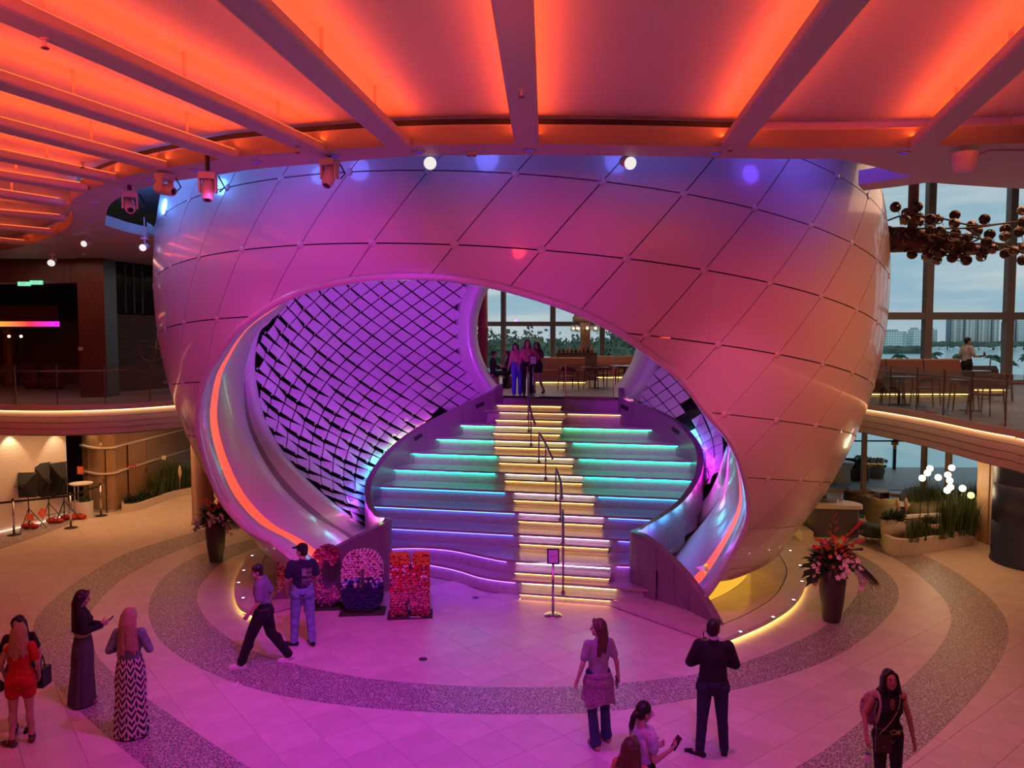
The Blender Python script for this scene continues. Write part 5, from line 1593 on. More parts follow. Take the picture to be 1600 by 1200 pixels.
# ================================================================== CEILING FIXTURES
HOUS = mat('fixture_white', (.62, .58, .60), .4)
def can(c_, r, mt, label, cat, group=None, em=None, name='downlight'):
    t = thing(name, label, cat, c_, 0, group)
    b = MB(); b.lathe([(r, 0), (r, -.012), (r * .72, -.016), (r * .68, -.002)], (c_[0], c_[1], CZ), 18); obj('trim', b, HOUS, t, True)
    b = MB(); b.lathe([(r * .68, -.006), (0, -.006)], (c_[0], c_[1], CZ), 16); obj('lens', b, em, t)
BLUEL = glow('downlight_blue', (.05, .04, .9), .55)
for n_, (px, py) in enumerate([(118, 366), (141, 343), (147, 315), (183, 296), (232, 280), (306, 265), (402, 252.5), (521, 243), (654, 237.5), (827, 234.5), (1117, 239), (1412, 238.5)]):
    can(cl(px, py) + (CZ,), .085, None, 'violet-blue recessed downlight in the curved soffit, %s from its left end' % nth(n_), 'downlight', 'blue downlights in the soffit', BLUEL)
WL_ = glow('downlight_warm', (1, .75, .5), 5)
for n_, (px, py) in enumerate([(67, 380), (95, 393), (131, 396)]):
    can(cl(px, py) + (CZ,), .06, None, 'tiny warm downlight in the far left ceiling, %s from the left' % nth(n_), 'downlight', 'warm downlights over the left terrace', WL_)
def detector(px, py, label):
    c_ = cl(px, py); t = thing('smoke_detector', label, 'detector', (*c_, CZ))
    b = MB(); b.lathe([(.085, 0), (.085, -.02), (.06, -.05), (0, -.055)], (*c_, CZ), 16); obj('base', b, HOUS, t, True)
    b = MB(); b.lathe([(.064, -.044), (.064, -.05), (.05, -.053)], (*c_, CZ), 16); obj('vent_ring', b, mat('detector_rust', (.4, .15, .1), .5), t)
detector(265, 274, 'smoke detector in the soffit before the leftmost moving head'); detector(737, 237.5, 'smoke detector in the soffit just left of the central beam')
detector(133, 358, 'smoke detector low in the tight bend of the soffit')
def sprinkler(px, py, z, label):
    c_ = cl(px, py, z); t = thing('sprinkler', label, 'sprinkler', (*c_, z))
    b = MB(); b.lathe([(.035, 0), (.03, -.012), (.012, -.015), (.012, -.07)], (*c_, z), 12); obj('stem', b, HOUS, t)
    b = MB(); b.lathe([(.03, -.07), (.03, -.078), (0, -.08)], (*c_, z), 10); obj('deflector', b, mat('sprinkler_dark', (.12, .06, .06), .4), t)
for px, py, l in ((70, 60, 'sprinkler under the second fin from the upper left'), (815, 139, 'sprinkler under the central fin'), (465, 229, 'sprinkler near the end of the fin over the small moving head'), (1141, 226, 'sprinkler at the end of the fin right of the centre'), (129, 253, 'sprinkler under a fin at the far left'), (1489, 243, 'sprinkler beside the hanging speaker on the right')):
    sprinkler(px, py, CZ - .02 if l != 'sprinkler beside the hanging speaker on the right' else CZ, l)
def mover(c_, yaw, tilt, label, lit=None):
    """moving-head lamp: base box, yoke arms, tilted head with lens"""
    t = thing('moving_head_light', label, 'stage light', c_)
    o = Vector(c_); Rz = Matrix.Rotation(yaw, 3, 'Z'); Rt = Rz @ Matrix.Rotation(tilt, 3, 'X')
    b = MB(); b.box(tuple(o + Vector((0, 0, .17))), (.21, .18, .08), M=Rz); obj('base_box', b, HOUS, t)
    b = MB(); b.tube([o + Vector((0, 0, .24)), (o.x, o.y, CZ + .1)], .03, 8); obj('clamp', b, BLACK, t)
    for s_ in (-1, 1):
        b = MB(); b.box(tuple(o + Rz @ Vector((s_ * .10, 0, .06))), (.025, .09, .2), M=Rz); obj('yoke_arm', b, HOUS, t)
    b = MB(); prof = [(-.16, .04), (-.145, .07), (0, .082), (.13, .07), (.16, .06)]
    rows = [[o + Rt @ Vector((r * math.cos(2 * pi * k / 14), r * math.sin(2 * pi * k / 14), z)) for k in range(14)] for z, r in prof]
    b.loft(rows, closed=True); b.add(rows[0], [tuple(range(13, -1, -1))]); b.add(rows[-1], [tuple(range(14))]); obj('head', b, HOUS, t, True)
    b = MB(); b.lathe([(.045, 0), (.0, .012)], (0, 0, 0), 14); b.v = [tuple(o + Rt @ (Vector(p) + Vector((0, 0, .162)))) for p in b.v]
    obj('lens', b, lit or mat('lens_dark', (.02, .02, .03), .1), t)
    b = MB(); b.tube([o + Vector((.1, .1, .2)), o + Vector((.18, .1, .05)), o + Vector((.12, .08, -.02))], .01, 5); obj('cable', b, BLACK, t)
LIT = glow('lamp_face', (.9, 1.0, .95), 5.0)
def plc(px, py, Y): return at(px, py, Y)
mover(plc(203, 322, 11.9), .5, rad(120), 'big moving head lit blue in the bend of the soffit')
mover(plc(258, 296, 10.9), 1.2, rad(105), 'moving head seen from the side, left end of the soffit')
mover(plc(325, 296, 10.2), .2, rad(160), 'moving head hanging straight down before the sphere panels on the left')
mover(plc(515, 275, 10.0), -.3, rad(150), 'small moving head pointing at the floor left of the first lit spot')
def spotcan(c_, d, label, lit, r=.085, L=.24):
    t = thing('spotlight', label, 'spotlight', c_)
    o = Vector(c_); d = Vector(d).normalized(); q = d.to_track_quat('Z', 'Y').to_matrix()
    b = MB(); b.lathe([(r * .7, -L), (r * .85, -L * .9), (r, 0), (r * .8, .0), (r * .75, -.03)], (0, 0, 0), 18); b.v = [tuple(o + q @ Vector(p)) for p in b.v]; obj('body', b, HOUS, t, True)
    b = MB(); b.lathe([(r * .48, -.02), (0, -.02)], (0, 0, 0), 16); b.v = [tuple(o + q @ Vector(p)) for p in b.v]; obj('lamp_face', b, lit, t)
    b = MB(); b.lathe([(r * .98, .002), (r * .84, .004)], (0, 0, 0), 18); b.v = [tuple(o + q @ Vector(p)) for p in b.v]; obj('front_ring', b, mat('ring_bright', (.7, .7, .7), .4, emit=(.9, 1, .95), es=.8), t)
    b = MB(); e_ = o - d * L * .5; b.tube([e_, (e_.x, e_.y, e_.z + .16)], .02, 8); b.tube([(e_.x, e_.y, e_.z + .15), (e_.x, e_.y, CZ + .1)], .012, 6); b.box((e_.x, e_.y, e_.z + .17), (.12, .08, .04)); obj('bracket', b, HOUS, t)
spotcan(plc(672, 255, 10.15), (.15, -1, -.35), 'lit round spotlight under the soffit, left of the central beam', LIT)
spotcan(plc(985, 255, 10.15), (.25, -1, -.35), 'lit round spotlight under the soffit, right of the central beam', LIT)
spotcan(plc(131, 381, 17.5), (0, -1, -.25), 'lit spotlight at the bend, left of the pair over the terrace', LIT, .07)
spotcan(plc(223, 387, 15.5), (.1, -1, -.25), 'lit spotlight hanging close beside the sphere on the left', LIT, .07)
spotcan(plc(80, 411, 19.5), (.3, -1, -.5), 'amber-lit spotlight hanging before the wood header', glow('lamp_amber', (1, .62, .2), 4.0), .09)
c_ = plc(1507, 252, 9.6)
t = thing('hanging_speaker', 'white tapering speaker hanging under the soffit on the right', 'speaker', c_)
b = MB(); b.lathe([(.095, -.13), (.12, -.11), (.155, .09), (.15, .1), (0, .1)], c_, 20); obj('body', b, mat('speaker_white', (.75, .72, .78), .45), t, True)
b = MB(); b.lathe([(0, -.128), (.09, -.128)], c_, 18); obj('grille', b, mat('grille_dark', (.12, .08, .08), .6), t)
b = MB(); b.tube([(c_[0], c_[1], c_[2] + .1), (c_[0], c_[1], CZ)], .02, 8); obj('stem', b, HOUS, t)
b = MB(); c2 = cl(1600, 232); b.box((c2[0] + .1, c2[1] + .3, CZ - .012), (1.0, .5, .02)); t = thing('access_panel', 'flat access panel in the soffit at the far right', 'panel', (c2[0], c2[1], CZ)); obj('leaf', b, mat('panel_paint', (.58, .5, .48), .5), t)
# small spots fixed to the right fascia
for k, (px, py) in enumerate(((1455, 645), (1571, 667))):
    c_ = at(px, py + 2, (17.6, 15.2)[k])
    t = thing('fascia_spot', ['small pale spotlight on the right fascia, nearer the sphere', 'small pale spotlight on the right fascia, farther from the sphere'][k], 'spotlight', c_)
    b = MB(); b.lathe([(.07, -.12), (.1, -.08), (.1, .08), (.06, .12), (0, .12)], (0, 0, 0), 14); b.v = [(c_[0] + p[2], c_[1] + p[1], c_[2] + p[0]) for p in b.v]; obj('body', b, mat('spot_pink', (.62, .45, .45), .4), t, True)
    b = MB(); b.box((c_[0] + .12, c_[1], c_[2]), (.14, .05, .05)); obj('arm', b, BLACK, t)
# ================================================================== BRONZE BLOSSOM CHANDELIER
BRZ = mat('dark_bronze', (.16, .075, .04), .32, .75)
BRZ2 = mat('bright_bronze', (.42, .25, .15), .25, .85)
t = thing('blossom_chandelier', 'bronze branch chandelier hung with openwork blossom globes before the right windows', 'chandelier', at(1427, 330, 19.2))
c_ = at(1426, 355, 19.0)
b = MB(); b.tube([c_, (c_[0], c_[1], 11.5)], .12, 14); obj('stem', b, mat('stem_brown', (.28, .12, .10), .5), t, True)
q = random.Random(12)
tr = [at(1380, 376, 19.4), at(1410, 374, 19.2), at(1445, 378, 19.0), at(1480, 382, 18.9), at(1514, 387, 18.8)]
b = MB(); b.tube(spline(tr, 16), [.26, .30, .32, .32, .32, .30, .3, .29, .28, .27, .26, .24, .22, .2, .17, .13, .06][:17], 12); obj('trunk', b, BRZ, t, True)
for k in range(70):
    f = q.random() * .98; p = Vector(along(tr, f)); a = q.uniform(0, 2 * pi); r_ = .30 * (1 - .45 * f) + .02
    d = Vector((0, math.cos(a), math.sin(a))); o = p + d * r_; m_ = (d + Vector((q.uniform(-.4, .4),) * 3)).to_track_quat('Z', 'Y').to_matrix()
    b = MB(); rr_ = q.uniform(.08, .15); b.lathe([(rr_, -.01), (rr_, .01), (rr_ * .6, .02), (rr_ * .55, .005), (0, .008)], (0, 0, 0), 12); b.v = [tuple(o + m_ @ Vector(v)) for v in b.v]; obj('disc', b, BRZ if k % 3 else BRZ2, t, True)
br = [[(1386, 345), (1410, 337), (1440, 338), (1475, 342), (1517, 352), (1560, 350), (1610, 344)], [(1420, 357), (1470, 357), (1520, 356), (1570, 349), (1612, 345)], [(1475, 362), (1510, 368), (1550, 378), (1585, 389), (1612, 402)], [(1450, 398), (1490, 399), (1520, 397), (1548, 388)], [(1500, 384), (1530, 372), (1508, 356)]]
for k, P in enumerate(br):
    b = MB(); b.tube(spline([at(x, y, 18.9 - .25 * (k % 3)) for x, y in P], 18), .022, 6); obj('branch', b, BRZ, t, True)
balls = [(365, 268), (470, 325), (575, 265), (455, 392), (590, 370), (585, 410), (700, 385), (775, 385), (935, 345), (930, 425), (1220, 385), (1100, 440), (705, 495), (795, 500), (940, 520), (1150, 500), (1270, 530), (1060, 560), (1420, 480), (1415, 550), (1240, 605), (1130, 680), (1215, 690), (1300, 670), (525, 720), (665, 745), (790, 710), (760, 780), (910, 755), (985, 740), (1045, 780), (1190, 745), (1420, 715), (1500, 690), (1585, 780), (1590, 300), (1590, 410), (1580, 480), (1550, 510), (1590, 665)]
def ballmesh(seed):
    q = random.Random(seed); b = MB(); b.sph((0, 0, 0), 1.0, 12, 8)
    keep = [f for k, f in enumerate(b.f) if q.random() > .24]
    b.f = keep; b.m = [0] * len(keep); return mesh('globe', b, BRZ2 if seed % 2 else BRZ, True)
bms = [ballmesh(k) for k in range(4)]
hl = MB(); hl.sph((0, 0, 0), .5, 8, 6); core = mesh('core', hl, mat('core_glint', (.75, .66, .6), .15, .9), True)
for k, (x, y) in enumerate(balls):
    px, py = 1340 + x / 6.154, 280 + y / 6.154; c_ = at(px, py, 18.5 + (k * 37 % 10) * .09)
    o = bpy.data.objects.new('globe', bms[k % 4]); COL.objects.link(o); attach(o, t); o.matrix_basis = Matrix.Translation(c_) @ Matrix.Rotation(k * 1.3, 4, Vector((1, .4, .2))) @ Matrix.Scale(.128, 4)
    WORLD[o.name] = o.matrix_basis.copy()
    i = bpy.data.objects.new('core', core); COL.objects.link(i); i.parent = o
    tgt = at(min(1605, px + (8 if py < 370 else -6)), 352 if py < 360 else 384, 18.9)
    b = MB(); b.tube(spline([c_, lerp(lerp(c_, tgt, .5), (c_[0] + .1, c_[1], c_[2]), .4), tgt], 6), .008, 5); obj('twig', b, BRZ, t)
# ================================================================== LOWER LOUNGE, RIGHT
OAK = mat('light_oak', (.50, .32, .18), .45, noise=.2, nscale=4, stretch=(10, 10, .5))
gp_ = [(7.6, 27.4), (fl(1352, 770)[0], 27.2), (fl(1425, 780)[0] + .35, 25.9), (13.75, 24.0), (13.62, 21.9)]
t = struct('window_3', MB().slab(offset(gp_, -.06), offset(gp_, .06), 0, .08), mat('frame_oak', (.42, .28, .18), .45))
for i, p in enumerate(gp_):
    m = MB(); m.box((p[0], p[1], 1.48), (.14, .16, 2.95)); obj('mullion', m, MATS['frame_oak'], t)
LG = glass('lounge_glass', (.92, .95, .95), .04)
for a, b_ in zip(gp_[:-1], gp_[1:]):
    m = MB(); m.add([(a[0], a[1], .08), (b_[0], b_[1], .08), (b_[0], b_[1], 2.93), (a[0], a[1], 2.93)], [(0, 1, 2, 3)]); obj('pane', m, LG, t)
c_ = fl(1551, 852); struct('wall_pier_oak', MB().box((c_[0] + .05, c_[1] + .3, 1.47), (.36, .5, 2.95)), OAK)
c_ = fl(1564, 862); struct('wall_end', MB().box((c_[0] + .9, c_[1] + .5, 1.47), (1.7, .2, 2.95)), mat('pale_end', (.5, .38, .3), .5))
c_ = fl(1568, 885); b = MB(); b.lathe([(1.02, 0), (1.02, .06), (1.0, .07), (1.0, 1.0), (.99, 1.01), (1.0, 1.02), (1.0, 1.95), (.99, 1.96), (1.0, 1.97), (1.0, 2.95)], (c_[0] + 1.0, c_[1] + .25, 0), 48, cap=False); struct('column_blue', b, mat('column_navy', (.022, .028, .085), .35), True)
struct('wall_lounge_right', MB().box((16.2, 19.5, 1.47), (.2, 6, 2.95)), MATS['pale_end'])
# terrace outside the lounge
struct('floor_terrace', MB().box((17.3, 29.9, -.03), (19, 4.9, .1)), mat('terrace_tile', (.35, .36, .38), .5))
t = thing('terrace_railing', 'dark steel railing with glass outside the lounge windows', 'railing', (14, 31.8, 0))
for k in range(9):
    x = 9 + 2.2 * k + (.35); b = MB(); b.box((x, 31.8, .7), (.1, .1, 1.4)); b.box((x, 31.8, 1.15), (.26, .1, .2)); obj('post', b, BLACK, t)
b = MB(); b.box((17, 31.8, 1.22), (18, .05, .06)); obj('rail', b, BLACK, t)
for px0, px1, py0, py1, lab, mt in ((1357, 1382, 727, 750, 'big grey tapered planter with clipped hedge on the outside terrace', (.14, .13, .16)), (1338, 1359, 724, 754, 'brown terrace planter next to the window post outside', (.07, .04, .04))):
    c_ = fl((px0 + px1) / 2, py1); Y = c_[1] + .4; a = at(px0, py0, Y); b_ = at(px1, py0, Y); w = (b_[0] - a[0]) / 2; X = (a[0] + b_[0]) / 2
    t = thing('terrace_planter', lab, 'planter', (X, Y, 0)); b = MB(); b.lathe([(w * .8, 0), (w, a[2] * .55), (w * .95, a[2]), (w * .85, a[2]), (w * .85, a[2] - .06), (0, a[2] - .06)], (X, Y, 0), 20); obj('pot', b, mat('pot_%d' % px0, mt, .5), t, True)
    b = MB(); q = random.Random(px0)
    for k in range(300): 
        p = Vector((X + q.uniform(-w, w) * .9, Y + q.uniform(-.3, .3), a[2] + q.uniform(-.05, .28))); d = Vector((q.gauss(0, 1), q.gauss(0, 1), q.gauss(0, 1))).normalized() * .07; e_ = d.orthogonal().normalized() * .03
        b.add([p - d, p + e_, p + d, p - e_], [(0, 1, 2, 3)])
    obj('hedge', b, GRASS2, t)
c_ = fl(1312, 756); t = thing('terrace_table', 'small white drum table outside the lounge window', 'table', c_); b = MB(); b.lathe([(.42, 0), (.36, .3), (.36, .55), (.5, .8), (.5, .84), (0, .84)], c_, 24); obj('drum', b, mat('drum_white', (.55, .55, .58), .5), t, True)
c_ = fl(1328, 750); t = thing('terrace_chair', 'brown terrace tub chair outside beside the drum table', 'chair', c_); b = MB(); b.lathe([(.32, 0), (.36, .4), (0, .42)], c_, 18); obj('seat', b, mat('chair_brown', (.06, .035, .035), .6), t, True); b = MB(); b.lathe([(.36, .4), (.42, .8), (.38, .8), (.33, .42)], c_, 18, rad(-20), rad(200)); obj('backrest', b, MATS['chair_brown'], t, True)
# the white planting bed
bo = [fl(*p)[:2] for p in [(1376, 850), (1381, 861), (1396, 868), (1416, 869), (1450, 865), (1490, 858), (1521, 851)]]
bi = [fl(*p)[:2] for p in [(1376, 848), (1382, 837), (1400, 829), (1425, 826), (1455, 824), (1490, 821), (1521, 818)]]
bo = resample(spline(bo, 30), 26); bi = resample(spline(bi, 30), 26)
ctr = (np.mean([p[0] for p in bo + bi]), np.mean([p[1] for p in bo + bi]))
ring_ = bo + bi[::-1]
ins = [tuple(np.array(p) + (np.array(ctr) - np.array(p)) * .1) for p in ring_]
t = thing('white_planting_bed', 'long low white planting bed with rounded end in the right lounge', 'planter', (*ctr, 0))
m = MB(); m.loft([[(p[0], p[1], 0) for p in ring_], [(p[0], p[1], .42) for p in ring_], [(p[0], p[1], .42) for p in ins], [(p[0], p[1], .3) for p in ins]], closed=True); obj('bed_wall', m, BEDW, t)
m = MB(); m.add([(p[0], p[1], .34) for p in ins], [tuple(range(len(ins)))]); obj('soil', m, MATS['soil'], t)
def roundpot(px0, px1, py, h, lab, z0=.34):
    c_ = fl((px0 + px1) / 2, py, z0); r_ = (px1 - px0) / 2400 * c_[1]; c_ = (c_[0], c_[1] + r_ * .6, z0)
    b = MB(); b.lathe([(r_ * .96, 0), (r_, h), (r_ * .9, h), (r_ * .9, h - .05), (0, h - .05)], c_, 28); tag(obj('round_pot', b, BEDW, None, True), lab, 'pot'); return (c_[0], c_[1], z0 + h - .05), r_
p1_, r1_ = roundpot(1382, 1418, 839, .42, 'wide round white pot at the rounded end of the planting bed')
p2_, r2_ = roundpot(1444, 1470, 836, .3, 'smaller round white pot in the middle of the planting bed')
plant('pot_shrub', 'dense dark shrub in the wide round pot of the planting bed', p1_, 'bush', r1_ * 1.0, 260, .4, 21)
plant('pot_shrub', 'low dark shrub in the smaller round pot of the planting bed', p2_, 'bush', r2_ * .9, 160, .4, 22)
plume(1403, 778, 802, 20.6, 'left one of two pale pampas plumes over the wide round pot'); plume(1416, 778, 802, 20.6, 'right one of two pale pampas plumes over the wide round pot')
for k in range(22):
    f = k / 21; px = 1425 + 96 * f; dy = (k * 37 % 10) / 10; c_ = fl(px, 846 - 10 * f - 14 * dy, .34)
    plant('reed', 'reed clump in the white planting bed, %s from its left end' % nth(k), c_, 'grass', (.5 if f < .25 else .32 if f < .5 else .8 + .4 * math.sin(k * 2.1) ** 2), 60, .35, 50 + k, 'reeds in the white planting bed')
for k in range(14):
    c_ = fl(1428 + 8 * k, 806 - (k * 29 % 8)); plant('rear_reed', 'reed clump along the window behind the green sofa, %s from the left' % nth(k), c_, 'grass', 1.0, 80, .5, 90 + k, 'reeds along the lounge window')
c_ = fl(1519, 846); t = thing('low_round_planter', 'low round planter with shrub at the foot of the oak pier', 'planter', c_); b = MB(); b.lathe([(.36, 0), (.38, .22), (.33, .22), (.33, .16), (0, .16)], (c_[0], c_[1] + .4, 0), 22); obj('pot', b, BEDW, t); b = MB(); bush(b, (c_[0], c_[1] + .4, .2), .4, 160, random.Random(6)); obj('shrub', b, GRASS2, t)
# glowing globes on stems
GLB = glow('globe_glow', (1.0, .82, .55), 6.5)
for k, (px, py) in enumerate([(1453, 732), (1449, 739), (1441, 747), (1466, 746), (1481, 742), (1487, 731), (1484, 751), (1480, 766), (1485, 761), (1504, 763), (1517, 774)]):
    Y = 21.2 - (.8 if py > 760 else 0) + (.3 if k in (0, 5) else 0); c_ = at(px, py, Y)
    t = thing('globe_lamp', 'glowing white globe on a thin stem, %s of the globes' % ['upper of the left trio', 'second from the left', 'leftmost', 'fourth from the left', 'just right of the middle', 'topmost, right of centre', 'just below the right topmost', 'left of the lowest pair', 'right of the lowest pair', 'rightmost white one', ''][k], 'lamp', (c_[0], c_[1], .3), 0, 'globe lamps in the planting bed')
    if k == 10: t['label'] = 'yellower glowing globe standing lowest and apart at the edge of the reeds'; del t['group']
    b = MB(); b.sph(c_, .088, 16, 10); obj('globe', b, GLB if k != 10 else glow('globe_yellow', (1.0, .75, .2), 3.5), t, True)
    b = MB(); b.tube([(c_[0] + .05 * math.sin(k * 2), c_[1], .3), c_], .01, 6); obj('stem', b, BLACK, t)
pl_ = light('POINT', 'globe_light', (at(1470, 748, 21)[0], 20.9, 1.6), None, (1, .72, .4), 18, shadow_soft_size=.3)
# seating
OLIVE = mat('olive_velvet', (.20, .19, .10), .7)
def blobsofa():
    c_ = fl(1440, 806); t = thing('curved_sofa', 'olive green curved sofa with a bolster back behind the planting bed', 'sofa', c_)
    P = [fl(*p)[:2] for p in [(1404, 796), (1410, 786), (1428, 780), (1452, 782), (1474, 790), (1480, 802), (1474, 812), (1455, 817), (1432, 813), (1412, 806)]]
    P = [tuple(p) for p in spline(P, 50, True)]
    cx = (np.mean([p[0] for p in P]), np.mean([p[1] for p in P]))
    rows = [[(cx[0] + (p[0] - cx[0]) * s_, cx[1] + (p[1] - cx[1]) * s_, z) for p in P] for s_, z in ((.96, .12), (1, .18), (1, .40), (.95, .45), (.7, .465))]
    m = MB(); m.loft(rows, closed=True); m.add(rows[-1], [tuple(range(len(P)))]); obj('seat', m, OLIVE, t, True)
    bk_ = spline([at(1441, 778, 24.4), at(1452, 775, 24.7), at(1466, 777, 24.4), at(1477, 785, 23.7), at(1475, 792, 23.2)], 20)
    m = MB(); m.tube(bk_, .17, 12); obj('bolster', m, OLIVE, t, True)
    m = MB(); m.sph(at(1466, 791, 23.2), .12, 12, 8); obj('cushion', m, mat('cushion_dark', (.03, .03, .03), .7), t, True)
    for px, py in ((1416, 803), (1470, 811), (1440, 815)):
        m = MB(); p = fl(px, py); m.tube([(p[0], p[1], 0), (p[0], p[1], .14)], .03, 8); obj('foot', m, BLACK, t)
blobsofa()
def tub(px, py, r, hb, mt, a0, a1, lab, seat=True, scal=0):
    c_ = fl(px, py); t = thing('tub_chair', lab, 'armchair', c_)
    b = MB(); b.lathe([(r * .92, .12), (r, .2), (r, .38), (r * .9, .43), (0, .44)], c_, 26); obj('seat', b, mt, t, True)
    n = 26; rows = []
    for j, (k_, z) in enumerate(((1.0, .15), (1.08, .3), (1.12, hb * .8), (1.1, hb), (1.02, hb + .02), (.96, hb - .03), (.92, .4))):
        rows.append([(c_[0] + r * k_ * math.cos(a0 + (a1 - a0) * i / n), c_[1] + r * k_ * math.sin(a0 + (a1 - a0) * i / n), z + (scal * abs(math.sin(i * pi / n * 4)) if 2 <= j <= 5 else 0)) for i in range(n + 1)])
    b = MB(); b.loft(rows); obj('backrest', b, mt, t, True)
    for k in range(3):
        a = 2 * pi * k / 3 + .4; b = MB(); b.tube([(c_[0] + r * .7 * math.cos(a), c_[1] + r * .7 * math.sin(a), 0), (c_[0] + r * .7 * math.cos(a), c_[1] + r * .7 * math.sin(a), .14)], .025, 7); obj('foot', b, OAK, t)
tub(1376, 822, .40, .84, mat('olive_fabric', (.24, .21, .10), .7), rad(150), rad(330), 'olive armchair with a scalloped back behind the dark ottoman', True, .04)
tub(1345, 806, .46, .78, mat('dark_leather', (.045, .028, .03), .45), rad(120), rad(330), 'dark brown leather tub chair behind the olive armchair')
c_ = fl(1363, 846); t = thing('ottoman', 'round dark blue-grey ottoman beside the planting bed', 'ottoman', c_); b = MB(); b.lathe([(.30, .16), (.33, .2), (.34, .40), (.30, .46), (0, .47)], c_, 28); obj('cushion', b, mat('ottoman_slate', (.035, .05, .07), .7), t, True)
for k in range(3):
    a = 2 * pi * k / 3 + 1.2; b = MB(); b.tube([(c_[0] + .2 * math.cos(a), c_[1] + .2 * math.sin(a), 0), (c_[0] + .2 * math.cos(a), c_[1] + .2 * math.sin(a), .17)], .02, 7); obj('leg', b, OAK, t)
c_ = at(1375, 766, 25.2); t = thing('drum_side_table', 'dark drum side table with a pale top at the lounge window', 'table', (c_[0], c_[1], 0)); b = MB(); b.lathe([(.28, 0), (.28, c_[2] - .03)], (c_[0], c_[1], 0), 24); obj('drum', b, BLACK, t); b = MB(); b.lathe([(.29, c_[2] - .03), (.29, c_[2]), (0, c_[2])], (c_[0], c_[1], 0), 24); obj('table_top', b, WHITE, t)
c_ = at(1402, 786, 23.2); t = thing('coffee_table', 'round white coffee table between the armchair and curved sofa', 'table', (c_[0], c_[1], 0)); b = MB(); b.lathe([(.08, 0), (.06, c_[2] - .03), (.36, c_[2] - .03), (.36, c_[2]), (0, c_[2])], (c_[0], c_[1], 0), 26); obj('table_top', b, WHITE, t)
c_ = fl(1318, 842); t = thing('bar_counter', 'white rounded counter with a dark front panel behind the right vase', 'counter', c_)
P = [(c_[0] - .95, c_[1] + .9), (c_[0] - .85, c_[1] + .25), (c_[0] - .2, c_[1] + .1), (c_[0] + .45, c_[1] + .05), (c_[0] + .6, c_[1] + .3), (c_[0] + .45, c_[1] + .7), (c_[0] - .2, c_[1] + 1.15), (c_[0] - .75, c_[1] + 1.2)]
P = [tuple(p) for p in spline(P, 48, True)]; cx = (np.mean([p[0] for p in P]), np.mean([p[1] for p in P]))
m = MB(); m.prism([(cx[0] + (p[0] - cx[0]) * .9, cx[1] + (p[1] - cx[1]) * .9) for p in P], 0, .8); obj('body', m, mat('counter_side', (.10, .09, .13), .5), t)
m = MB(); m.prism(P, .8, .9); obj('worktop', m, mat('worktop_white', (.68, .6, .6), .35), t)
m = MB(); m.lathe([(.05, 0), (.055, .01), (.065, .2), (.06, .2)], (c_[0] + .15, c_[1] + .6, .9), 14); tag(obj('drink_cup', m, glass('cup_plastic', (.8, .8, .82), .1), None, True), 'clear plastic cup standing on the white counter', 'cup')
m = MB()
for k in range(4): m.box((c_[0] - .25 + .02 * k, c_[1] + .6, .91 + .02 * k), (.45 - .03 * k, .3, .018), rz=.2 * k)
tag(obj('magazine', m, mat('magazine_grey', (.2, .2, .26), .5), kind='stuff'), 'loose pile of grey magazines on the white counter', 'magazines')
m = MB(); m.sph((c_[0] - .3, c_[1] + .75, 1.02), (.12, .1, .1), 12, 8); tag(obj('dark_bowl', m, BLACK, None, True), 'round dark bowl behind the magazines on the white counter', 'bowl')
for k in range(5): plant('lounge_shrub', 'dark shrub under the right flank of the sphere, %s from the platform' % nth(k), fl(1236 + 9 * k, 830 - 4 * k), 'bush', .34, 110, .4, 120 + k, 'shrubs under the right flank of the sphere')
c_ = fl(1260, 812); b = MB(); b.box((c_[0] + .2, c_[1] + .6, .4), (1.0, .8, .8)); t = thing('olive_bench', 'olive upholstered block seat half hidden behind the sphere', 'bench', c_); obj('seat', b, OLIVE, t); b = MB(); b.box((c_[0] + .2, c_[1] + .98, .75), (1.0, .15, .5)); obj('backrest', b, OLIVE, t)
b = MB(); a = fl(1238, 826); c2 = fl(1262, 846); b.bar((a[0], a[1], .13), (c2[0], c2[1], .13), .3, .26); tag(obj('low_kerb', b, BEDW), 'low pale kerb beside the right platform edge', 'kerb')
# ================================================================== UPPER TERRACES
SOFA = mat('terracotta_leather', (.34, .13, .08), .45)
SEATM = mat('chair_weave', (.30, .16, .10), .6)
WDK = mat('chair_wood', (.07, .03, .025), .4)
def banquette(x0, x1, Y, h, lab, segs, deep=.75, rot=0, mt=None):
    mt = mt or SOFA
    t = thing('banquette', lab, 'sofa', ((x0 + x1) / 2, Y, DECK))
    b = MB(); b.box(((x0 + x1) / 2, Y, DECK + .28), (x1 - x0, deep, .36)); obj('base', b, mt, t)
    w = (x1 - x0) / segs
    for k in range(segs):
        X = x0 + w * (k + .5)
        m = MB(); P = [(-w * .49, .0), (w * .49, 0)]
        prof = [(-.06, 0), (-.02, .25), (.06, h - .46), (.1, h - .42), (.2, h - .42), (.2, 0)]
        m.loft([[(X + s_, Y + deep / 2 - .2 + a, DECK + .44 + z) for a, z in prof] for s_ in (-w * .485, w * .485)], closed=False)
        for s_ in (-w * .485, w * .485): m.add([(X + s_, Y + deep / 2 - .2 + a, DECK + .44 + z) for a, z in prof], [tuple(range(6)) if s_ < 0 else tuple(range(5, -1, -1))])
        obj('back_cushion', m, mt, t)
        m = MB(); m.box((X, Y - .06, DECK + .48), (w * .96, deep * .82, .1)); obj('seat_cushion', m, mt, t)
    b = MB(); b.box(((x0 + x1) / 2, Y - deep / 2 + .03, DECK + .05), (x1 - x0 - .1, .02, .03)); obj('led_strip', b, glow('sofa_led', (1.0, .55, .12), 5), t)
    return t
banquette(10.3, 13.75, 23.3, 1.08, 'long high-backed terracotta banquette on the right terrace', 3)
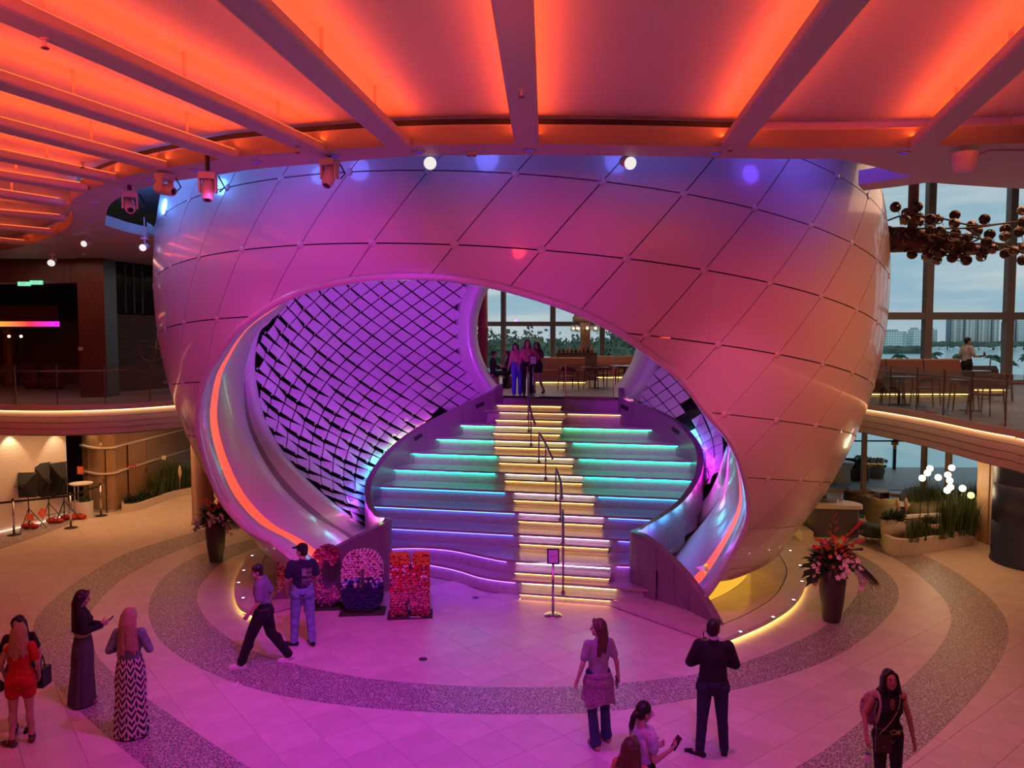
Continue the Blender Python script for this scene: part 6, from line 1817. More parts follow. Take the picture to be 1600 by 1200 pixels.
banquette(at(1480, 600, 25)[0], at(1570, 600, 25)[0], 25.2, .8, 'low dark settee at the right terrace window', 2, .7, 0, mat('settee_dark', (.07, .05, .045), .6))
banquette(at(832, 600, 29.5)[0], at(915, 600, 29.5)[0], 29.5, .98, 'terracotta sofa seen past the two women through the rear opening', 2)
banquette(at(930, 590, 33)[0], at(1000, 590, 33)[0], 33.5, .95, 'terracotta sofa at the rear window behind the dining tables', 2)
def armchair_mesh():
    t = thing('terrace_chair', 'dark wood terrace chair with curved back', 'chair', (0, 0, 0))
    b = MB(); b.prism([(-.24, -.22), (.24, -.22), (.25, .2), (.15, .26), (-.15, .26), (-.25, .2)], .44, .48); obj('seat', b, SEATM, t)
    for x, y in ((-.24, -.24), (.24, -.24), (-.24, .24), (.24, .24)):
        b = MB(); b.tube([(x * 1.12, y * 1.15, 0), (x, y, .46), (x * 1.02, y * .95, .66 if y < 0 else .72)], [.014, .02, .017], 7); obj('leg', b, WDK, t)
    n = 18; rows = []
    for k_, z in ((1.0, .64), (1.02, .70), (1.0, .78), (.94, .78), (.93, .66)):
        rows.append([(.27 * k_ * math.cos(a), .25 * k_ * math.sin(a) + .02, z - .04 * (1 - math.sin(max(0, a)) if 0 <= a <= pi else 1)) for a in [rad(-15) + rad(210) * i / n for i in range(n + 1)]])
    b = MB(); b.loft(rows); obj('backrest', b, mat('chair_back', (.20, .09, .06), .5), t, True)
    b = MB(); b.bar((-.25, 0, .36), (.25, 0, .36), .02, .02); obj('stretcher', b, WDK, t)
    return t
ch0 = armchair_mesh()
ch = [(1388, 633, 1.2, 'terrace chair nearest the sphere on the right terrace'), (1440, 636, -2.4, 'terrace chair right of the first table, back to the rail'), (1500, 644, -1.9, 'terrace chair on the near side of the second table'), (1535, 650, -2.7, 'terrace chair closest to the camera on the right terrace'), (1400, 622, .6, 'terrace chair behind the first table by the banquette'), (1560, 628, 2.6, 'terrace chair beyond the second table before the dark settee')]
for k, (px, py, rz, lab) in enumerate(ch):
    c_ = fl(px, py, DECK); c_ = (c_[0] + .25, c_[1] + .3, DECK)
    if k == 0:
        ch0.location = c_; ch0.rotation_euler = (0, 0, rz); ch0['label'] = lab
    else: dup(ch0, c_, rz, lab)
for k, (px, py, D_, rz, lab) in enumerate(((888, 608, 25.5, .3, 'dining chair just behind the landing glass, left of its pair'), (928, 606, 26.3, -.5, 'dining chair behind the landing glass under the long table'), (946, 603, 27.3, 2.4, 'dining chair on the far side of the long table behind the landing'), (975, 600, 28.6, 1.6, 'dining chair at the end of the long table near the right tiled wall'), (782, 604, 27.5, -1.2, 'dining chair left of the two women at the rear table'))):
    dup(ch0, ((px - 800) / 1200 * D_, D_, DECK), rz, lab)
def terr_table(c_, r, lab, h=.74, top=None):
    t = thing('terrace_table', lab, 'table', c_)
    b = MB(); b.lathe([(r, h - .03), (r, h), (0, h)], c_, 28); b.lathe([(0, h - .03), (r, h - .03)], c_, 28); obj('table_top', b, top or mat('table_top_brown', (.18, .10, .08), .2), t)
    b = MB(); b.tube([(c_[0], c_[1], c_[2]), (c_[0], c_[1], c_[2] + h - .03)], .035, 8); obj('pedestal', b, WDK, t)
    b = MB(); b.lathe([(.24, 0), (.24, .015), (.04, .03)], c_, 18); obj('base', b, BLACK, t)
terr_table((10.05, 19.9, DECK), .42, 'first round terrace table, nearest the sphere'); terr_table((10.95, 18.3, DECK), .44, 'second round terrace table by the glass rail')
terr_table((14.2, 23.6, DECK), .45, 'round terrace table between the waiter and the dark settee', .74); terr_table((2.9, 26.8, DECK), .5, 'pale-topped dining table behind the landing glass', .74, mat('table_pale', (.6, .56, .58), .15)); terr_table((-.2, 27.4, DECK), .5, 'dining table left of the two women beyond the opening')
terr_table((4.1, 28.0, DECK), .5, 'pale-topped dining table near the right tiled wall', .74, MATS['table_pale'])
# columns and lamp cluster seen through the opening
b = MB(); c_ = at(754.5, 600, 28); b.lathe([(.18, 0), (.18, 2.1), (.185, 2.11), (.185, 2.13), (.18, 2.14), (.18, 7.7)], (c_[0], 28, DECK), 20); struct('column_red', b, mat('column_oxblood', (.30, .07, .05), .4), True)
c_ = at(914, 600, 33.5); b = MB(); b.lathe([(.22, 0), (.22, 7.7)], (c_[0], 33.5, DECK), 20); struct('column_tan', b, mat('column_tan', (.42, .27, .19), .45), True)
t = thing('globe_ring_light', 'dark ring chandelier with clear glass globes round the tan column', 'chandelier', (c_[0], 33.5, at(914, 502, 33.5)[2]))
z_ = at(914, 500, 33.5)[2]
b = MB(); b.lathe([(.55, -.12), (.56, .14), (.3, .16), (.3, -.1)], (c_[0], 33.5, z_), 28, cap=False); b.lathe([(.5, .14), (.5, .62), (.48, .62), (.48, .14)], (c_[0], 33.5, z_), 28, cap=False); obj('ring', b, mat('ring_brown', (.16, .09, .06), .4, .3), t, True)
for k in range(7):
    a = 2 * pi * k / 7 + .3; p = (c_[0] + .5 * math.cos(a), 33.5 + .5 * math.sin(a), z_ - .36)
    b = MB(); b.sph(p, .17, 14, 9); obj('globe', b, glass('globe_clear', (.95, .9, .85), .15), t, True)
    b = MB(); b.sph(p, .05, 8, 6); obj('filament', b, glow('filament', (1, .75, .45), 8), t)
    b = MB(); b.tube([p, (p[0], p[1], z_ - .1)], .012, 5); obj('hanger', b, BLACK, t)
# sideboard with bottles beside the column
c_ = at(900, 575, 32.0); t = thing('sideboard', 'dark service sideboard in front of the tan column', 'sideboard', (c_[0], 32, DECK)); b = MB(); b.box((c_[0], 32, DECK + .55), (1.7, .4, 1.1)); obj('body', b, mat('sideboard_dark', (.12, .06, .05), .5), t); b = MB(); b.box((c_[0], 32, DECK + 1.12), (1.78, .46, .04)); obj('top', b, WDK, t)
q = random.Random(4)
for k in range(9):
    x = c_[0] - .7 + .17 * k; h = q.uniform(.2, .32); b = MB(); b.lathe([(.06, 0), (.06, h * .6), (.025, h * .8), (.025, h), (0, h)], (x, 31.95, DECK + 1.14), 10); tag(obj('bottle', b, mat('bottle_%d' % (k % 3), ((.18, .05, .02), (.05, .03, .02), (.4, .12, .03))[k % 3], .2), None, True), 'dark bottle on the service sideboard, %s from the left' % nth(k), 'bottle', 'bottles on the service sideboard')
# lounge furniture upper left
c_ = fl(38, 616, DECK); 
for k, (px, py, lab) in enumerate(((38, 613, 'dark armchair behind the glass rail in the upper left lounge'), (8, 612, 'small dark armchair at the edge of the upper left lounge'))):
    c_ = fl(px, py, DECK); c_ = (c_[0], c_[1] + 1.6, DECK); t = thing('lounge_chair', lab, 'armchair', c_)
    b = MB(); b.lathe([(.4, .1), (.44, .2), (.44, .4), (0, .44)], c_, 22); obj('seat', b, mat('lounge_red', (.09, .02, .02), .6), t, True)
    b = MB(); b.lathe([(.44, .2), (.5, .82), (.44, .84), (.38, .42)], c_, 22, rad(-30), rad(210)); obj('backrest', b, MATS['lounge_red'], t, True)
    b = MB(); b.lathe([(.3, 0), (.3, .1)], c_, 16); obj('plinth', b, BLACK, t)
# ================================================================== PEOPLE
DG = None
def voxel(parts, vox, it=6, name='body'):
    """one continuous surface grown round tapered limbs and rounded volumes"""
    b = MB()
    for p in parts:
        if p[0] == 'cap':
            _, a, c, r0, r1 = p
            a = Vector(a); c = Vector(c); d = c - a; L = d.length
            if L < 1e-4: b.sph(a, r0, 12, 9); continue
            q = d.to_track_quat('Z', 'Y').to_matrix(); n = 12; rows = []
            for k in range(5): g = -pi / 2 + pi / 2 * k / 4; rows.append((r0 * math.cos(g), r0 * math.sin(g)))
            for k in range(5): g = pi / 2 * k / 4; rows.append((r1 * math.cos(g), L + r1 * math.sin(g)))
            rows = [(max(r, 1e-4), z) for r, z in rows]
            R_ = [[a + q @ Vector((r * math.cos(2 * pi * i / n), r * math.sin(2 * pi * i / n), z)) for i in range(n)] for r, z in rows]
            b.loft(R_, closed=True); b.add(R_[0], [tuple(range(n - 1, -1, -1))]); b.add(R_[-1], [tuple(range(n))])
        else:
            _, c, r = p[:3]
            b.sph(c, r, 16, 11, M=p[3] if len(p) > 3 else None)
    me = mesh(name, b, [])
    o = bpy.data.objects.new('tmp', me); COL.objects.link(o)
    m = o.modifiers.new('r', 'REMESH'); m.mode = 'VOXEL'; m.voxel_size = vox; m.use_smooth_shade = True
    m2 = o.modifiers.new('s', 'SMOOTH'); m2.factor = .5; m2.iterations = it
    dg = bpy.context.evaluated_depsgraph_get(); dg.update()
    out = bpy.data.meshes.new_from_object(o.evaluated_get(dg))
    out.name = name
    bpy.data.objects.remove(o); bpy.data.meshes.remove(me)
    return out
SKIN = mat('skin', (.50, .30, .22), .55)
HAIRC = {'dark': mat('hair_dark', (.018, .011, .009), .45, noise=.5, nscale=20, stretch=(8, 8, 1)), 'blond': mat('hair_blond', (.50, .34, .20), .5, noise=.5, nscale=18, rgb2=(.24, .13, .07), stretch=(9, 9, .7)),
         'brown': mat('hair_brown', (.10, .045, .022), .45, noise=.5, nscale=18, stretch=(9, 9, .7))}
def cloth(n, c, **k): return mat('cloth_' + n, c, k.pop('rough', .85), bump=.25, bscale=35, **k)
BASE_J = dict(pel=(0, 0, .96), wai=(0, 0, 1.10), che=(0, .005, 1.30), nek=(0, -.015, 1.475), hed=(0, .01, 1.625), ls=(-.175, -.01, 1.425), le=(-.225, -.03, 1.15), lw=(-.24, .05, .92), rs=(.175, -.01, 1.425), re=(.225, -.03, 1.15), rw=(.24, .05, .92),
              lh=(-.09, 0, .94), lk=(-.10, .02, .51), la=(-.10, -.03, .085), rh=(.09, 0, .94), rk=(.10, .02, .51), ra=(.10, -.03, .085))
class Person:
    """local frame: the figure looks along +y, its right hand is at +x"""
    def __init__(s, label, px, py, head_py, face, female=False, J=None, look=0.0, pitch=0.0, feet=(0, 0), hands=None, z=0.0, Y=None, skin=None, H=None):
        c = fl(px, py, z) if Y is None else ((px - 800) / FPX * (Y * _c + (EYE - z) * _s), Y, z)
        s.H = H or (at(px, head_py, c[1])[2] - z)
        s.k = s.H / 1.755
        s.f = female
        s.t = thing('person', label, 'person', c)
        s.M = Matrix.Translation(c) @ Matrix.Rotation(face, 4, 'Z') @ Matrix.Scale(s.k, 4)
        s.J = {a: Vector(b) for a, b in BASE_J.items()}
        if female:
            for a in ('ls', 'rs'): s.J[a].x *= .88
            for a in ('le', 'lw', 're', 'rw'): s.J[a].x *= .9
        for a, b in (J or {}).items(): s.J[a] = Vector(b)
        s.look, s.pitch, s.feet, s.hands = look, pitch, feet, hands or {}
        s.skin = skin or SKIN
        s.HR = Matrix.Rotation(look, 3, 'Z') @ Matrix.Rotation(pitch, 3, 'X')
        s.body()
    def P(s, me, name, m, label=None):
        me.transform(s.M); me.materials.clear(); me.materials.append(m)
        me.polygons.foreach_set('use_smooth', [True] * len(me.polygons))
        return obj(name, me, None, s.t, label=label)
    def V(s, name, parts, m, vox=.009, it=5, label=None): return s.P(voxel(parts, vox, it, name), name, m, label)
    def hp(s, x, y, z): return s.J['hed'] + s.HR @ Vector((x, y, z))
    def hand(s, sd):
        J = s.J; w = J[sd + 'w']; e = J[sd + 'e']; sx = -1 if sd == 'l' else 1
        h = s.hands.get(sd, {})
        d = Vector(h.get('dir', (w - e).normalized())).normalized()
        pn = Vector(h.get('palm', (-sx, 0, 0)))            # palm faces the thigh
        pn = (pn - d * pn.dot(d)).normalized()
        ac = d.cross(pn).normalized()
        if ac.dot(Vector(h.get('thumb', (0, 1, 0)))) < 0: ac = -ac
        curl = h.get('curl', .45)
        out = [('cap', w, w + d * .03, .026, .027)]
        kn = w + d * .085
        for a in (-.026, -.009, .009, .026): out.append(('cap', w + d * .02 + ac * a * .6, kn + ac * a, .016, .0135))
        s.palm = getattr(s, 'palm', {}); s.palm[sd] = (kn + pn * .02, d, pn, ac)
        for a, L in ((.028, .068), (.0095, .078), (-.0095, .073), (-.028, .058)):
            p = kn + ac * a; v = d.copy()
            for q in range(3):
                v = (v * math.cos(curl * (.6 + .4 * q)) + pn * math.sin(curl * (.6 + .4 * q))).normalized()
                p2 = p + v * L * (.42, .32, .26)[q]; out.append(('cap', p, p2, .0098 - .0008 * q, .0092 - .0008 * q)); p = p2
        p = w + d * .028 + ac * .024; v = (d * .62 + ac * .72 + pn * .28).normalized()
        p2 = p + v * .045; out.append(('cap', p, p2, .0135, .0115)); v2 = (v * .75 + d * .4 + pn * .3).normalized(); out.append(('cap', p2, p2 + v2 * .036, .011, .009))
        return out
    def foot(s, sd, r=0.0):
        J = s.J; a = J[sd + 'a']; yaw = rad(s.feet[0 if sd == 'l' else 1]); d = Vector((math.sin(yaw), math.cos(yaw), 0))
        up = J.get(sd + 'pitch', None)
        heel = Vector((a.x, a.y, 0)) - d * .045; heel.z = max(.03, a.z - .055); toe = heel + d * .17
        if s.J[sd + 'a'].z > .1: toe.z = max(.028, heel.z - (s.J[sd + 'a'].z - .085) * 1.1)
        return d, heel, toe
    def body(s):
        J = s.J; f = s.f; o = []
        W = .93 if f else 1.0
        tw = (J['rs'] - J['ls']).normalized()
        R_ = Matrix((tw, Vector((0, 0, 1)).cross(tw).normalized(), Vector((0, 0, 1)))).transposed()
        o += [('ell', J['pel'] + Vector((0, -.01, -.01)), (.165 * (1.03 if f else 1), .115, .14)), ('ell', J['wai'], (.135 * W, .095, .16)), ('ell', J['che'] + Vector((0, 0, -.01)), (.165 * W, .105, .19), R_), ('cap', J['ls'].lerp(J['che'], .12), J['rs'].lerp(J['che'], .12), .055, .055)]
        o += [('cap', J['nek'] + Vector((0, 0, -.05)), J['hed'] + s.HR @ Vector((0, -.02, -.05)), .055 * W, .05 * W)]
        h = s.hp
        Mh = s.HR
        o += [('ell', h(0, -.012, .03), (.073, .092, .095), Mh), ('ell', h(0, .022, -.045), (.056, .062, .068), Mh), ('cap', h(0, .045, -.085), h(0, .062, -.088), .026, .020), ('cap', h(0, .088, .004), h(0, .106, -.024), .009, .014), ('ell', h(0, .078, -.052), (.022, .012, .009), Mh), ('cap', h(-.03, .078, .022), h(.03, .078, .022), .012, .012)]
        for sx in (-1, 1): o += [('ell', h(sx * .074, -.008, -.008), (.011, .02, .032), Mh), ('ell', h(sx * .034, .066, -.03), (.022, .02, .02), Mh)]
        for sd in 'lr':
            sx = -1 if sd == 'l' else 1
            o += [('ell', J[sd + 's'], (.055 * W, .055, .058)), ('cap', J[sd + 's'], J[sd + 'e'], .047 * W, .037 * W), ('cap', J[sd + 'e'], J[sd + 'w'], .038 * W, .025 * W)]
            o += s.hand(sd)
            o += [('cap', J[sd + 'h'], J[sd + 'k'], .088, .055), ('cap', J[sd + 'k'], J[sd + 'a'], .053, .036), ('ell', J[sd + 'k'].lerp(J[sd + 'a'], .3) + Vector((0, -.018, 0)), (.052, .055, .11))]
            d, heel, toe = s.foot(sd)
            o += [('cap', J[sd + 'a'], heel, .038, .032), ('cap', heel, toe, .032, .03), ('cap', heel.lerp(toe, .6), toe + d * .035, .034, .024), ('cap', J[sd + 'a'], toe, .034, .026)]
        s.V('body', o, s.skin, .0075, 3)
        e = MB()
        for sx in (-1, 1):
            e = MB(); e.sph(h(sx * .033, .0755, .004), (.0135, .009, .008), 10, 7, M=Mh); e.v = [tuple(s.M @ Vector(p)) for p in e.v]; obj('eye', e, mat('eye_white', (.55, .5, .48), .3), s.t, True)
            q = MB(); q.sph(h(sx * .033, .083, .004), .0055, 8, 6); q.v = [tuple(s.M @ Vector(p)) for p in q.v]; obj('iris', q, BLACK, s.t, True)
            q = MB(); q.tube([h(sx * .018, .088, .026), h(sx * .034, .088, .031), h(sx * .052, .078, .024)], .0045, 5); q.v = [tuple(s.M @ Vector(p)) for p in q.v]; obj('eyebrow', q, HAIRC['dark'], s.t, True)
        q = MB(); q.sph(h(0, .087, -.052), (.021, .006, .007), 10, 6, M=Mh); q.v = [tuple(s.M @ Vector(p)) for p in q.v]; obj('lips', q, mat('lips', (.36, .10, .09), .5), s.t, True)
    def top(s, m, sleeve=.45, name='shirt', loose=.012, hem=.93, neck=True, flare=0.0, sleeves=('l', 'r'), rgb=None, label=None):
        J = s.J; f = s.f; l = loose; o = []
        W = .93 if f else 1.0
        tw = (J['rs'] - J['ls']).normalized(); R_ = Matrix((tw, Vector((0, 0, 1)).cross(tw).normalized(), Vector((0, 0, 1)))).transposed()
        o += [('ell', J['che'] + Vector((0, 0, -.01)), (.168 * W + l, .108 + l, .195), R_), ('cap', J['ls'].lerp(J['che'], .1), J['rs'].lerp(J['che'], .1), .058 + l * .5, .058 + l * .5)]
        z = 1.24; wr = .125 if f else .142
        while z > hem + .02:
            t_ = (1.24 - z) / .30; rx = (wr + (.152 - wr) * abs(t_ - .35) * 1.6 if t_ < .9 else .165) + l + flare * t_ + (.012 if t_ > .75 else 0); ry = (.094 + .03 * max(0, t_ - .3)) + l
            c0 = J['pel'].lerp(J['che'], max(0, min(1, (z - .96) / .34)))
            o += [('ell', Vector((c0.x, c0.y - .006, z)), (rx, ry, .075))]
            z -= .045
        if f: o += [('ell', J['che'] + R_ @ Vector((sx * .07, .085, -.02)), (.06 + l * .5, .05 + l * .5, .06)) for sx in (-1, 1)]
        if neck: o += [('cap', J['nek'] + Vector((0, 0, -.06)), J['nek'] + Vector((0, .0, -.005)), .066, .062)]
        for sd in sleeves:
            a, e, w = J[sd + 's'], J[sd + 'e'], J[sd + 'w']
            o += [('ell', a, (.060 * W + l * .6,) * 3)]
            if sleeve <= .5: o += [('cap', a, a.lerp(e, sleeve * 1.5), .053 * W + l, .050 * W + l)]
            else: o += [('cap', a, e, .053 * W + l, .044 * W + l), ('cap', e, e.lerp(w, min(.97, (sleeve - .5) * 2)), .044 * W + l, .033 * W + l)]
        return s.V(name, o, m, .009, 5, label)
    def trousers(s, m, loose=.012, flare=0.0, to=.93, name='trousers', short=0):
        J = s.J; l = loose; o = [('ell', J['pel'] + Vector((0, -.012, .0)), (.168 + l, .118 + l, .135)), ('cap', J['pel'] + Vector((-.07, 0, .06)), J['pel'] + Vector((.07, 0, .06)), .095 + l, .095 + l)]
        for sd in 'lr':
            h, k, a = J[sd + 'h'], J[sd + 'k'], J[sd + 'a']
            o += [('cap', h, k, .092 + l, .060 + l), ('ell', h + Vector((0, -.03, -.03)), (.09 + l, .09 + l, .11))]
            if short:
                o[-2] = ('cap', h, h.lerp(k, short), .095 + l, .088 + l); continue
            e = k.lerp(a, to) + Vector((0, 0, -.02)); o += [('cap', k, e, .058 + l, .046 + l + flare), ('ell', k.lerp(a, .3) + Vector((0, -.015, 0)), (.055 + l, .058 + l, .11))]
            if flare: o += [('cap', k.lerp(e, .6), e, .052 + l, .056 + l + flare)]
        return s.V(name, o, m, .009, 4)
    def shoes(s, m, name='shoe', sole=None, h=.012):
        for sd in 'lr':
            d, heel, toe = s.foot(sd); a = s.J[sd + 'a']
            o = [('cap', heel + Vector((0, 0, .012)), toe + Vector((0, 0, .008)), .042, .038), ('cap', heel.lerp(toe, .6), toe + d * .045, .043, .032), ('cap', a + Vector((0, 0, -.01)), heel.lerp(toe, .55), .042 + h * .4, .036)]
            s.V(name, o, m, .008, 3)
            if sole:
                n_ = Vector((d.y, -d.x, 0)); pts = []
                for k in range(18):
                    g = 2 * pi * k / 18; y = math.sin(g); x = math.cos(g); pts.append(heel.lerp(toe, .56) + d * (.145 * y) + n_ * (.05 * x * (1.0 - .12 * (y < 0))))
                b = MB(); lo = [Vector((p.x, p.y, min(heel.z, toe.z) - .032 + (heel.z - toe.z) * 0)) for p in pts]; hi = [p + Vector((0, 0, .028)) for p in lo]
                b.loft([lo, hi], closed=True); b.add(lo, [tuple(range(17, -1, -1))]); b.add(hi, [tuple(range(18))]); b.v = [tuple(s.M @ Vector(p)) for p in b.v]; obj('sole', b, sole, s.t)
    def hair(s, m, style, seed=1):
        q = random.Random(seed); h = s.hp; Mh = s.HR
        o = [('ell', h(0, -.022, .042), (.083, .094, .098), Mh)]
        if style in ('short',): o += [('ell', h(0, -.045, .0), (.079, .062, .085), Mh), ('cap', h(-.04, .045, .085), h(.04, .045, .085), .034, .034)]
        if style == 'cap': o += [('ell', h(0, -.045, -.01), (.077, .06, .07), Mh)]
        if style in ('long', 'mid', 'bob'):
            L = {'long': .46, 'mid': .33, 'bob': .17}[style]
            o += [('ell', h(0, -.04, -.01), (.088, .075, .10), Mh)]
            for k in range(15):
                a = rad(200) + rad(140) * k / 14 if style != 'bob' else rad(170) + rad(200) * k / 14
                x, y = math.cos(a) * .078, math.sin(a) * .08
                p0 = h(x, y - .01, .03); dn = s.J['hed'] + s.HR @ Vector((x * 1.15, y * 1.12 - .012, -.09))
                e_ = Vector((dn.x + x * .5 + q.uniform(-.022, .022), dn.y - .018 + q.uniform(-.012, .012), s.J['hed'].z - L * q.uniform(.86, 1.08)))
                o += [('cap', p0, dn, .03, .036), ('cap', dn, e_, .036, .017 if style != 'bob' else .026)]
        if style == 'bob':
            for sx in (-1, 1): o += [('cap', h(sx * .074, .02, .06), h(sx * .092, .01, -.07), .024, .03), ('cap', h(sx * .092, .0, -.07), h(sx * .105, -.03, -.13), .03, .026), ('cap', h(.0, .06, .115), h(sx * .07, .035, .06), .018, .018)]
        if style in ('long', 'mid'):
            for sx in (-1, 1): o += [('cap', h(sx * .03, .06, .105), h(sx * .075, .02, .03), .022, .026), ('cap', h(sx * .075, .02, .03), h(sx * .082, -.035, -.09), .022, .028)]
        if style == 'tail':
            o += [('ell', h(0, -.04, .0), (.082, .07, .085), Mh), ('cap', h(0, -.10, -.02), h(0, -.13, -.07), .045, .036), ('cap', h(0, -.13, -.07), h(-.01, -.12, -.17), .032, .034), ('cap', h(-.01, -.12, -.17), h(-.02, -.10, -.22), .03, .014)]
        s.V('hair', o, m, .008, 3)
    def skirt(s, m, z0, z1, r0, r1, c1=(0, 0), folds=9, amp=.05, name='skirt', notch=0.0, depth=.75, label=None):
        b = MB(); n = 72; rows = []
        N = 16
        for j in range(N + 1):
            t = j / N; z = z0 + (z1 - z0) * t; r = r0 + (r1 - r0) * t ** .8 + .02 * math.sin(pi * min(1, t * 2.2)) ; rows.append([])
            for i in range(n):
                a = 2 * pi * i / n; rr_ = r * (1 + amp * t * math.sin(folds * a + 1.3 * math.sin(2 * a)) + amp * .5 * t * math.sin((folds * 2 + 1) * a))
                zz = z - notch * t * (.5 + .5 * math.cos(a * 3 + 1)) if t > .6 else z
                rows[-1].append((s.J['pel'].x * (1 - t) + c1[0] * t + rr_ * math.cos(a), s.J['pel'].y * (1 - t) + c1[1] * t + rr_ * depth * math.sin(a), zz))
        b.loft(rows, closed=True); inn = [[(p[0] * .985, p[1] * .985, p[2]) for p in rows[-1]], [(p[0] * .9, p[1] * .9, p[2] + .05) for p in rows[-1]]]
        b.loft([rows[-1]] + inn, closed=True); b.add(rows[0], [tuple(range(n))])
        me = mesh(name, b, m); return s.P(me, name, m, label)
    def tubes(s, name, pts, r, m, n=8, label=None):
        b = MB(); b.tube([s.M @ Vector(p) for p in pts], r * s.k, n); return obj(name, b, m, s.t, True, label=label)
    def w(s, p): return s.M @ Vector(p)
def held(name, b, m, label, cat, smooth=False): return tag(obj(name, b, m, None, smooth), label, cat)
def phone_at(p, d, u, label, sz=(.078, .155, .009), scr=False):
    d = Vector(d).normalized(); u = (Vector(u) - d * d.dot(Vector(u))).normalized(); n = d.cross(u)
    M3 = Matrix((u, d, n)).transposed(); t = thing('mobile_phone', label, 'phone', p)
    b = MB(); b.box(p, sz, M=M3); obj('case', b, mat('phone_case', (.03, .025, .03), .35), t)
    b = MB(); b.box(Vector(p) + n * (sz[2] * .55), (sz[0] * .9, sz[1] * .94, .001), M=M3); obj('screen', b, mat('phone_screen', (.01, .01, .012), .1), t)
NAVY = cloth('navy', (.018, .02, .045)); BLK = cloth('black', (.010, .009, .011)); JEAN = cloth('jeans', (.035, .05, .11), noise=.3, nscale=14); JEANL = cloth('light_jeans', (.20, .27, .46), noise=.3, nscale=12); DENIM = cloth('denim_jacket', (.17, .22, .25), noise=.45, nscale=9)
# 1 man in cap, from behind, looking left
p = Person('person in black cap, navy tee with faded flag print and light jeans, back turned', 474, 1008, 850, rad(14), J=dict(lk=(-.13, .03, .51), la=(-.155, .02, .085), rk=(.12, .02, .51), ra=(.15, -.05, .085), lw=(-.25, .10, .92), le=(-.25, -.03, 1.16), rw=(.20, .18, 1.0), re=(.25, .0, 1.17)), look=rad(55), feet=(-70, -20))
p.top(NAVY, .45, 't_shirt', .022, .90); p.trousers(JEANL, .02); p.shoes(BLK, 'sneaker'); p.hair(HAIRC['dark'], 'cap')
o_ = [('ell', p.hp(0, -.012, .075), (.089, .10, .075), p.HR), ('cap', p.hp(-.04, .09, .07), p.hp(.04, .09, .07), .02, .02), ('ell', p.hp(0, .13, .055), (.07, .06, .012), p.HR)]
p.V('baseball_cap', o_, BLK, .007, 2)
FL = mat('print_pale', (.55, .50, .52), .8)
for k in range(7):      # tattered flag print standing upright on the back
    b = MB(); x0 = .0 + .024 * k; zt = 1.37 - (.0 if k < 3 else .01 * (k % 2)); zb_ = 1.06 + .02 * ((k * 5) % 3)
    for (za, zc) in (((zt, 1.24),) if k < 3 else ((zt, 1.30), (1.28, 1.22))) + ((1.20, 1.14), (1.13, zb_)):
        pts = []
        for x in (x0, x0 + (.022 if k < 3 and za == zt else .013)):
            for z in (za, zc):
                y = -(.108 + .022) * math.sqrt(max(.05, 1 - (x / .19) ** 2)) - .006 + (.02 if z < 1.12 else 0)
                pts.append(p.w((x, y - .008, z)))
        b.add([pts[0], pts[1], pts[3], pts[2]], [(0, 1, 2, 3), (3, 2, 1, 0)])
    obj('flag_print', b, FL, p.t)
# 2 man walking left
p = Person('person in grey-violet polo and black trousers striding to the left', 413, 1039, 879, rad(98), J=dict(lh=(-.08, .02, .93), lk=(-.09, .20, .53), la=(-.08, .36, .10), rh=(.08, -.02, .93), rk=(.10, -.10, .52), ra=(.11, -.40, .12), che=(0, .03, 1.30), nek=(0, .04, 1.46), hed=(0, .085, 1.60), ls=(-.175, .02, 1.42), rs=(.175, .02, 1.42), le=(-.235, .03, 1.15), lw=(-.205, .19, .96), re=(.235, -.10, 1.16), rw=(.24, .02, .93)), look=rad(8), pitch=rad(-8), feet=(6, -8))
p.top(cloth('polo_violet', (.20, .17, .27)), .5, 'polo_shirt', .024, .95); p.trousers(BLK, .03, 0, .93); p.shoes(cloth('trainer_pale', (.75, .70, .68)), 'trainer', mat('sole_white', (.75, .7, .7), .6)); p.hair(HAIRC['dark'], 'short')
p.V('collar', [('cap', p.J['nek'] + Vector((-.05, -.01, -.01)), p.J['nek'] + Vector((.05, -.01, -.01)), .03, .03)], MATS['cloth_polo_violet'], .008, 2)
p.tubes('belt', [(.19 * math.cos(a), .135 * math.sin(a), 1.0) for a in [2 * pi * k / 20 for k in range(21)]], .014, mat('belt_brown', (.08, .04, .025), .5))
p.tubes('wristwatch', [p.J['rw'] + Vector((.03 * math.cos(a), .03 * math.sin(a), .02)) for a in [2 * pi * k / 12 for k in range(13)]], .007, BLACK)
# 3 woman in grey maxi skirt holding a phone
ph = dict(le=(-.19, .03, 1.18), lw=(-.07, .23, 1.17), re=(.19, .02, 1.17), rw=(.06, .25, 1.18))
p = Person('person with very long dark hair, black cardigan and grey maxi skirt, holding a phone', 133, 1098, 922, rad(-62), True, J=ph, look=rad(5), pitch=rad(-12), feet=(10, -5), hands=dict(l=dict(dir=(.4, .8, .2), palm=(.6, -.2, .6), thumb=(0, 0, 1), curl=.7), r=dict(dir=(-.3, .9, .2), palm=(-.6, -.2, .6), thumb=(0, 0, 1), curl=.7)))
p.top(BLK, 1.0, 'cardigan', .014, 1.12); p.V('waistband', [('ell', (0, 0, 1.065), (.145, .105, .035))], cloth('cream', (.55, .5, .46)), .008, 2)
p.skirt(cloth('skirt_grey', (.075, .068, .075), noise=.25, nscale=20, stretch=(6, 6, .3)), 1.06, .03, .15, .25, (0, -.04), 8, .06); p.hair(HAIRC['dark'], 'long', 3); p.shoes(cloth('sandal_tan', (.28, .16, .10)), 'sandal')
phone_at(p.w((0, .36, 1.23)), p.w((0, .42, 1.27)) - p.w((0, .36, 1.22)), (p.M.to_3x3() @ Vector((1, 0, 0))), 'phone held up in both hands by the woman in the grey maxi skirt')
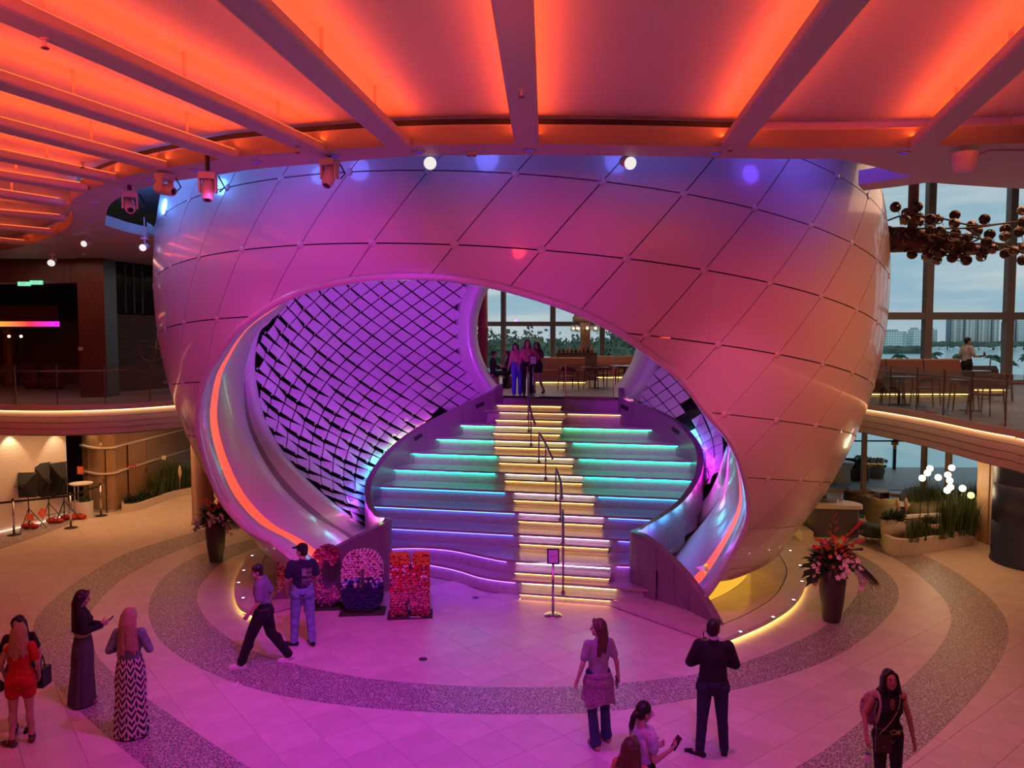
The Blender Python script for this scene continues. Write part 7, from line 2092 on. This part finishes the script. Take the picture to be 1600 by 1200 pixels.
# 4 woman in denim jacket and chevron skirt
p = Person('person with blond hair, denim jacket and zigzag maxi skirt, back turned', 207, 1148, 950, rad(6), True, J=dict(le=(-.26, -.02, 1.19), lw=(-.15, .17, 1.16), re=(.26, -.02, 1.19), rw=(.15, .17, 1.16)), look=rad(-4), pitch=rad(-10), feet=(12, -10))
p.top(DENIM, .95, 'denim_jacket', .013, 1.04)
ZZ = bpy.data.materials.new('zigzag_print'); ZZ.use_nodes = True
tt = ZZ.node_tree; bb = tt.nodes['Principled BSDF']; bb.inputs['Roughness'].default_value = .85
tcn = tt.nodes.new('ShaderNodeTexCoord'); spx = tt.nodes.new('ShaderNodeSeparateXYZ'); tt.links.new(tcn.outputs['UV'], spx.inputs[0])
def mth(op, a, b=None, c=None):
    n = tt.nodes.new('ShaderNodeMath'); n.operation = op
    for i, v in enumerate((a, b, c)):
        if v is None: continue
        if isinstance(v, (int, float)): n.inputs[i].default_value = v
        else: tt.links.new(v, n.inputs[i])
    return n.outputs[0]
u_ = mth('MULTIPLY', spx.outputs['X'], 9.0); tri = mth('MULTIPLY', mth('ABSOLUTE', mth('SUBTRACT', mth('FRACT', u_), .5)), 2.0)
v_ = mth('MULTIPLY', spx.outputs['Y'], 11.0); z1_ = mth('FRACT', mth('MULTIPLY_ADD', tri, 1.0, v_)); st = mth('GREATER_THAN', z1_, .52)
dm = mth('ADD', tri, mth('ABSOLUTE', mth('SUBTRACT', mth('FRACT', mth('MULTIPLY', v_, .5)), .5))); d2 = mth('LESS_THAN', mth('ABSOLUTE', mth('SUBTRACT', dm, .42)), .10)
fac = mth('MAXIMUM', mth('MULTIPLY', st, mth('GREATER_THAN', dm, .5)), d2)
mz = tt.nodes.new('ShaderNodeMixRGB'); tt.links.new(fac, mz.inputs[0]); mz.inputs[1].default_value = (.018, .012, .016, 1); mz.inputs[2].default_value = (.60, .52, .46, 1); tt.links.new(mz.outputs[0], bb.inputs['Base Color'])
sk_ = p.skirt(ZZ, 1.09, .03, .155, .225, (0, -.03), 7, .05)
me = sk_.data; uv = me.uv_layers.new(name='UVMap'); Mi = p.M.inverted()
for lp in me.loops:
    q_ = Mi @ me.vertices[lp.vertex_index].co; uv.data[lp.index].uv = ((math.atan2(q_.x, -q_.y) / (2 * pi)) + .5, q_.z / 1.06)
p.hair(HAIRC['blond'], 'long', 5); p.shoes(cloth('trainer_white', (.7, .66, .68)), 'trainer', MATS['sole_white'])
# 5 woman in red one-shoulder playsuit
p = Person('person with blond ponytail and red one-shoulder playsuit, back to the viewer', 36, 1162, 974, rad(12), True, J=dict(le=(-.25, .0, 1.17), lw=(-.25, .12, .98), re=(.23, -.02, 1.17), rw=(.2, .10, .95), lk=(-.11, .0, .51), la=(-.12, -.06, .085), rk=(.09, .03, .51), ra=(.10, .05, .085)), look=rad(10), feet=(-62, -15))
RED_ = cloth('red', (.50, .014, .012))
p.top(RED_, .42, 'playsuit_top', .016, .93, False, sleeves=('r',)); p.trousers(RED_, .018, 0, 0.0, 'playsuit_shorts', .42)
p.hair(HAIRC['blond'], 'mid', 7); p.shoes(cloth('sandal_brown', (.10, .055, .04)), 'sandal')
for sx in (-1, 1): p.tubes('ankle_strap', [p.J['la' if sx < 0 else 'ra'] + Vector((.042 * math.cos(a), .042 * math.sin(a), .015)) for a in [2 * pi * k / 12 for k in range(13)]], .006, BLACK)
c_ = p.w((-.30, .02, .86)); t = thing('handbag', 'small black handbag at the hip of the woman in red', 'bag', c_); b = MB(); b.sph(c_, (.10, .06, .085), 14, 9); obj('pouch', b, mat('bag_black', (.012, .011, .012), .4), t, True); b = MB(); b.tube([c_ + Vector((-.05, 0, .06)), p.w((-.2, .0, 1.2)), p.w((-.12, -.03, 1.46))], .007, 6); obj('strap', b, MATS['bag_black'], t, True)
# 6 woman behind her
p = Person('person with dark hair in a black dress, mostly hidden behind the woman in red', 35, 1141, 962, rad(200), True, J=dict(le=(-.25, -.02, 1.17), lw=(-.27, .04, .93), re=(.25, -.02, 1.17), rw=(.27, .05, .93)), look=rad(-15), feet=(10, -10))
p.top(BLK, .42, 'dress_top', .014, .95); p.skirt(BLK, 1.06, .62, .16, .20, (0, 0), 6, .03, 'dress_skirt'); p.hair(HAIRC['dark'], 'mid', 11); p.shoes(BLK, 'court_shoe')
c_ = p.w((-.30, .03, .80)); t = thing('tote_bag', 'black tote bag hanging beside the woman in black', 'bag', c_); b = MB(); b.box(c_, (.12, .20, .26)); obj('body', b, MATS['bag_black'], t); b = MB(); b.tube([c_ + Vector((0, -.06, .12)), c_ + Vector((0, 0, .30)), c_ + Vector((0, .06, .12))], .008, 6); obj('handle', b, MATS['bag_black'], t, True)
# 7 woman with cardigan round her waist
p = Person('person with auburn hair, grey-green tee, cardigan tied round the waist and dark jeans', 934, 1166, 967, rad(14), True, J=dict(lk=(-.09, -.02, .51), la=(-.05, -.06, .085), rk=(.11, .03, .51), ra=(.16, .10, .085), lw=(-.29, .02, .93), le=(-.24, -.04, 1.16), rw=(.31, .06, .92), re=(.25, -.03, 1.16)), look=rad(62), feet=(-10, -25), hands=dict(r=dict(curl=.8)))
p.top(cloth('tee_sage', (.30, .28, .25)), .42, 't_shirt', .012, .98); p.trousers(JEAN, .008, .02); p.shoes(cloth('shoe_tan', (.45, .27, .13)), 'slip_on')
p.V('knotted_cardigan', [('ell', (0, -.02, 1.0), (.185, .14, .075)), ('cap', (-.10, .12, 1.0), (.10, .12, 1.0), .04, .04), ('cap', (.03, .15, 1.0), (.06, .15, .8), .03, .035)], cloth('cardigan_mauve', (.28, .19, .20), noise=.35, nscale=30), .009, 4)
p.skirt(MATS['cloth_cardigan_mauve'], 1.0, .70, .175, .225, (0, -.03), 7, .07, 'cardigan_skirt', .10, .8)
p.skirt(cloth('shirt_tail_pale', (.5, .42, .42)), .95, .66, .12, .13, (.03, -.10), 9, .08, 'shirt_tail', .02, .7)
p.hair(HAIRC['brown'], 'mid', 13)
k_ = p.palm['r']; phone_at(p.w(k_[0] + Vector((-.005, .01, -.03))), p.M.to_3x3() @ Vector((.1, .3, -1)), p.M.to_3x3() @ Vector((0, 1, 0)), 'dark phone in the right hand of the woman with the tied cardigan')
# 8 man with folded arms
p = Person('person in black jacket and dark jeans, arms folded, back to the viewer', 1112, 1183, 967, rad(-8), J=dict(lk=(-.12, .0, .51), la=(-.15, -.02, .085), rk=(.12, .02, .51), ra=(.16, .06, .085), le=(-.27, .05, 1.18), lw=(.02, .21, 1.22), re=(.27, .05, 1.18), rw=(-.02, .23, 1.18)), look=rad(-24), feet=(-62, 8), hands=dict(l=dict(dir=(1, .1, 0), palm=(0, -1, 0), thumb=(0, 0, 1), curl=.3), r=dict(dir=(-1, .1, 0), palm=(0, -1, 0), thumb=(0, 0, 1), curl=.3)))
p.top(BLK, .97, 'jacket', .022, .86, True, .012); p.V('jacket_collar', [('cap', p.J['nek'] + Vector((0, 0, -.05)), p.J['nek'] + Vector((0, 0, .02)), .07, .066)], BLK, .008, 3)
p.V('shirt_collar', [('cap', p.J['nek'] + Vector((0, .0, .02)), p.J['nek'] + Vector((0, 0, .055)), .064, .06)], cloth('shirt_white', (.6, .55, .55)), .007, 2)
p.trousers(cloth('jeans_dark', (.018, .02, .045)), .012); p.shoes(BLK, 'sneaker', MATS['sole_white']); p.hair(HAIRC['dark'], 'short')
d, heel, toe = p.foot('l'); n_ = Vector((d.y, -d.x, 0))
for sd, sg in (('l', 1), ('r', -1)):      # pale curved side mark of the sneakers
    d, heel, toe = p.foot(sd); n_ = Vector((d.y, -d.x, 0)) * sg
    c0 = heel.lerp(toe, .3) + n_ * .046; p.tubes('side_mark', [c0 + d * .075 + Vector((0, 0, .03)), c0 + d * .02 + Vector((0, 0, .005)), c0 - d * .005 + Vector((0, 0, .014))], .005, MATS['sole_white'], 6)
# 9 woman facing the viewer, halter jumpsuit
p = Person('person facing the viewer in a black laced halter jumpsuit with a gold belt buckle', 1384, 1262, 1046, rad(176), True, J=dict(le=(-.25, -.02, 1.16), lw=(-.28, .06, .92), re=(.27, -.05, 1.17), rw=(.29, .08, .95), lk=(-.10, .02, .51), rk=(.10, .04, .51)), look=rad(4), pitch=rad(14), feet=(8, -8), hands=dict(r=dict(curl=.9)), skin=mat('skin_tan', (.42, .20, .13), .5))
p.top(BLK, .3, 'jumpsuit_top', .008, .95, False, sleeves=()); p.trousers(BLK, .006); p.shoes(BLK, 'heel_shoe'); p.hair(HAIRC['dark'], 'bob', 17)
p.V('choker', [('cap', p.J['nek'] + Vector((0, .0, .0)), p.J['nek'] + Vector((0, .004, .022)), .064, .06)], BLK, .007, 2)
p.V('neckline_skin', [('ell', (0, .105, 1.36), (.030, .03, .075)), ('ell', (-.15, .0, 1.44), (.06, .07, .05)), ('ell', (.15, 0, 1.44), (.06, .07, .05))], p.skin, .008, 3)
for k in range(4):
    z = 1.30 + .035 * k; w_ = .018 + .006 * k
    for s_ in (-1, 1): p.tubes('lace', [(-w_ * s_, .137 - .004 * k, z), (0, .143 - .005 * k, z + .017), (w_ * s_, .137 - .005 * k, z + .035)], .004, BLACK, 5)
p.tubes('belt', [(.158 * math.cos(a), .118 * math.sin(a) + .0, 1.03) for a in [2 * pi * k / 24 for k in range(25)]], .017, mat('belt_dark', (.03, .015, .012), .4))
p.tubes('belt_buckle', [(.035 * math.cos(a) - .01, .135, 1.03 + .028 * math.sin(a)) for a in [2 * pi * k / 16 for k in range(17)]], .006, mat('gold', (.65, .42, .2), .25, 1.0))
b = MB(); b.box((0, 0, 0), (.05, .012, .04)); b.v = [tuple(p.w(Vector(v) + Vector((-.065, .128, 1.03)))) for v in b.v]; obj('buckle_plate', b, MATS['gold'], p.t)
c_ = p.w((.12, .16, .90)); t = thing('crossbody_bag', 'small dark brown crossbody bag on the hip of the halter jumpsuit', 'bag', c_); Mz = Matrix.Rotation(rad(176), 3, 'Z')
b = MB(); b.box(c_, (.17, .05, .20), M=Mz); obj('body', b, mat('bag_brown', (.035, .015, .015), .5), t); b = MB(); b.sph(c_ + Mz @ Vector((0, .03, -.02)), .008, 8, 6); obj('clasp', b, MATS['gold'], t)
b = MB(); b.tube(spline([p.w((.17, .15, 1.0)), p.w((.02, .15, 1.18)), p.w((-.08, .11, 1.36)), p.w((-.12, .0, 1.485))], 14), .005, 6); b.tube([p.w((.19, .14, 1.0)), p.w((.19, .06, 1.25)), p.w((.13, .02, 1.46))], .005, 6); obj('strap', b, mat('strap_gold', (.5, .36, .25), .4, .6), t, True)
c_ = p.w((.13, -.20, 1.20)); t = thing('backpack', 'patterned red backpack on the back of the woman in the halter jumpsuit', 'backpack', c_)
b = MB(); b.sph(c_ + Vector((.0, 0, -.03)), (.13, .10, .20), 18, 12); obj('body', b, mat('backpack_print', (.22, .025, .035), .6, noise=.9, nscale=16, rgb2=(.50, .30, .34)), t, True); b = MB(); b.tube(spline([p.w((.15, -.12, 1.36)), p.w((.16, .04, 1.49)), p.w((.15, .13, 1.36)), p.w((.17, .08, 1.12))], 14), .016, 6); obj('strap', b, mat('backpack_strap', (.42, .30, .27), .6), t, True)
k_ = p.palm['r']; c_ = p.w(k_[0] + Vector((0, .0, -.10))); t = thing('water_bottle', 'half-empty clear water bottle in the hand of the woman in the halter jumpsuit', 'bottle', c_)
b = MB(); b.lathe([(.0, -.20), (.032, -.19), (.033, -.02), (.03, .02), (.014, .06), (.014, .075)], c_, 16); obj('bottle', b, glass('bottle_plastic', (.88, .85, .9), .12), t, True); b = MB(); b.lathe([(.016, .07), (.016, .095), (0, .095)], c_, 12); obj('cap', b, mat('cap_dark', (.03, .03, .06), .4), t); b = MB(); b.lathe([(.034, -.12), (.0345, -.03)], c_, 16, cap=False); obj('bottle_label', b, mat('label_pale', (.75, .6, .65), .6), t)
# 10 woman with glasses and phone
p = Person('person with glasses, dark ponytail and white patterned top, looking at a phone', 1003, 1480, 1119, rad(-62), True, J=dict(le=(-.20, .03, 1.18), lw=(-.08, .22, 1.14), re=(.22, .0, 1.17), rw=(.14, .28, 1.18)), look=rad(-6), pitch=rad(-14), Y=7.9, H=1.63, hands=dict(r=dict(dir=(-.2, .9, .3), palm=(-.6, 0, .7), thumb=(0, 0, 1), curl=.8), l=dict(dir=(.4, .8, .2), palm=(.5, 0, .8), thumb=(0, 0, 1), curl=.8)))
PRT = mat('print_blue_white', (.68, .60, .60), .8, noise=1.0, nscale=7, rgb2=(.07, .16, .34))
p.top(PRT, .35, 'blouse', .016, .95, False); p.V('yoke', [('ell', (0, .06, 1.40), (.11, .075, .07))], cloth('yoke_white', (.62, .55, .55)), .008, 3); p.trousers(BLK, .012); p.shoes(BLK, 'flat_shoe'); p.hair(HAIRC['dark'], 'tail', 19)
for sx in (-1, 1): p.tubes('spectacle_frame', [p.hp(sx * .035 + .028 * math.cos(a), .098, .0 + .019 * math.sin(a)) for a in [2 * pi * k / 16 for k in range(17)]] + [p.hp(sx * .07, .08, .008), p.hp(sx * .082, -.02, .01)], .0028, mat('spectacle_dark', (.05, .02, .03), .3), 5)
phone_at(p.w((.10, .40, 1.22)), p.M.to_3x3() @ Vector((.1, .5, .75)), p.M.to_3x3() @ Vector((1, 0, 0)), 'dark phone held out by the woman with glasses')
# 11 person at the lower edge
p = Person('person with reddish brown hair, cut off at the lower edge of the view', 984, 1560, 1172, rad(-30), True, Y=7.3, H=1.56, look=rad(-15))
p.top(cloth('coral', (.55, .16, .10)), .4, 't_shirt', .014, .95); p.trousers(BLK, .01); p.shoes(BLK, 'flat_shoe'); p.hair(HAIRC['brown'], 'bob', 23)
# 12-14 on the landing
GIRL = mat('pink_knit', (.50, .14, .20), .8)
p = Person('person in pink top and bright blue trousers at the head of the stairs', 808, 616, 541, rad(185), True, z=DECK, H=1.62, Y=23.0, J=dict(hed=(.06, .02, 1.60), rw=(.28, .05, .95)), look=rad(-12), pitch=rad(-14))
p.top(GIRL, .8, 'top', .012, 1.0); p.trousers(cloth('royal_blue', (.06, .07, .42)), .026); p.shoes(cloth('shoe_pink', (.4, .2, .25)), 'sneaker'); p.hair(HAIRC['dark'], 'long', 29)
p = Person('person in pink cropped top and black trousers, hand on hip, atop the stairs', 824, 618, 533, rad(178), True, z=DECK, H=1.70, Y=22.8, J=dict(le=(-.34, .0, 1.20), lw=(-.16, .08, 1.04), rw=(.26, .05, .93)), look=rad(6), pitch=rad(-4))
p.top(GIRL, .9, 'cropped_top', .012, 1.12); p.trousers(BLK, .006); p.shoes(BLK, 'sneaker'); p.hair(HAIRC['brown'], 'long', 31)
p = Person('person half hidden behind the two women in pink, one bare leg showing', 839, 612, 541, rad(160), True, z=DECK, H=1.62, Y=24.2, J=dict(lk=(-.12, .12, .51), la=(-.22, -.06, .1), lw=(-.3, .1, .95)))
p.top(cloth('dusk', (.10, .05, .08)), .42, 'top', .012, .98); p.trousers(BLK, .016, 0, 0.05, 'shorts', .4); p.shoes(cloth('sandal_b', (.2, .1, .08)), 'sandal'); p.hair(HAIRC['dark'], 'mid', 37)
# 15 waiter
p = Person('person in white shirt and dark apron carrying a tray before the right windows', 1509, 614, 530, rad(-84), z=DECK, Y=24.4, H=1.76, J=dict(re=(.24, .06, 1.16), rw=(.16, .32, 1.14), le=(-.22, -.06, 1.16), lw=(-.22, .05, .93)), hands=dict(r=dict(dir=(0, 1, .1), palm=(0, 0, 1), thumb=(1, 0, 0), curl=.15)), look=rad(-4))
p.top(cloth('waiter_white', (.60, .56, .52)), .5, 'shirt', .02, .97); p.trousers(BLK, .014); p.shoes(BLK, 'shoe'); p.hair(HAIRC['dark'], 'short'); p.V('apron', [('ell', (0, .01, .90), (.195, .15, .13))], BLK, .01, 3)
c_ = p.w((.10, .46, 1.17)); b = MB(); b.lathe([(0, -.008), (.16, -.008), (.18, .012), (.17, .012), (.15, 0), (0, 0)], c_, 24); held('serving_tray', b, mat('tray_dark', (.05, .025, .02), .4), 'round dark serving tray on the hand of the waiter', 'tray', True)
b = MB(); b.lathe([(.028, .002), (.036, .12), (.032, .12), (.026, .01), (0, .01)], c_ + Vector((.05, 0, 0)), 16); held('drink_glass', b, mat('red_drink', (.25, .02, .03), .15), 'short glass with a red drink on the serving tray', 'glass', True)
# 16-18 seated guests
def sit(label, px, D, head_py, face, mt, hm, style, fem, seed, look=0):
    p = Person(label, px, 0, 0, face, fem, z=DECK, Y=D, H=1.70, J=dict(pel=(0, 0, .55), wai=(0, -.02, .70), che=(0, -.02, .90), nek=(0, -.02, 1.07), hed=(0, .02, 1.22), ls=(-.17, -.02, 1.02), rs=(.17, -.02, 1.02), le=(-.22, .05, .78), lw=(-.14, .27, .78), re=(.22, .05, .78), rw=(.14, .27, .78), lh=(-.09, .03, .54), rh=(.09, .03, .54), lk=(-.11, .44, .52), rk=(.11, .44, .52), la=(-.11, .42, .085), ra=(.11, .42, .085)), look=look)
    b = MB(); cc = p.w((0, 0, 0)); st_ = thing('stool', 'low seat under the guest ' + ' '.join(label.split()[1:6]), 'stool', cc); b.lathe([(.2, 0), (.2, .4 * p.k)], cc, 16); obj('seat', b, SEATM, st_)
    J = p.J; o_ = [('ell', J['wai'], (.15, .11, .17)), ('ell', J['che'], (.182, .122, .195)), ('cap', J['ls'], J['rs'], .06, .06), ('cap', J['nek'] + Vector((0, 0, -.06)), J['nek'], .066, .062)]
    for sd in 'lr': o_ += [('cap', J[sd + 's'], J[sd + 'e'], .06, .055), ('cap', J[sd + 'e'], J[sd + 'e'].lerp(J[sd + 'w'], .5), .053, .045)]
    p.V('shirt', o_, mt, .01, 4); o_ = [('ell', J['pel'], (.18, .13, .11))]
    for sd in 'lr': o_ += [('cap', J[sd + 'h'], J[sd + 'k'], .1, .07), ('cap', J[sd + 'k'], J[sd + 'a'], .068, .055)]
    p.V('trousers', o_, BLK, .01, 4); p.shoes(BLK, 'shoe'); p.hair(hm, style, seed)
sit('person seated in dark clothes beside the red column, facing right', 771, 26.6, 545, rad(-75), BLK, HAIRC['dark'], 'short', False, 1)
sit('person seated with long dark hair just left of the woman in pink', 794, 27.2, 556, rad(100), cloth('dark_mauve', (.08, .05, .06)), HAIRC['dark'], 'mid', True, 2)
sit('person seated in a tan shirt, back turned, beside the right tiled wall', 1000, 30.0, 556, rad(10), cloth('tan_shirt', (.36, .20, .13)), HAIRC['dark'], 'short', False, 3)
# ================================================================== FLOWER LETTERS
TURF = mat('turf_mat', (.055, .075, .03), .9, noise=.4, nscale=30)
def arcpts(cx, cz, rx, rz, a0, a1, n): return [(cx + rx * math.cos(rad(a0 + (a1 - a0) * k / n)), cz + rz * math.sin(rad(a0 + (a1 - a0) * k / n))) for k in range(n + 1)]
def letter(ch, px, py, outline, hole, h, wd, pal, rz, label, seed, extra=()):
    c_ = fl(px, py); q = random.Random(seed); M = Matrix.Translation(c_) @ Matrix.Rotation(rz, 4, 'Z')
    t = thing('flower_letter', label, 'letter', c_); dp = .26
    b = MB(); b.box((0, 0, .012), (wd + .12, dp + .22, .024)); b.v = [tuple(M @ Vector(v)) for v in b.v]; obj('base_mat', b, TURF, t)
    core = MB()
    inside = lambda x, z: inpoly(x, z, outline) and not (hole and inpoly(x, z, hole))
    loops = [outline] + ([hole] if hole else [])
    for L in loops:
        n = len(L); core.add([(x, y, z + .03) for y in (-dp / 2 + .02, dp / 2 - .02) for x, z in L], [(i, (i + 1) % n, n + (i + 1) % n, n + i) for i in range(n)])
    cell = .05; nx, nz = int(wd / cell) + 2, int(h / cell) + 2
    for i in range(-1, nx):
        for j in range(-1, nz):
            x0, z0 = -wd / 2 + i * cell, j * cell
            if inside(x0 + cell / 2, z0 + cell / 2): core.add([(x0, -dp / 2 + .02, z0 + .03), (x0 + cell, -dp / 2 + .02, z0 + .03), (x0 + cell, -dp / 2 + .02, z0 + cell + .03), (x0, -dp / 2 + .02, z0 + cell + .03)], [(0, 1, 2, 3)])
    core.v = [tuple(M @ Vector(v)) for v in core.v]; obj('core', core, mat('letter_core', (.12, .04, .06), .9), t)
    fl_ = {}
    def bloom(x, y, z, nrm, r):
        key = pal(x, z / h, q); b = fl_.setdefault(key, MB())
        nrm = Vector(nrm) + Vector((q.uniform(-.35, .35), q.uniform(-.35, .35), q.uniform(-.35, .35))); nrm.normalize(); u = nrm.orthogonal().normalized(); v = nrm.cross(u); o = Vector((x, y, z + .03))
        pet = []
        for k in range(6): a = 2 * pi * k / 6 + q.random(); pet.append(o + (u * math.cos(a) + v * math.sin(a)) * r * q.uniform(.85, 1.1) + nrm * r * .1)
        mid = [o + (u * math.cos(2 * pi * (k + .5) / 6) + v * math.sin(2 * pi * (k + .5) / 6)) * r * .5 + nrm * r * .65 for k in range(6)]; top = o + nrm * r * .75
        vs = pet + mid + [top]; fs = [(k, (k + 1) % 6, 6 + k) for k in range(6)] + [(6 + k, (k + 1) % 6, 6 + (k + 1) % 6) for k in range(6)] + [(6 + k, 6 + (k + 1) % 6, 12) for k in range(6)]
        b.add(vs, fs)
    st = .052; 
    for i in range(int(wd / st) + 1):
        for j in range(int(h / st) + 1):
            x = -wd / 2 + (i + .5 * (j % 2)) * st + q.uniform(-.012, .012); z = j * st + q.uniform(-.012, .012)
            if inside(x, z): bloom(x, -dp / 2 + .005, z, (0, -1, .1), q.uniform(.028, .04)); bloom(x, dp / 2, z, (0, 1, .1), .034) if q.random() < .3 else None
    for L in loops:
        n = len(L)
        for i in range(n):
            a, b_ = L[i], L[(i + 1) % n]; ln = math.hypot(b_[0] - a[0], b_[1] - a[1]); m_ = max(1, int(ln / st))
            nx_, nz_ = (b_[1] - a[1]) / (ln or 1), -(b_[0] - a[0]) / (ln or 1)
            sg = 1 if not inside((a[0] + b_[0]) / 2 + nx_ * .02, (a[1] + b_[1]) / 2 + nz_ * .02) else -1
            for k in range(m_):
                f = (k + .5) / m_; x = a[0] + (b_[0] - a[0]) * f; z = a[1] + (b_[1] - a[1]) * f
                for y in (-.08, -.025, .03, .085): bloom(x, y + q.uniform(-.01, .01), max(.02, z), (nx_ * sg, 0, nz_ * sg), q.uniform(.028, .038))
    for key, b in fl_.items():
        b.v = [tuple(M @ Vector(v)) for v in b.v]; obj('blossoms', b, mat('bloom_' + key[0], key[1], .7), t, kind='stuff')
    return t, M
CLR = dict(white=(.75, .62, .62), blush=(.68, .34, .36), rose=(.55, .12, .20), peach=(.75, .36, .24), cream=(.72, .50, .42), wine=(.16, .015, .03), crimson=(.40, .02, .07), navy=(.012, .02, .09), blue=(.18, .36, .68), dark=(.03, .025, .02), red=(.62, .035, .03), orange=(.75, .25, .02), coral=(.68, .20, .17), mauve=(.36, .08, .22), pink=(.60, .16, .28))
def pick(q, *a): k = q.choice(a); return (k, CLR[k])
def palI(x, t, q): return pick(q, 'dark') if t < .20 else (pick(q, 'peach', 'cream', 'orange', 'cream') if t < .55 else (pick(q, 'rose', 'blush', 'peach') if t < .8 else pick(q, 'blush', 'blush', 'mauve', 'white')))
def palC(x, t, q): return pick(q, 'mauve', 'mauve', 'dark') if t < .15 else (pick(q, 'pink', 'rose', 'mauve', 'blush') if t < .5 else (pick(q, 'crimson', 'crimson', 'rose', 'pink') if (t < .85 or x < 0) else pick(q, 'wine', 'crimson')))
def palO(x, t, q): return pick(q, 'dark') if t < .07 else (pick(q, 'navy') if t < .43 + .05 * math.sin(x * 20) else (pick(q, 'blue', 'white', 'navy') if t < .58 and abs(x) > .05 else pick(q, 'cream', 'cream', 'white', 'blush')))
def palN(x, t, q): return pick(q, 'crimson', 'crimson', 'rose') if t < .15 else (pick(q, 'pink', 'coral', 'rose', 'rose') if t < .42 else (pick(q, 'coral', 'rose', 'red') if t < .62 else (pick(q, 'red', 'red', 'red', 'white') if t < .86 else pick(q, 'orange'))))
hI = 1.24
letter('I', 449, 943, [(-.16, 0), (.16, 0), (.16, hI), (-.16, hI)], None, hI, .34, palI, rad(4), 'flower-covered letter I, pink over cream over dark, half behind the two men', 1)
oc = arcpts(0, .62, .37, .62, 42, 318, 22) + arcpts(0, .62, .14, .34, 318, 42, 16)
letter('C', 512, 948, oc, None, hI, .76, palC, rad(5), 'flower-covered letter C in crimson and pink behind the man in the cap', 2)
ro = arcpts(.07, .88, .32, .33, 0, 90, 7) + arcpts(-.07, .88, .32, .33, 90, 180, 7) + arcpts(-.07, .33, .32, .33, 180, 270, 7) + arcpts(.07, .33, .32, .33, 270, 360, 7)
ri = [(.06, .34), (.06, .84), (.03, .88), (-.03, .88), (-.06, .84), (-.06, .34)]
letter('O', 567, 956, ro, ri, 1.22, .78, palO, rad(5), 'flower-covered letter O, cream above and deep blue below', 3)
nn = [(-.37, 0), (-.07, 0), (-.045, .42), (.06, 0), (.37, 0), (.37, 1.2), (.09, 1.2), (.05, .80), (-.04, 1.2), (-.37, 1.2)]
letter('N', 641, 961, nn, None, 1.2, .76, palN, rad(6), 'flower-covered letter N, orange at the top then red and pink', 4)
b = MB(); c_ = fl(649, 966); b.box((c_[0], c_[1] - .02, .02), (.22, .015, .035)); tag(obj('name_card', b, mat('card_white', (.75, .68, .7), .6)), 'small white card at the foot of the letter N', 'card')
